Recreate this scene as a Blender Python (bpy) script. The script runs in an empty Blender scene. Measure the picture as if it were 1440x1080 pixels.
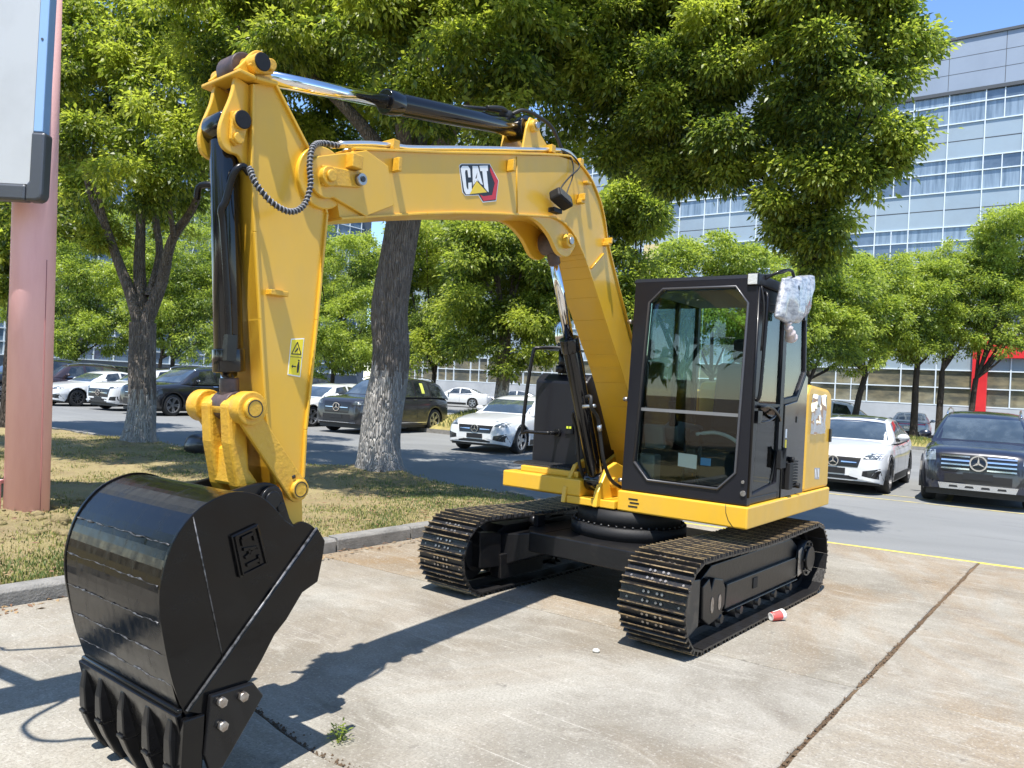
import bpy, math, random
import numpy as np
from mathutils import Vector, Matrix, noise as mnoise
from mathutils.bvhtree import BVHTree

R = math.radians
rnd = random.Random(7)
npr = np.random.default_rng(7)
scene = bpy.context.scene
COL = scene.collection

# ------------------------------------------------------------------ camera
cam_data = bpy.data.cameras.new("camera")
cam = bpy.data.objects.new("camera", cam_data)
COL.objects.link(cam)
scene.camera = cam
PITCH, ROLL, EYE = 0.0035, 0.0525, 1.65
cam_data.sensor_fit = 'HORIZONTAL'
cam_data.sensor_width = 36.0
cam_data.lens = 36.0 * 1115.0 / 1440.0
cam_data.clip_start = 0.05
cam_data.clip_end = 6000.0
_f = Vector((0, math.cos(PITCH), math.sin(PITCH)))
_u0 = Vector((0, -math.sin(PITCH), math.cos(PITCH)))
_r0 = Vector((1, 0, 0))
_r = _r0 * math.cos(ROLL) + _u0 * math.sin(ROLL)
_u = -_r0 * math.sin(ROLL) + _u0 * math.cos(ROLL)
cam.matrix_world = Matrix(((_r.x, _u.x, -_f.x, 0), (_r.y, _u.y, -_f.y, 0), (_r.z, _u.z, -_f.z, EYE), (0, 0, 0, 1)))

# ------------------------------------------------------------------ world, sun, exposure
SUN_DIR = Vector((-0.112, -0.416, 1.0)).normalized()
world = bpy.data.worlds.new("World")
scene.world = world
world.use_nodes = True
wn = world.node_tree
bg = wn.nodes["Background"]
sky = wn.nodes.new("ShaderNodeTexSky")
sky.sky_type = 'NISHITA'
sky.sun_disc = False
sky.sun_elevation = math.asin(SUN_DIR.z)
sky.sun_rotation = math.atan2(SUN_DIR.x, SUN_DIR.y) % (2 * math.pi)
sky.air_density = 0.85
sky.dust_density = 0.1
sky.ozone_density = 2.5
hs = wn.nodes.new("ShaderNodeHueSaturation")
hs.inputs["Saturation"].default_value = 1.08
wn.links.new(sky.outputs[0], hs.inputs["Color"])
wn.links.new(hs.outputs[0], bg.inputs[0])
bg.inputs[1].default_value = 0.14
sun_data = bpy.data.lights.new("sun", 'SUN')
sun_data.energy = 4.2
sun_data.angle = R(0.5)
sun_data.color = (1.0, 0.955, 0.88)
sun = bpy.data.objects.new("sun", sun_data)
COL.objects.link(sun)
sun.rotation_euler = SUN_DIR.to_track_quat('Z', 'Y').to_euler()
scene.view_settings.view_transform = 'Standard'
scene.view_settings.look = 'None'
scene.view_settings.exposure = 1.12
scene.view_settings.gamma = 1.0
scene.view_settings.use_curve_mapping = False
scene.render.engine = 'CYCLES'
scene.cycles.max_bounces = 8
scene.cycles.transparent_max_bounces = 16
scene.cycles.use_denoising = True
scene.cycles.sample_clamp_indirect = 6.0

# ------------------------------------------------------------------ materials
MATS = {}


def nd(nt, kind, **kw):
    n = nt.nodes.new(kind)
    for k, v in kw.items():
        if k in n.inputs:
            n.inputs[k].default_value = v
        else:
            setattr(n, k, v)
    return n


def mat(name, base, rough=0.5, metal=0.0, vary=None, bump=None, coat=0.0, spec=0.5, rvary=None, emit=None, wpos=False):
    """Principled material; vary = (scale, other colour, contrast, stretch xyz), bump = (scale, strength, stretch)"""
    if name in MATS:
        return MATS[name]
    m = bpy.data.materials.new(name)
    m.use_nodes = True
    nt = m.node_tree
    b = nt.nodes["Principled BSDF"]
    b.inputs["Base Color"].default_value = (*base, 1)
    b.inputs["Roughness"].default_value = rough
    b.inputs["Metallic"].default_value = metal
    b.inputs["Coat Weight"].default_value = coat
    b.inputs["Coat Roughness"].default_value = 0.06
    b.inputs["Specular IOR Level"].default_value = spec
    tc = nt.nodes.new("ShaderNodeTexCoord")
    geo = nt.nodes.new("ShaderNodeNewGeometry") if wpos else None
    src = geo.outputs["Position"] if wpos else tc.outputs["Object"]

    def coords(st):
        if not st:
            return src
        mp = nt.nodes.new("ShaderNodeMapping")
        mp.inputs["Scale"].default_value = st
        nt.links.new(src, mp.inputs[0])
        return mp.outputs[0]
    if vary:
        sc, other, lo, hi = vary[:4]
        st = vary[4] if len(vary) > 4 else None
        nz = nd(nt, "ShaderNodeTexNoise", Scale=sc, Detail=6.0, Roughness=0.62)
        nt.links.new(coords(st), nz.inputs["Vector"])
        rp = nt.nodes.new("ShaderNodeMapRange")
        rp.inputs[1].default_value = lo
        rp.inputs[2].default_value = hi
        nt.links.new(nz.outputs[0], rp.inputs[0])
        mx = nt.nodes.new("ShaderNodeMix")
        mx.data_type = 'RGBA'
        mx.inputs[6].default_value = (*base, 1)
        mx.inputs[7].default_value = (*other, 1)
        nt.links.new(rp.outputs[0], mx.inputs[0])
        nt.links.new(mx.outputs[2], b.inputs["Base Color"])
    if rvary:
        sc, r0, r1 = rvary[:3]
        nz = nd(nt, "ShaderNodeTexNoise", Scale=sc, Detail=5.0, Roughness=0.6)
        nt.links.new(coords(rvary[3] if len(rvary) > 3 else None), nz.inputs["Vector"])
        rp = nt.nodes.new("ShaderNodeMapRange")
        rp.inputs[1].default_value = 0.35
        rp.inputs[2].default_value = 0.68
        rp.inputs[3].default_value = r0
        rp.inputs[4].default_value = r1
        nt.links.new(nz.outputs[0], rp.inputs[0])
        nt.links.new(rp.outputs[0], b.inputs["Roughness"])
    if bump:
        sc, stg = bump[:2]
        st = bump[2] if len(bump) > 2 else None
        nz = nd(nt, "ShaderNodeTexNoise", Scale=sc, Detail=6.0, Roughness=0.6)
        nt.links.new(coords(st), nz.inputs["Vector"])
        bp = nd(nt, "ShaderNodeBump", Strength=stg, Distance=0.02)
        nt.links.new(nz.outputs[0], bp.inputs["Height"])
        nt.links.new(bp.outputs[0], b.inputs["Normal"])
    if emit:
        b.inputs["Emission Color"].default_value = (*emit[0], 1)
        b.inputs["Emission Strength"].default_value = emit[1]
    MATS[name] = m
    return m


def glass_mat(name, tint, refl=1.0, clear=1.0):
    """thin pane: fresnel mix of a tinted see-through and a mirror reflection"""
    m = bpy.data.materials.new(name)
    m.use_nodes = True
    nt = m.node_tree
    nt.nodes.remove(nt.nodes["Principled BSDF"])
    out = nt.nodes["Material Output"]
    tr = nd(nt, "ShaderNodeBsdfTransparent")
    tr.inputs[0].default_value = (*tint, 1)
    gl = nd(nt, "ShaderNodeBsdfGlossy")
    gl.inputs["Roughness"].default_value = 0.005
    lw = nd(nt, "ShaderNodeFresnel", IOR=1.55)
    ma = nd(nt, "ShaderNodeMath", operation='MULTIPLY_ADD')
    ma.inputs[1].default_value = 0.85 * refl
    ma.inputs[2].default_value = 0.0
    nt.links.new(lw.outputs[0], ma.inputs[0])
    mx = nd(nt, "ShaderNodeMixShader")
    nt.links.new(ma.outputs[0], mx.inputs[0])
    nt.links.new(tr.outputs[0], mx.inputs[1])
    nt.links.new(gl.outputs[0], mx.inputs[2])
    nt.links.new(mx.outputs[0], out.inputs[0])
    MATS[name] = m
    return m


# ------------------------------------------------------------------ mesh helpers
class MB:
    """collects vertices and faces for one mesh object"""

    def __init__(self):
        self.v, self.f, self.mi, self.sm = [], [], [], []

    def add(self, vs, fs, mi=0, sm=False):
        o = len(self.v)
        self.v.extend([tuple(p) for p in vs])
        for q in fs:
            self.f.append([i + o for i in q])
            self.mi.append(mi)
            self.sm.append(sm)
        return self

    def box(self, lo, hi, mi=0, M=None):
        x0, y0, z0 = lo
        x1, y1, z1 = hi
        vs = [(x0, y0, z0), (x1, y0, z0), (x1, y1, z0), (x0, y1, z0), (x0, y0, z1), (x1, y0, z1), (x1, y1, z1), (x0, y1, z1)]
        if M is not None:
            vs = [M @ Vector(p) for p in vs]
        return self.add(vs, [(0, 3, 2, 1), (4, 5, 6, 7), (0, 1, 5, 4), (1, 2, 6, 5), (2, 3, 7, 6), (3, 0, 4, 7)], mi)

    def cbox(self, c, s, mi=0, M=None):
        return self.box([c[i] - s[i] / 2 for i in range(3)], [c[i] + s[i] / 2 for i in range(3)], mi, M)

    def prism(self, poly, a0, a1, axis='y', mi=0, sm=False):
        """extrude a 2D outline: axis y -> outline in (x,z); x -> (y,z); z -> (x,y)"""
        n = len(poly)
        area = sum(poly[i][0] * poly[(i + 1) % n][1] - poly[(i + 1) % n][0] * poly[i][1] for i in range(n))
        if area < 0:
            poly = poly[::-1]

        def P(p, a):
            return {'y': (p[0], a, p[1]), 'x': (a, p[0], p[1]), 'z': (p[0], p[1], a)}[axis]
        vs = [P(p, a0) for p in poly] + [P(p, a1) for p in poly]
        a_first = list(range(n))
        a_second = list(range(n, 2 * n))
        if axis == 'y':
            caps = [a_first, a_second[::-1]]
            side = [(i, n + i, n + (i + 1) % n, (i + 1) % n) for i in range(n)]
        else:
            caps = [a_first[::-1], a_second]
            side = [(i, (i + 1) % n, n + (i + 1) % n, n + i) for i in range(n)]
        self.add(vs, caps, mi, False)
        o = len(self.v) - 2 * n
        for q in side:
            self.f.append([i + o for i in q])
            self.mi.append(mi)
            self.sm.append(sm)
        return self

    def cyl(self, p0, p1, r0, r1=None, n=20, mi=0, caps=True, sm=True):
        r1 = r0 if r1 is None else r1
        p0, p1 = Vector(p0), Vector(p1)
        d = (p1 - p0).normalized()
        a = d.orthogonal().normalized()
        b = d.cross(a)
        vs = []
        for p, r in ((p0, r0), (p1, r1)):
            for i in range(n):
                t = 2 * math.pi * i / n
                vs.append(p + a * (r * math.cos(t)) + b * (r * math.sin(t)))
        self.add(vs, [(i, (i + 1) % n, n + (i + 1) % n, n + i) for i in range(n)], mi, sm)
        if caps:
            o = len(self.v) - 2 * n
            self.f.append([o + i for i in range(n)][::-1])
            self.f.append([o + n + i for i in range(n)])
            self.mi += [mi, mi]
            self.sm += [False, False]
        return self

    def ring(self, c, axis, r_out, r_in, h, n=24, mi=0):
        c, d = Vector(c), Vector(axis).normalized()
        a = d.orthogonal().normalized()
        b = d.cross(a)
        vs = []
        for r, hh in ((r_out, -h / 2), (r_out, h / 2), (r_in, h / 2), (r_in, -h / 2)):
            for i in range(n):
                t = 2 * math.pi * i / n
                vs.append(c + d * hh + a * (r * math.cos(t)) + b * (r * math.sin(t)))
        fs = []
        for k in range(4):
            for i in range(n):
                j = (i + 1) % n
                fs.append((k * n + i, k * n + j, ((k + 1) % 4) * n + j, ((k + 1) % 4) * n + i))
        return self.add(vs, fs, mi, False)

    def tube(self, path, r, n=8, mi=0, caps=True):
        pts = [Vector(p) for p in path]
        rs = r if isinstance(r, (list, tuple)) else [r] * len(pts)
        prev = None
        vs = []
        for i, p in enumerate(pts):
            d = (pts[min(i + 1, len(pts) - 1)] - pts[max(i - 1, 0)]).normalized()
            a = d.orthogonal().normalized() if prev is None else (prev - d * prev.dot(d)).normalized()
            prev = a
            b = d.cross(a)
            for k in range(n):
                t = 2 * math.pi * k / n
                vs.append(p + a * (rs[i] * math.cos(t)) + b * (rs[i] * math.sin(t)))
        fs = []
        for i in range(len(pts) - 1):
            for k in range(n):
                j = (k + 1) % n
                fs.append((i * n + k, i * n + j, (i + 1) * n + j, (i + 1) * n + k))
        self.add(vs, fs, mi, True)
        if caps:
            o = len(self.v) - len(vs)
            self.f.append([o + k for k in range(n)][::-1])
            self.f.append([o + (len(pts) - 1) * n + k for k in range(n)])
            self.mi += [mi, mi]
            self.sm += [False, False]
        return self

    def sphere(self, c, r, n=14, m=8, mi=0, sc=(1, 1, 1)):
        vs = []
        for i in range(m + 1):
            ph = math.pi * i / m
            for k in range(n):
                t = 2 * math.pi * k / n
                vs.append((c[0] + r * sc[0] * math.sin(ph) * math.cos(t), c[1] + r * sc[1] * math.sin(ph) * math.sin(t), c[2] + r * sc[2] * math.cos(ph)))
        fs = []
        for i in range(m):
            for k in range(n):
                j = (k + 1) % n
                fs.append((i * n + k, (i + 1) * n + k, (i + 1) * n + j, i * n + j))
        return self.add(vs, fs, mi, True)

    def strip(self, path, a0, a1, th, axis='y', mi=0):
        """a plate of thickness th that follows an outline in (x,z), running from a0 to a1 across"""
        n = len(path)
        off = []
        for i in range(n):
            p, q = path[max(i - 1, 0)], path[min(i + 1, n - 1)]
            d = Vector((q[0] - p[0], q[1] - p[1])).normalized()
            off.append((path[i][0] - d.y * th, path[i][1] + d.x * th))
        for i in range(n - 1):
            self.prism([path[i], path[i + 1], off[i + 1], off[i]], a0, a1, axis, mi)
        return self

    def build(self, name, mats, parent=None, bevel=None, smooth=False):
        me = bpy.data.meshes.new(name)
        me.from_pydata(self.v, [], self.f)
        mats = mats if isinstance(mats, (list, tuple)) else [mats]
        for m in mats:
            me.materials.append(m)
        me.polygons.foreach_set("material_index", self.mi)
        me.polygons.foreach_set("use_smooth", [True] * len(self.f) if smooth else self.sm)
        me.update()
        return link(name, me, parent, bevel)


def link(name, me, parent=None, bevel=None):
    o = bpy.data.objects.new(name, me)
    COL.objects.link(o)
    if parent is not None:
        o.parent = parent
    if bevel:
        b = o.modifiers.new("edge", 'BEVEL')
        b.width = bevel
        b.segments = 2
        b.limit_method = 'ANGLE'
        b.angle_limit = R(38)
        b.harden_normals = False
    return o


def np_mesh(name, verts, faces, mats, parent=None, mi=None, smooth=False):
    """fast mesh from arrays; every face has the same number of corners"""
    me = bpy.data.meshes.new(name)
    nv, (nf, k) = len(verts), faces.shape
    me.vertices.add(nv)
    me.vertices.foreach_set("co", np.ascontiguousarray(verts, dtype=np.float32).ravel())
    me.loops.add(nf * k)
    me.loops.foreach_set("vertex_index", np.ascontiguousarray(faces, dtype=np.int32).ravel())
    me.polygons.add(nf)
    me.polygons.foreach_set("loop_start", np.arange(0, nf * k, k, dtype=np.int32))
    for m in (mats if isinstance(mats, (list, tuple)) else [mats]):
        me.materials.append(m)
    if mi is not None:
        me.polygons.foreach_set("material_index", np.ascontiguousarray(mi, dtype=np.int32))
    if smooth:
        me.polygons.foreach_set("use_smooth", np.ones(nf, dtype=bool))
    me.update(calc_edges=True)
    me.validate()
    return link(name, me, parent)


def thing(name, label, cat, loc=(0, 0, 0), rz=0.0, group=None):
    o = bpy.data.objects.new(name, None)
    COL.objects.link(o)
    o.location = loc
    o.rotation_euler = (0, 0, rz)
    o.empty_display_size = 0.2
    return tag(o, label, cat, group)


def tag(o, label=None, cat=None, group=None, kind=None):
    if label:
        o["label"] = label
    if cat:
        o["category"] = cat
    if group:
        o["group"] = group
    if kind:
        o["kind"] = kind
    return o


def copy_part(src, parent, M=None):
    c = src.copy()
    COL.objects.link(c)
    c.parent = parent
    if M is not None:
        c.matrix_local = M
    return c


def smooth_path(pts, sub=6):
    """Catmull-Rom through the points"""
    P = [Vector(p) for p in pts]
    out = []
    for i in range(len(P) - 1):
        p0, p1, p2, p3 = P[max(i - 1, 0)], P[i], P[i + 1], P[min(i + 2, len(P) - 1)]
        for k in range(sub):
            t = k / sub
            out.append(0.5 * ((2 * p1) + (p2 - p0) * t + (2 * p0 - 5 * p1 + 4 * p2 - p3) * t * t + (3 * p1 - p0 - 3 * p2 + p3) * t ** 3))
    out.append(P[-1])
    return out


# the site grid: G = along the kerb, away from the viewer; H = to the right across it
GD = Vector((0.608, 0.794, 0))
HD = Vector((0.794, -0.608, 0))
# ------------------------------------------------------------------ ground
O_K = Vector((-3.31, 5.26, 0))


def gh(g, h, z=0.0):
    p = O_K + GD * g + HD * h
    return Vector((p.x, p.y, z))


GANG = math.atan2(GD.y, GD.x)


def ground_nodes(name, rough):
    m = bpy.data.materials.new(name)
    m.use_nodes = True
    nt = m.node_tree
    b = nt.nodes["Principled BSDF"]
    b.inputs["Roughness"].default_value = rough
    b.inputs["Specular IOR Level"].default_value = 0.3
    tc = nt.nodes.new("ShaderNodeTexCoord")

    def noise(scale, stretch=(1, 1, 1), detail=6.0, rough=0.6, dist=0.0):
        mp = nt.nodes.new("ShaderNodeMapping")
        mp.vector_type = 'TEXTURE'
        mp.inputs["Rotation"].default_value = (0, 0, GANG)
        mp.inputs["Scale"].default_value = stretch
        nt.links.new(tc.outputs["Object"], mp.inputs[0])
        nz = nd(nt, "ShaderNodeTexNoise", Scale=scale, Detail=detail, Roughness=rough, Distortion=dist)
        nt.links.new(mp.outputs[0], nz.inputs["Vector"])
        return nz.outputs[0]

    def ramp(src, lo, hi, a=0.0, bb=1.0):
        r = nt.nodes.new("ShaderNodeMapRange")
        for i, v in zip((1, 2, 3, 4), (lo, hi, a, bb)):
            r.inputs[i].default_value = v
        nt.links.new(src, r.inputs[0])
        return r.outputs[0]

    def mix(fac, a, c):
        x = nt.nodes.new("ShaderNodeMix")
        x.data_type = 'RGBA'
        for i, v in ((6, a), (7, c)):
            if isinstance(v, tuple):
                x.inputs[i].default_value = (*v, 1)
            else:
                nt.links.new(v, x.inputs[i])
        if isinstance(fac, float):
            x.inputs[0].default_value = fac
        else:
            nt.links.new(fac, x.inputs[0])
        return x.outputs[2]

    def mul(a, c):
        x = nt.nodes.new("ShaderNodeMath")
        x.operation = 'MULTIPLY'
        for i, v in ((0, a), (1, c)):
            if isinstance(v, float):
                x.inputs[i].default_value = v
            else:
                nt.links.new(v, x.inputs[i])
        return x.outputs[0]

    def finish(col, height, strength=0.4, dist=0.01):
        nt.links.new(col, b.inputs["Base Color"])
        bp = nd(nt, "ShaderNodeBump", Strength=strength, Distance=dist)
        nt.links.new(height, bp.inputs["Height"])
        nt.links.new(bp.outputs[0], b.inputs["Normal"])
    return m, nt, noise, ramp, mix, mul, finish


def concrete_mat(name, ochre=0.5, tint=(1, 1, 1)):
    m, nt, noise, ramp, mix, mul, finish = ground_nodes(name, 0.85)
    t = lambda c: tuple(c[i] * tint[i] for i in range(3))
    c = mix(ramp(noise(0.9, detail=10.0, rough=0.68, dist=0.6), 0.38, 0.62), t((0.190, 0.174, 0.142)), t((0.322, 0.306, 0.264)))
    # rust coloured standing-water stains
    c = mix(mul(ramp(noise(0.55, (1.5, 1, 1), 10.0, 0.68, 1.0), 0.43, 0.64), ochre), c, t((0.235, 0.155, 0.075)))
    c = mix(mul(ramp(noise(1.7, (1.0, 1, 1), 8.0, 0.7, 0.4), 0.55, 0.75), 0.45), c, t((0.145, 0.12, 0.098)))
    # trowel and drag marks lying across the slab
    c = mix(mul(ramp(noise(3.0, (0.55, 1.9, 1), 9.0, 0.75, 1.2), 0.53, 0.66), 0.55), c, (0.39, 0.37, 0.32))
    c = mix(mul(ramp(noise(14.0, (0.30, 3.4, 1), 5.0, 0.7, 2.2), 0.60, 0.68), 0.42), c, (0.44, 0.42, 0.37))
    c = mix(mul(ramp(noise(6.0, (0.6, 1.6, 1), 9.0, 0.78, 1.0), 0.56, 0.70), 0.50), c, (0.135, 0.108, 0.085))
    # small dark spots: oil, rubber, old gum
    c = mix(mul(ramp(noise(7.0, (1, 1, 1), 3.0, 0.5), 0.68, 0.76), 0.6), c, (0.085, 0.075, 0.065))
    # long pale scratches left by machines
    c = mix(mul(ramp(noise(5.0, (0.06, 4.5, 1), 3.0, 0.5, 0.6), 0.66, 0.70), 0.5), c, (0.47, 0.45, 0.40))
    # sand grain
    c = mix(mul(ramp(noise(75.0, detail=3.0, rough=0.7), 0.46, 0.66), 0.50), c, (0.13, 0.11, 0.095))
    c = mix(mul(ramp(noise(52.0, detail=3.0, rough=0.7), 0.56, 0.68), 0.45), c, (0.48, 0.45, 0.41))
    finish(c, noise(70.0, (0.5, 1.6, 1), 8.0, 0.7), 0.5, 0.006)
    return m


CONC = [concrete_mat("concrete_pale", 0.28), concrete_mat("concrete_stained", 0.78, (0.98, 0.965, 0.94)), concrete_mat("concrete_grey", 0.45, (1.03, 1.02, 1.0))]


def asphalt_mat():
    m, nt, noise, ramp, mix, mul, finish = ground_nodes("asphalt", 0.8)
    c = mix(ramp(noise(0.35, (1, 2.2, 1), 8.0, 0.65, 0.5), 0.33, 0.68), (0.138, 0.142, 0.142), (0.208, 0.212, 0.208))
    c = mix(mul(ramp(noise(1.3, (0.5, 2.5, 1), 7.0, 0.7), 0.55, 0.74), 0.5), c, (0.095, 0.096, 0.10))
    c = mix(mul(ramp(noise(120.0, detail=2.0), 0.45, 0.7), 0.5), c, (0.27, 0.27, 0.265))
    finish(c, noise(90.0, detail=4.0), 0.5, 0.006)
    return m


def soil_mat(name, a, b_, c_):
    m, nt, noise, ramp, mix, mul, finish = ground_nodes(name, 0.95)
    c = mix(ramp(noise(1.1, detail=8.0, dist=0.4), 0.36, 0.64), a, b_)
    c = mix(mul(ramp(noise(5.0, detail=8.0, rough=0.7), 0.5, 0.7), 0.7), c, c_)
    c = mix(mul(ramp(noise(60.0, detail=4.0), 0.45, 0.68), 0.55), c, tuple(x * 0.5 for x in a))
    finish(c, noise(28.0, detail=9.0, rough=0.75), 1.0, 0.03)
    return m


ASPH = asphalt_mat()
SOIL = soil_mat("island_soil", (0.265, 0.205, 0.11), (0.34, 0.275, 0.135), (0.215, 0.205, 0.065))
FILL = soil_mat("joint_soil", (0.16, 0.105, 0.065), (0.22, 0.15, 0.09), (0.10, 0.08, 0.055))
KERBM = mat("kerb_concrete", (0.235, 0.225, 0.21), 0.85, vary=(6.0, (0.15, 0.145, 0.135), 0.40, 0.66), bump=(60.0, 0.6))
LINEY = mat("road_yellow", (0.66, 0.50, 0.045), 0.7, vary=(9.0, (0.33, 0.29, 0.16), 0.50, 0.70))
LINEY2 = mat("faded_yellow", (0.50, 0.42, 0.15), 0.75, vary=(5.0, (0.26, 0.25, 0.20), 0.42, 0.62))

# far reaching earth sheet
m = MB()
m.add([(-900, -700, -0.05), (900, -700, -0.05), (900, 1500, -0.05), (-900, 1500, -0.05)], [(0, 1, 2, 3)])
tag(m.build("ground", FILL), kind="structure")

EDGE = lambda h: 7.66 + 0.13 * (h - 3.16)     # where the concrete stops
m = MB()
zA = -0.008
for q in ([(7.02, -1.2), (EDGE(0.0), 0.0), (EDGE(16), 16), (90, 16), (90, -60)],
          [(7.02, -1.2), (90, -60), (90, -160), (4.2, -60), (6.15, -15.5)],
          [(EDGE(16), 16), (-60, 16), (-60, 120), (90, 120), (90, 16)]):
    m.add([gh(g, h, zA) for g, h in q], [list(range(len(q)))[::-1]])
road = m.build("road", ASPH)
tag(road, kind="structure")
for p in road.data.polygons:
    if p.normal.z < 0:
        p.flip()

# concrete slabs
pav = thing("concrete_pavement", None, None)
pav["kind"] = "structure"
H_J = [0.01, 4.68, 9.35, 14.0]
G_J = [-12.0, -7.0, -2.3, 0.28, 2.76]
srnd = random.Random(3)


def joint_g(j, h):
    """the cross joints are not quite square to the long ones"""
    g = G_J[j]
    if j == 3:
        g = 0.40 - 0.08 * h + 0.19 * mnoise.noise((h * 0.9, 3.0, 0)) + (0.22 if h < 1.9 else 0)
    if j == 4:
        g = 2.62 + 0.04 * h + 0.05 * mnoise.noise((h * 0.6, 5.0, 0))
    return g


def edge_noise(x, y, s, amp):
    return amp * (0.6 * mnoise.noise((x * s, y * s, 1.7)) + 0.4 * mnoise.noise((x * s * 4.1, y * s * 4.1, 5.2)) + 0.25 * mnoise.noise((x * s * 11, y * s * 11, 8.8)))


for hi in range(len(H_J) - 1):
    for gi in range(len(G_J)):
        h0, h1 = H_J[hi], H_J[hi + 1]
        near = gi >= 2 and hi < 3
        step = 0.035 if near else 0.5
        wide = lambda hj: 0.013 if hj == 1 else 0.006
        outline = []
        gA = (lambda h, k=gi: joint_g(k, h))
        gB = (lambda h, k=gi + 1: joint_g(k, h)) if gi + 1 < len(G_J) else (lambda h: EDGE(h) - 0.02)
        crackw = lambda k: 0.011 if k == 3 else 0.005
        # bottom edge, h0 -> h1
        n = max(2, int((h1 - h0) / step))
        for i in range(n):
            h = h0 + (h1 - h0) * i / n
            outline.append((gA(h) + crackw(gi) + edge_noise(h, gi, 6, 0.010 if gi == 3 else 0.006), h))
        n = max(2, int((gB(h1) - gA(h1)) / step))
        for i in range(n):
            g = gA(h1) + (gB(h1) - gA(h1)) * i / n
            w = wide(hi + 1)
            outline.append((g, h1 - w - edge_noise(g, hi, 5, w * 0.9) - (0.02 * max(0, mnoise.noise((g * 1.3, 2, 2))) if hi == 0 else 0)))
        n = max(2, int((h1 - h0) / step))
        for i in range(n):
            h = h1 - (h1 - h0) * i / n
            k = gi + 1
            outline.append((gB(h) - (crackw(k) if k < len(G_J) else 0) + edge_noise(h, gi + 40, 6, 0.006), h))
        n = max(2, int((gB(h0) - gA(h0)) / step))
        for i in range(n):
            g = gB(h0) - (gB(h0) - gA(h0)) * i / n
            w = wide(hi)
            outline.append((g, h0 + w + edge_noise(g, hi + 70, 5, w * 0.9)))
        dz = {(0, 2): 0.012, (0, 3): 0.0, (1, 2): 0.004}.get((hi, gi), 0.002 * (hi + gi) % 0.005)
        m = MB()
        pts = [gh(g, h) for g, h in outline]
        # keep a tiny worn arris all round
        cx = sum(p.x for p in pts) / len(pts)
        cy = sum(p.y for p in pts) / len(pts)
        n = len(pts)
        top = []
        for i in range(n):
            a, c = pts[i - 1], pts[(i + 1) % n]
            t = (c - a)
            nn_ = Vector((-t.y, t.x, 0)).normalized()
            if nn_.dot(Vector((cx, cy, 0)) - pts[i]) < 0:
                nn_ = -nn_
            top.append(pts[i] + nn_ * 0.006)
        vs = [(p.x, p.y, dz) for p in top] + [(p.x, p.y, dz - 0.006) for p in pts] + [(p.x, p.y, -0.12) for p in pts]
        fs = [list(range(n))]
        for i in range(n):
            j = (i + 1) % n
            fs += [(i, n + i, n + j, j), (n + i, 2 * n + i, 2 * n + j, n + j)]
        m.add(vs, fs)
        k = {(0, 4): 1, (1, 4): 1, (0, 3): 0, (1, 3): 2, (0, 2): 0}.get((hi, gi), srnd.choice((0, 2)))
        o = m.build("concrete_slab", CONC[k], pav)
        if o.data.polygons[0].normal.z < 0:
            o.data.flip_normals()

# soil and crumbs filling the wide joint
m = MB()
jr = random.Random(11)
for i in range(1500):
    g = jr.uniform(-3.5, 7.2)
    h = 4.68 + jr.gauss(0, 0.010 + 0.012 * (g < 1.2))
    s = jr.uniform(0.003, 0.010)
    p = gh(g, h, jr.uniform(-0.012, 0.004))
    m.add([(p.x - s, p.y - s, p.z), (p.x + s, p.y - s * 0.7, p.z), (p.x + s * 0.3, p.y + s, p.z), (p.x, p.y, p.z + s * 0.9)], [(0, 1, 3), (1, 2, 3), (2, 0, 3)])
for i in range(700):
    h = jr.uniform(2.0, 4.6)
    g = joint_g(3, h) + jr.gauss(0, 0.02)
    s = jr.uniform(0.003, 0.009)
    p = gh(g, h, 0.003)
    m.add([(p.x - s, p.y - s, p.z), (p.x + s, p.y - s * 0.7, p.z), (p.x + s * 0.3, p.y + s, p.z), (p.x, p.y, p.z + s * 0.9)], [(0, 1, 3), (1, 2, 3), (2, 0, 3)])
m.add([gh(-12, 4.60, -0.013), gh(-12, 4.76, -0.013), gh(8, 4.76, -0.013), gh(8, 4.60, -0.013)], [(0, 1, 2, 3)])
cr = m.build("joint_crumbs", FILL)
cr["kind"] = "stuff"

# yellow markings
m = MB()


def line(mb, a, b, w, z):
    a, b = Vector(a), Vector(b)
    d = (b - a).normalized()
    nn_ = Vector((-d.y, d.x)) * w / 2
    k = max(1, int((b - a).length / 0.25))
    for i in range(k):
        p, q = a + (b - a) * i / k, a + (b - a) * (i + 1) / k
        mb.add([(p.x - nn_.x, p.y - nn_.y, z), (q.x - nn_.x, q.y - nn_.y, z), (q.x + nn_.x, q.y + nn_.y, z), (p.x + nn_.x, p.y + nn_.y, z)], [(0, 1, 2, 3)])


a, b = gh(EDGE(0.8) + 0.04, 0.8), gh(EDGE(14) + 0.04, 14)
line(m, a.xy, b.xy, 0.085, -0.004)
tag(m.build("road_marking", LINEY), kind="structure")
m = MB()
line(m, (5.7, 14.75), (12.5, 10.9), 0.10, -0.004)
line(m, (6.2, 15.4), (13.5, 11.2), 0.09, -0.004)
line(m, (7.9, 14.2), (11.2, 19.6), 0.10, -0.0035)
line(m, (5.2, 15.7), (8.5, 21.0), 0.10, -0.0035)
line(m, (10.9, 12.6), (14.2, 17.9), 0.10, -0.0035)
tag(m.build("parking_marking", LINEY2), kind="structure")

# ------------------------------------------------------------------ the planted island
CORNER_R = 1.1


def island_edge(h):
    return 6.15 + (h + 15.5) * 0.0615


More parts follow.
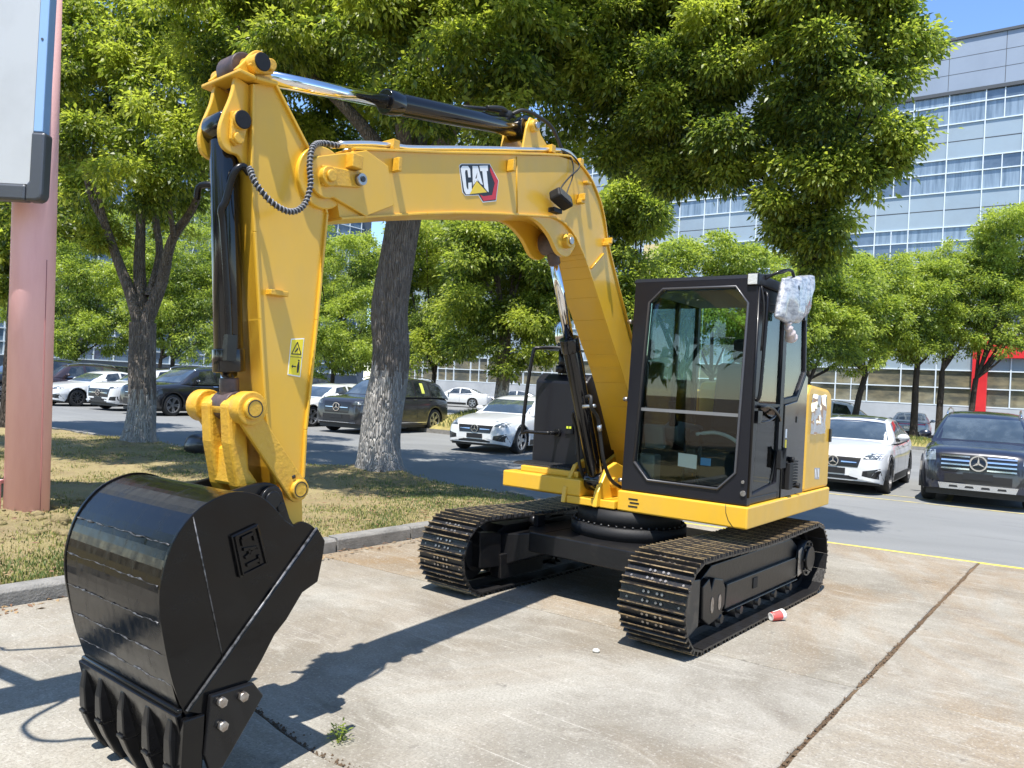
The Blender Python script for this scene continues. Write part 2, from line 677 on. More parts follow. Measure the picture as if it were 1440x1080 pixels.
def island_z(g, h):
    p = gh(g, h)
    z = 0.105 + 0.030 * mnoise.noise((p.x * 0.7, p.y * 0.7, 0.3)) + 0.018 * mnoise.noise((p.x * 2.9, p.y * 2.9, 4.4)) + 0.012 * mnoise.noise((p.x * 8, p.y * 8, 7.7))
    d = math.hypot(p.x + 2.1, p.y - 12.8)
    z += 0.16 * math.exp(-(d / 1.0) ** 2)
    d = math.hypot(p.x + 7.6, p.y - 16.3)
    z += 0.08 * math.exp(-(d / 0.9) ** 2)
    d = math.hypot(p.x + 4.9, p.y - 8.1)
    z += 0.03 * math.exp(-(d / 0.7) ** 2) * (1 + 2.5 * mnoise.noise((p.x * 6, p.y * 6, 2)))
    return z


def inside_island(g, h):
    if h > -0.15 or g > island_edge(h) - 0.02 or g < -14 or h < -16:
        return False
    gc, hc = island_edge(-CORNER_R) - CORNER_R, -0.15 - CORNER_R
    if g > gc and h > hc and math.hypot(g - gc, h - hc) > CORNER_R:
        return False
    return True


gs = np.concatenate([np.linspace(-14, -4, 20)[:-1], np.linspace(-4, 7.3, 200)])
hs = np.concatenate([np.linspace(-16, -9, 50)[:-1], np.linspace(-9, -0.15, 150)])
idx = -np.ones((len(gs), len(hs)), int)
V = []
for i, g in enumerate(gs):
    for j, h in enumerate(hs):
        idx[i, j] = len(V)
        gg = min(g, island_edge(h))
        p = gh(gg, h)
        z = island_z(gg, h)
        if g > island_edge(h) - 0.12:
            z -= 0.05
        V.append((p.x, p.y, z))
Fq = []
for i in range(len(gs) - 1):
    for j in range(len(hs) - 1):
        if inside_island((gs[i] + gs[i + 1]) / 2 - 0.04, (hs[j] + hs[j + 1]) / 2):
            Fq.append((idx[i, j], idx[i, j + 1], idx[i + 1, j + 1], idx[i + 1, j]))
o = np_mesh("island_ground", np.array(V), np.array(Fq)[:, ::-1], SOIL, smooth=True)
if o.data.polygons[len(o.data.polygons) // 2].normal.z < 0:
    o.data.flip_normals()
tag(o, kind="structure")

# kerb stones
kerb = thing("kerb", None, None)
kerb["kind"] = "structure"
m = MB()
m.prism([(-0.15, -0.1), (0.0, -0.1), (0.0, 0.105), (-0.022, 0.128), (-0.15, 0.128)], -0.482, 0.482, 'y')
k0 = m.build("kerb_stone", KERBM, kerb, bevel=0.006)
base = Matrix(((HD.x, GD.x, 0, 0), (HD.y, GD.y, 0, 0), (0, 0, 1, 0), (0, 0, 0, 1)))
kr = random.Random(5)
ks = []
g = -7.0
gc = island_edge(-CORNER_R) - CORNER_R
while g < gc:
    ks.append((g + 0.5, 0.0, 0.0))
    g += 0.985
for k in range(1, 4):          # round the corner
    a = R(30 * k - 15)
    ks.append((gc + (CORNER_R + 0.15) * math.sin(a), -(CORNER_R + 0.15) * (1 - math.cos(a)), a))
h = -CORNER_R - 0.6
while h > -15.5:
    ks.append((island_edge(h) + 0.14, h, math.pi / 2))
    h -= 0.985
for i, (g, h, a) in enumerate(ks):
    c = k0 if i == 0 else copy_part(k0, kerb)
    p = gh(g, h)
    sc = 0.62 if 0 < a < 1.5 else 1.0
    c.matrix_local = Matrix.Translation((p.x, p.y, kr.uniform(-0.010, 0.006) - (0.03 if a > 1.5 else 0))) @ base @ Matrix.Rotation(a + kr.uniform(-0.012, 0.012), 4, 'Z') @ Matrix.Diagonal((1, sc, 1, 1))

# grass blades
GRS = [mat("grass_green", (0.085, 0.125, 0.030), 0.6), mat("grass_yellow", (0.22, 0.225, 0.055), 0.65), mat("grass_straw", (0.33, 0.27, 0.11), 0.7), mat("fallen_leaf", (0.16, 0.085, 0.045), 0.7)]


def blades(name, pts, hmin, hmax, mi, seed, width=0.006, lean=0.6):
    r = np.random.default_rng(seed)
    n = len(pts)
    hgt = r.uniform(hmin, hmax, n)
    a = r.uniform(0, 2 * np.pi, n)
    ln = r.uniform(0.05, lean, n) * hgt
    b = r.uniform(0, 2 * np.pi, n)
    w = r.uniform(0.6, 1.2, n) * width
    v = np.zeros((n, 4, 3))
    v[:, 0] = pts + np.stack([np.cos(a) * w, np.sin(a) * w, np.zeros(n)], 1)
    v[:, 1] = pts - np.stack([np.cos(a) * w, np.sin(a) * w, np.zeros(n)], 1)
    mid = pts + np.stack([np.cos(b) * ln * 0.35, np.sin(b) * ln * 0.35, hgt * 0.6], 1)
    v[:, 2] = mid - np.stack([np.cos(a) * w, np.sin(a) * w, np.zeros(n)], 1) * 0.7
    v[:, 3] = pts + np.stack([np.cos(b) * ln, np.sin(b) * ln, hgt], 1)
    f = (np.arange(n)[:, None] * 4 + np.array([[0, 1, 2, 3]]))
    o = np_mesh(name, v.reshape(-1, 3), f, GRS, mi=mi)
    return tag(o, kind="stuff")


gp, gm_ = [], []
gr = random.Random(21)
while len(gp) < 80000:
    h = -0.2 - 12.5 * gr.random() ** 1.35
    g = gr.uniform(-5.5, 7.1)
    if not inside_island(g, h):
        continue
    p = gh(g, h)
    patch = mnoise.noise((p.x * 0.45, p.y * 0.45, 9)) + 0.6 * mnoise.noise((p.x * 1.9, p.y * 1.9, 2))
    # sparse, dry towards the pole; greener to the right and to the rear
    dry = 0.55 - 0.12 * (p.x + 4.0) - 0.07 * (p.y - 9.0)
    if gr.random() > 0.30 + 0.85 * patch - 0.25 * max(0, dry - 0.3):
        continue
    gp.append((p.x, p.y, island_z(g, h) - 0.005))
    q = gr.random() + 0.75 * patch - 0.50 * dry + 0.06
    gm_.append(0 if q > 0.62 else 1 if q > 0.16 else 2)
blades("grass", np.array(gp), 0.010, 0.045, np.array(gm_), 4)
# ------------------------------------------------------------------ buildings
PANEL = mat("facade_panel", (0.30, 0.365, 0.41), 0.42, metal=0.15, vary=(0.25, (0.26, 0.315, 0.36), 0.4, 0.6), rvary=(0.5, 0.3, 0.5), wpos=True)
PARA = mat("parapet_panel", (0.25, 0.295, 0.36), 0.45, metal=0.1, vary=(0.2, (0.22, 0.26, 0.32), 0.4, 0.6), wpos=True)
MULL = mat("mullion_white", (0.60, 0.66, 0.70), 0.45)
PANE = mat("facade_glass", (0.055, 0.075, 0.10), 0.06, coat=1.0, spec=1.0, vary=(1.2, (0.10, 0.13, 0.17), 0.40, 0.62), wpos=True)
CURT = mat("curtain_glass", (0.22, 0.28, 0.34), 0.22, coat=1.0, spec=0.8, vary=(0.9, (0.11, 0.15, 0.19), 0.40, 0.62, (5, 5, 0.35)), wpos=True)
GPANE = mat("shop_glass", (0.085, 0.085, 0.07), 0.08, coat=1.0, vary=(0.8, (0.22, 0.19, 0.12), 0.40, 0.66, (1, 1, 3)), wpos=True)
WALLG = mat("plinth_grey", (0.40, 0.42, 0.44), 0.6, vary=(0.6, (0.34, 0.36, 0.38), 0.4, 0.6))
REDP = mat("red_cladding", (0.62, 0.03, 0.035), 0.35, vary=(0.7, (0.52, 0.025, 0.03), 0.4, 0.6))
DARKW = mat("roof_edge", (0.06, 0.065, 0.07), 0.5)
BEIGE = mat("beige_wall", (0.55, 0.44, 0.22), 0.7)

FH = Vector((0.8, -0.6, 0))       # along the facade, to the right
FN = Vector((-0.6, -0.8, 0))      # out of the facade
FMAT = Matrix(((FH.x, FN.x, 0, 25.0), (FH.y, FN.y, 0, 45.0), (0, 0, 1, 0), (0, 0, 0, 1)))
CW = 1.83
office = thing("office_building", "long pale grey office building with white mullions and a red portal", "building")
office.matrix_world = FMAT
# local: x along the facade, y outwards, z up
m = MB()
m.box((-46.5, -14.0, 0.0), (16.5, -0.12, 19.9))
m.build("wall", PANEL, office)
m = MB()
m.box((-46.5, -14.0, 19.901), (16.5, 0.06, 22.8), 0)
m.box((-46.7, -14.1, 22.801), (16.7, 0.16, 22.95), 1)
m.box((-46.5, -0.119, 19.70), (16.5, 0.10, 19.90), 1)
m.build("parapet", [PARA, DARKW], office)
m = MB()
for k in range(-9, 6):
    x = -1.0 + 2.8 * k
    m.box((x - 0.015, 0.0605, 19.95), (x + 0.015, 0.066, 22.79))
for z in (20.85, 21.8):
    m.box((-46.4, 0.0605, z - 0.014), (16.4, 0.0655, z + 0.014))
m.build("panel_joint", DARKW, office)
m = MB()
m.box((-46.5, -0.1195, 0.0), (16.5, 0.02, 1.88))
m.build("plinth", WALLG, office)
# storeys: sill rows found from the ground up; pattern window, upper light, two panels
ROWS = []
for st in range(5):
    b = 2.4 + 3.9 * st - 0.0
    if st == 0:
        ROWS += [(1.9, 2.9, 'g'), (2.9, 3.9, 'g'), (3.9, 5.15, 'p'), (5.15, 6.3, 'p')]
    else:
        z = 6.3 + 3.9 * (st - 1)
        ROWS += [(z, z + 1.1, 'w'), (z + 1.1, z + 1.9, 'u'), (z + 1.9, z + 2.9, 'p'), (z + 2.9, z + 3.9, 'p')] if st < 4 else [(z, z + 1.1, 'w'), (z + 1.1, z + 1.9, 'u')]
ROWS = [(a, b, k) for a, b, k in ROWS if b <= 19.95]
cols = [-0.9 + CW * k for k in range(-24, 9)]
cache = {}


def pane_mesh(w, h, inset, matl, key):
    if key in cache:
        return cache[key]
    m = MB()
    m.box((0.028, -inset, 0.028), (w - 0.028, -inset + 0.03, h - 0.028))
    if h > 1.15 or matl is PANEL:
        pass
    o = m.build("tmp", matl)
    me = o.data
    bpy.data.objects.remove(o)
    cache[key] = me
    return me


brnd = random.Random(17)
hidden = {}
count = {}
for c in cols:
    for (z0, z1, kind) in ROWS:
        if kind == 'g' and 0.6 < c < 4.2 + CW and False:
            continue
        split = kind in 'wu' and (round((c + 0.9) / CW) % 3 == 1)
        parts = [(c, CW / 2), (c + CW / 2, CW / 2)] if split else [(c, CW)]
        mm, nm, inset = {'g': (GPANE, "shop_pane", 0.09), 'w': (PANE, "window_pane", 0.07), 'u': (PANE, "window_pane", 0.07), 'p': (PANEL, "facade_panel", 0.05)}[kind]
        if kind in 'wu' and round((c + 0.9) / CW + z0) % 4 != 0:
            mm = CURT
        if False:
            pass
        for (x, w) in parts:
            # what the photograph shows of the front: right part above the trees, ground floor here and there
            vis = (c > -4.6 and z0 > 9) or (kind == 'g' and (c > -8 or -39 < c < -28)) or (-20.5 < c <= -4.6 and 12.0 < z0 < 17)
            me = pane_mesh(w, z1 - z0, inset, mm, (nm, mm.name, round(w, 2), round(z1 - z0, 2)))
            if vis and count.get(nm, 0) < 290:
                o = bpy.data.objects.new(nm, me)
                COL.objects.link(o)
                o.parent = office
                o.location = (x, -0.02 + 0.006 * brnd.random(), z0)
                count[nm] = count.get(nm, 0) + 1
            else:
                hidden.setdefault((nm, mm.name), MB()).box((x + 0.028, -0.02 - inset, z0 + 0.028), (x + w - 0.028, 0.01 - inset, z1 - 0.028))
for (nm, mn), mb in hidden.items():
    o = mb.build("more_" + nm + "s", MATS[mn], office)
    o["kind"] = "stuff"
m = MB()
m.box((-0.028, -0.10, 1.9), (0.028, 0.045, 19.70))
mo = m.build("mullion", MULL, office)
mo.location = (cols[0], 0, 0)
for c in cols[1:]:
    copy_part(mo, office).location = (c, 0, 0)
zs = sorted({round(a, 3) for a, b, k in ROWS if k != 'p'} | {round(b, 3) for a, b, k in ROWS if k in 'ug'})
for z in zs:
    m = MB()
    m.box((cols[0] - 0.1, -0.09, z - 0.03), (cols[-1] + CW, 0.035, z + 0.03))
    m.build("transom", MULL, office)
m = MB()
for (z0, z1, kind) in ROWS:
    if kind == 'p':
        m.box((cols[0] - 0.1, -0.07, z0 - 0.02), (cols[-1] + CW, -0.03, z0 + 0.02))
m.build("shadow_gap", DARKW, office)
m = MB()
for c in cols:
    if round((c + 0.9) / CW) % 3 == 1:
        for (z0, z1, kind) in ROWS:
            if kind in 'wu':
                m.box((c + CW / 2 - 0.025, -0.08, z0 + 0.031), (c + CW / 2 + 0.025, 0.03, z1 - 0.031))
for c in cols:
    if c < -2 and round((c + 0.9) / CW) % 2:
        m.box((c + CW / 2 - 0.02, -0.08, 1.931), (c + CW / 2 + 0.02, 0.03, 3.869))
m.build("sash_bar", MULL, office)
# red portal
m = MB()
m.box((0.93, 0.046, 0.0), (1.68, 0.30, 5.85))
m.box((1.681, 0.046, 4.62), (7.2, 0.30, 5.85))
m.box((7.201, 0.046, 0.0), (7.95, 0.30, 5.85))
m.build("red_portal", REDP, office, bevel=0.02)
m = MB()
m.box((-19.9, 0.046, 9.0), (-18.0, 0.25, 12.3))
m.build("beige_panel", BEIGE, office)

# the taller wing that stands forward on the left
WN = Vector((0.8, -0.6, 0))
WMAT = Matrix(((-0.6, 0.8, 0, -14.0), (-0.8, -0.6, 0, 75.0), (0, 0, 1, 0), (0, 0, 0, 1)))
wing = thing("glazed_wing", "blue grey building wing with a fine white window grid behind the left trees", "building")
wing.matrix_world = WMAT
m = MB()
m.box((0.0, -16.0, 0.0), (33.0, -0.1, 24.0))
m.build("wall", mat("wing_wall", (0.10, 0.125, 0.16), 0.5), wing)
wg = mat("wing_glass", (0.13, 0.20, 0.28), 0.12, coat=1.0, vary=(0.8, (0.07, 0.11, 0.17), 0.40, 0.6))
wc = 1.4
pm = {}
hid = MB()
for i in range(22):
    for j in range(26):
        x, z = 1.3 + wc * i, 2.0 + 0.85 * j
        w = wc
        vis = (i < 4 and 12 < z < 19) or (i > 17 and z < 8)
        if vis:
            me = pm.get(0)
            if me is None:
                mb = MB()
                mb.box((0.03, -0.06, 0.03), (wc - 0.03, -0.03, 0.82))
                t_ = mb.build("tmp", wg)
                me = pm[0] = t_.data
                bpy.data.objects.remove(t_)
            o = bpy.data.objects.new("window_pane", me)
            COL.objects.link(o)
            o.parent = wing
            o.location = (x, 0, z)
        else:
            hid.box((x + 0.03, -0.06, z + 0.03), (x + wc - 0.03, -0.03, z + 0.82))
h_ = hid.build("more_window_panes", wg, wing)
h_["kind"] = "stuff"
for i in range(23):
    m = MB()
    m.box((1.3 + wc * i - 0.04, -0.09, 2.0), (1.3 + wc * i + 0.04, 0.02, 24.0))
    m.build("mullion", MULL, wing)
for j in range(27):
    m = MB()
    m.box((1.0, -0.089, 2.0 + 0.85 * j - 0.035), (1.3 + wc * 22 + 0.3, 0.05, 2.0 + 0.85 * j + 0.035))
    m.build("transom", MULL, wing)
# ------------------------------------------------------------------ the excavator
CATY = mat("machine_yellow", (0.70, 0.40, 0.025), 0.42, vary=(3.2, (0.60, 0.365, 0.055), 0.42, 0.80, (1, 1, 0.6)), coat=0.22, bump=(9.0, 0.02), rvary=(5.0, 0.34, 0.50))
CATY2 = mat("cast_yellow", (0.64, 0.36, 0.028), 0.45, vary=(14.0, (0.54, 0.28, 0.025), 0.48, 0.75), coat=0.15, bump=(55.0, 0.22))
BLK = mat("black_paint", (0.007, 0.007, 0.008), 0.32, spec=0.3, coat=0.1, bump=(12.0, 0.03), rvary=(6.0, 0.25, 0.42))
BLKG = mat("gloss_black", (0.005, 0.005, 0.006), 0.16, spec=0.4, coat=0.3, rvary=(4.0, 0.10, 0.25))
BUCKB = mat("bucket_black", (0.004, 0.004, 0.0045), 0.15, spec=0.30, bump=(3.0, 0.10, (1, 0.35, 1)), rvary=(6.0, 0.08, 0.30, (1, 4, 2)))
MATTE = mat("matte_black", (0.011, 0.011, 0.012), 0.6, spec=0.3, bump=(60.0, 0.1))
CABB = mat("cab_black", (0.010, 0.010, 0.014), 0.38, spec=0.35, bump=(80.0, 0.03))
RUB = mat("rubber", (0.014, 0.014, 0.014), 0.55)
CHROME = mat("chrome", (0.80, 0.81, 0.83), 0.07, metal=1.0)
STEEL = mat("worn_steel", (0.42, 0.40, 0.38), 0.38, metal=0.9, vary=(30.0, (0.25, 0.2, 0.16), 0.45, 0.7))
ZINC = mat("zinc_tube", (0.60, 0.62, 0.64), 0.3, metal=0.85)
RUST = mat("worn_grouser", (0.34, 0.245, 0.13), 0.40, metal=0.45, vary=(18.0, (0.05, 0.04, 0.034), 0.42, 0.60))
SHOE = mat("shoe_black", (0.014, 0.0135, 0.014), 0.33, spec=0.5, vary=(16.0, (0.05, 0.04, 0.03), 0.55, 0.78), bump=(25.0, 0.2))
FRAMEB = mat("frame_black", (0.008, 0.008, 0.009), 0.36, spec=0.4, bump=(30.0, 0.08), vary=(6.0, (0.024, 0.021, 0.019), 0.55, 0.8))
WHITE = mat("decal_white", (0.80, 0.80, 0.78), 0.4)
RED = mat("decal_red", (0.55, 0.02, 0.03), 0.4)
DBLK = mat("decal_black", (0.012, 0.012, 0.014), 0.4)
LABY = mat("label_yellow", (0.85, 0.68, 0.02), 0.45)
GREYP = mat("grey_plastic", (0.16, 0.165, 0.17), 0.5)
SEAT = mat("seat_cloth", (0.03, 0.03, 0.034), 0.85)
LINER = mat("roof_liner", (0.16, 0.20, 0.27), 0.7)
PAPER = mat("paper", (0.75, 0.76, 0.72), 0.7)
WELD = mat("weld_bead", (0.15, 0.15, 0.16), 0.45, metal=0.5, vary=(40, (0.03, 0.03, 0.03), 0.45, 0.6))
WRAP = mat("bubble_wrap", (0.50, 0.51, 0.53), 0.16, coat=0.9, bump=(110.0, 0.35), vary=(16.0, (0.22, 0.23, 0.26), 0.42, 0.60, (1, 1, 2.6)))
LENS = mat("lamp_lens", (0.55, 0.56, 0.54), 0.15, coat=1.0, bump=(90.0, 0.3))
CABG = glass_mat("cab_glass", (0.80, 0.895, 0.88), 1.15)
GRIP = mat("grip_mat", (0.03, 0.03, 0.032), 0.6, bump=(220.0, 0.6))

EXC_T = (1.0197, 6.5484, 0.0)
exc = thing("excavator", "yellow crawler excavator with black cab, its black bucket resting on the concrete", "excavator", EXC_T, math.atan2(-0.8, -0.6))
UCYAW = R(-1.78)

# --- crawler tracks
XF, XR, RAD, ZC = 0.965, -1.225, 0.285, 0.312


def track_point(s):
    """point and heading on the track loop, s in metres, starting at the front of the top run"""
    top = XF - XR
    arc = math.pi * RAD
    s = s % (2 * top + 2 * arc)
    if s < top:                                   # top run, going back, with a little sag
        t = s / top
        sag = 0.022 * math.sin(math.pi * t) ** 2
        return XF - s, ZC + RAD - sag, math.pi
    s -= top
    if s < arc:
        a = s / RAD
        return XR - RAD * math.sin(a), ZC + RAD * math.cos(a), math.pi + a
    s -= arc
    if s < top:
        return XR + s, ZC - RAD, 0.0
    s -= top
    a = s / RAD
    return XF + RAD * math.sin(a), ZC - RAD * math.cos(a), a


PERI = 2 * (XF - XR) + 2 * math.pi * RAD
NSH = 44
PITCHL = PERI / NSH
SW = 0.47


def shoe_mesh():
    m = MB()
    h = PITCHL * 0.485
    m.box((-h, -SW / 2, -0.012), (h, SW / 2, 0.0), 0)
    for k, x in enumerate((-h * 0.84, -h * 0.02, h * 0.80)):
        w0, w1, hh = 0.010, 0.0042, 0.027
        poly = [(x - w0, -0.001), (x + w0, -0.001), (x + w1, hh - 0.004), (x - w1, hh - 0.004)]
        m.prism(poly, -SW / 2 + 0.001, SW / 2 - 0.001, 'y', 0)
        m.prism([(x - w1, hh - 0.0035), (x + w1, hh - 0.0035), (x + w1 * 0.8, hh), (x - w1 * 0.8, hh)], -SW / 2 + 0.001, SW / 2 - 0.001, 'y', 1)
    for x in (-h * 0.43, h * 0.40):
        for y in (-0.065, -0.03, 0.03, 0.065):
            m.cyl((x, y, -0.001), (x, y, 0.011), 0.0095, n=6, mi=2)
    for y in (-SW / 2 + 0.05, SW / 2 - 0.05):
        m.cyl((h * 0.40, y, -0.0008), (h * 0.40, y, 0.002), 0.008, n=8, mi=2)
    me = m.build("track_shoe", [SHOE, RUST, STEEL]).data
    bpy.data.objects.remove(bpy.data.objects["track_shoe"])
    return me


SHOE_ME = shoe_mesh()


def crawler(yc, s0):
    # chain links running inside the shoes
    m = MB()
    n = 88
    for off in (-0.055, 0.055):
        ring_o, ring_i = [], []
        for i in range(n):
            x, z, a = track_point(PERI * i / n)
            nx, nz = math.sin(a), -math.cos(a)
            ring_o.append((x - nx * 0.012, z - nz * 0.012))
            ring_i.append((x - nx * 0.062, z - nz * 0.062))
        for i in range(n):
            j = (i + 1) % n
            m.prism([ring_o[i], ring_o[j], ring_i[j], ring_i[i]], yc + off - 0.018, yc + off + 0.018, 'y')
    tr = m.build("crawler_track", FRAMEB, exc)
    tr.rotation_euler.z = UCYAW
    for k in range(NSH):
        x, z, a = track_point(s0 + PERI * k / NSH)
        o = bpy.data.objects.new("track_shoe", SHOE_ME)
        COL.objects.link(o)
        o.parent = tr
        # local +x along the travel, local +z outwards
        nx, nz = math.sin(a), -math.cos(a)
        o.matrix_local = Matrix(((-math.cos(a), 0, nx, x), (0, -1, 0, yc), (-math.sin(a), 0, nz, z), (0, 0, 0, 1)))
    return tr


TY = 0.915
crawler(TY, 0.03)
crawler(-TY, 0.07)

for sgn in (1, -1):
    yc = sgn * TY
    m = MB()
    # main beam of the track frame with closed top and cut-back ends
    prof = [(0.78, 0.14), (0.80, 0.42), (0.62, 0.50), (-0.95, 0.50), (-1.10, 0.42), (-1.10, 0.16), (-0.9, 0.12)]
    m.prism(prof, yc - 0.105, yc + 0.105, 'y')
    # flat flank plate
    o1 = yc + sgn * 0.105
    o2 = yc + sgn * 0.135
    m.prism([(0.43, 0.17), (0.41, 0.345), (-0.98, 0.345), (-1.05, 0.30), (-1.05, 0.19), (-1.0, 0.17)], min(o1, o2), max(o1, o2), 'y')
    m.box((-1.0, min(o1, o2 + sgn * 0.02), 0.155), (0.43, max(o1, o2 + sgn * 0.02), 0.168), 0)
    fr = m.build("track_frame", FRAMEB, exc, bevel=0.006)
    fr.rotation_euler.z = UCYAW
    # dark inspection hole frame, yoke and its two lightening holes
    m = MB()
    y0, y1 = sorted((o2 + sgn * 0.001, o2 + sgn * 0.006))
    m.prism([(-0.06, 0.235), (-0.06, 0.315), (-0.145, 0.315), (-0.145, 0.235)], y0, y1, 'y')
    m.build("access_cover", MATTE, fr, bevel=0.004)
    m = MB()
    y0, y1 = sorted((yc + sgn * 0.08, yc + sgn * 0.15))
    m.prism([(0.82, 0.18), (0.84, 0.40), (0.74, 0.44), (0.70, 0.36), (0.66, 0.43), (0.52, 0.40), (0.47, 0.33), (0.47, 0.22), (0.56, 0.14), (0.72, 0.12)], y0, y1, 'y')
    m.build("idler_yoke", FRAMEB, fr, bevel=0.008)
    m = MB()
    for xx in (0.685, 0.565):
        pts = []
        for i in range(14):
            t = 2 * math.pi * i / 14
            pts.append((xx + 0.024 * math.cos(t), 0.25 + 0.042 * math.sin(t) + (0.012 if math.sin(t) > 0 else -0.012)))
        yy0, yy1 = sorted((yc + sgn * 0.1505, yc + sgn * 0.153))
        m.prism(pts, yy0, yy1, 'y')
    m.build("yoke_boss", STEEL, fr)
    # idler, sprocket, rollers
    m = MB()
    m.cyl((XF, yc - 0.05, ZC), (XF, yc + 0.05, ZC), RAD - 0.07, n=28)
    m.cyl((XF, yc - 0.12, ZC), (XF, yc + 0.12, ZC), RAD - 0.15, n=24)
    m.build("front_idler", FRAMEB, fr)
    m = MB()
    y0, y1 = sorted((yc + sgn * 0.02, yc + sgn * 0.235))
    m.prism([(1.19, 0.12), (1.17, 0.42), (1.08, 0.47), (0.86, 0.45), (0.86, 0.14), (1.02, 0.09)], *sorted((yc + sgn * 0.125, yc + sgn * 0.14)), 'y')
    m.build("idler_guard", mat("guard_steel", (0.05, 0.048, 0.046), 0.4, metal=0.3, vary=(9, (0.13, 0.11, 0.09), 0.5, 0.7)), fr, bevel=0.006)
    m = MB()
    pts = []
    for i in range(42):
        t = 2 * math.pi * i / 42
        rr = RAD - (0.045 if i % 2 else 0.085)
        pts.append((XR + rr * math.cos(t), ZC + rr * math.sin(t)))
    m.prism(pts, yc - 0.03, yc + 0.03, 'y')
    m.cyl((XR, yc, ZC), (XR, yc + sgn * 0.16, ZC), 0.15, n=26)
    m.cyl((XR, yc + sgn * 0.16, ZC), (XR, yc + sgn * 0.185, ZC), 0.10, n=22)
    for i in range(9):
        t = 2 * math.pi * i / 9
        c = (XR + 0.125 * math.cos(t), ZC + 0.125 * math.sin(t))
        m.cyl((c[0], yc + sgn * 0.16, c[1]), (c[0], yc + sgn * 0.172, c[1]), 0.012, n=6)
    m.build("drive_sprocket", FRAMEB, fr)
    # rear guard plate over the sprocket, two bright edges
    m = MB()
    a, b = sorted((yc + sgn * 0.14, yc + sgn * 0.15))
    m.prism([(-1.13, 0.20), (-1.10, 0.42), (-1.02, 0.40), (-1.02, 0.18)], a, b, 'y')
    m.build("sprocket_guard", STEEL, fr, bevel=0.003)
    for k in range(5):
        x = 0.52 - 0.34 * k
        m = MB()
        m.cyl((x, yc - 0.13, 0.125), (x, yc + 0.13, 0.125), 0.062, n=18)
        m.cyl((x, yc - 0.155, 0.125), (x, yc + 0.155, 0.125), 0.03, n=12)
        m.build("track_roller", FRAMEB, fr)
    m = MB()
    m.cyl((-0.3, yc - 0.08, 0.545), (-0.3, yc + 0.08, 0.545), 0.04, n=14)
    m.box((-0.33, yc - 0.03, 0.48), (-0.27, yc + 0.03, 0.53), 0)
    m.build("carrier_roller", FRAMEB, fr)
    # inner side plate seen between the tracks
    if sgn < 0:
        m = MB()
        m.prism([(1.02, 0.22), (1.04, 0.50), (0.78, 0.47), (0.76, 0.20)], yc + 0.106, yc + 0.20, 'y')
        m.prism([(0.77, 0.10), (0.79, 0.30), (0.2, 0.29), (0.2, 0.10)], yc + 0.106, yc + 0.215, 'y')
        m.build("inner_guard", FRAMEB, fr, bevel=0.006)

# --- car body between the tracks
m = MB()
m.prism([(-0.70, -0.52), (-0.48, -0.66), (0.48, -0.66), (0.66, -0.52), (0.66, 0.52), (0.48, 0.66), (-0.48, 0.66), (-0.70, 0.52)], 0.34, 0.50, 'z')
for sy in (1, -1):
    for x0, x1, xe0, xe1 in ((0.22, 0.62, 0.34, 0.74), (-0.66, -0.26, -0.80, -0.40)):
        # legs that slope down to the track frames
        vs = []
        for (xa, xb, y, za, zb) in ((x0, x1, sy * 0.40, 0.33, 0.505), (xe0, xe1, sy * 0.83, 0.16, 0.44)):
            vs += [(xa, y, za), (xb, y, za), (xb, y, zb), (xa, y, zb)]
        m.add(vs, [(0, 1, 2, 3)[::-1], (4, 5, 6, 7), (0, 4, 5, 1)[::-1], (1, 5, 6, 2)[::-1], (2, 6, 7, 3)[::-1], (3, 7, 4, 0)[::-1]])
cb = m.build("car_body", FRAMEB, exc, bevel=0.01)
cb.rotation_euler.z = UCYAW
m = MB()
m.cyl((0, 0, 0.50), (0, 0, 0.60), 0.47, n=56)
m.cyl((0, 0, 0.60), (0, 0, 0.725), 0.42, n=56)
tt = m.build("turntable", MATTE, exc)
m = MB()
for i in range(44):
    t = 2 * math.pi * i / 44
    m.cyl((0.445 * math.cos(t), 0.445 * math.sin(t), 0.60), (0.445 * math.cos(t), 0.445 * math.sin(t), 0.618), 0.010, n=6)
m.build("ring_bolts", SHOE, tt)
m = MB()
m.box((0.34, -0.645, 0.505), (0.44, -0.60, 0.60))
m.cyl((0.39, -0.70, 0.545), (0.39, -0.645, 0.545), 0.045, n=16)
m.build("travel_hose_guard", FRAMEB, exc)

# --- revolving deck
ZB, ZT = 0.729, 0.888
m = MB()
m.prism([(0.366, 0.085), (0.366, 1.127), (-1.70, 1.127), (-1.78, 0.9), (-1.82, 0.5), (-1.82, -0.5), (-1.78, -0.9), (-1.66, -1.06), (0.02, -1.06), (0.02, 0.085)], ZB, ZT, 'z')
deck = m.build("deck_skirt", CATY, exc, bevel=0.012)
m = MB()
for k in range(3):
    m.prism([(0.185 + 0.012 * (k % 2), 0.838 - 0.028 * k), (0.265 + 0.012 * (k % 2), 0.838 - 0.028 * k), (0.265 + 0.012 * (k % 2), 0.826 - 0.028 * k), (0.185 + 0.012 * (k % 2), 0.826 - 0.028 * k)], 0.3655, 0.3685, 'x')
m.build("air_slot", DBLK, deck)
m = MB()
m.tube([(0.3675, 0.965, 0.889), (0.3675, 0.97, 0.83), (0.3675, 0.99, 0.78), (0.3675, 1.03, 0.732)], 0.0022, n=5)
m.build("panel_joint", DBLK, deck)
m = MB()
m.box((-0.25, -1.0, 0.80), (0.43, -0.22, 0.935))
fb = m.build("front_right_box", CATY, exc, bevel=0.012)
m = MB()
m.box((-0.1, -0.88, 0.9355), (0.34, -0.30, 0.985))
m.build("toolbox_lid", CATY, fb, bevel=0.008)
m = MB()
m.box((-0.25, -0.99, 0.986), (0.30, -0.27, 1.000))
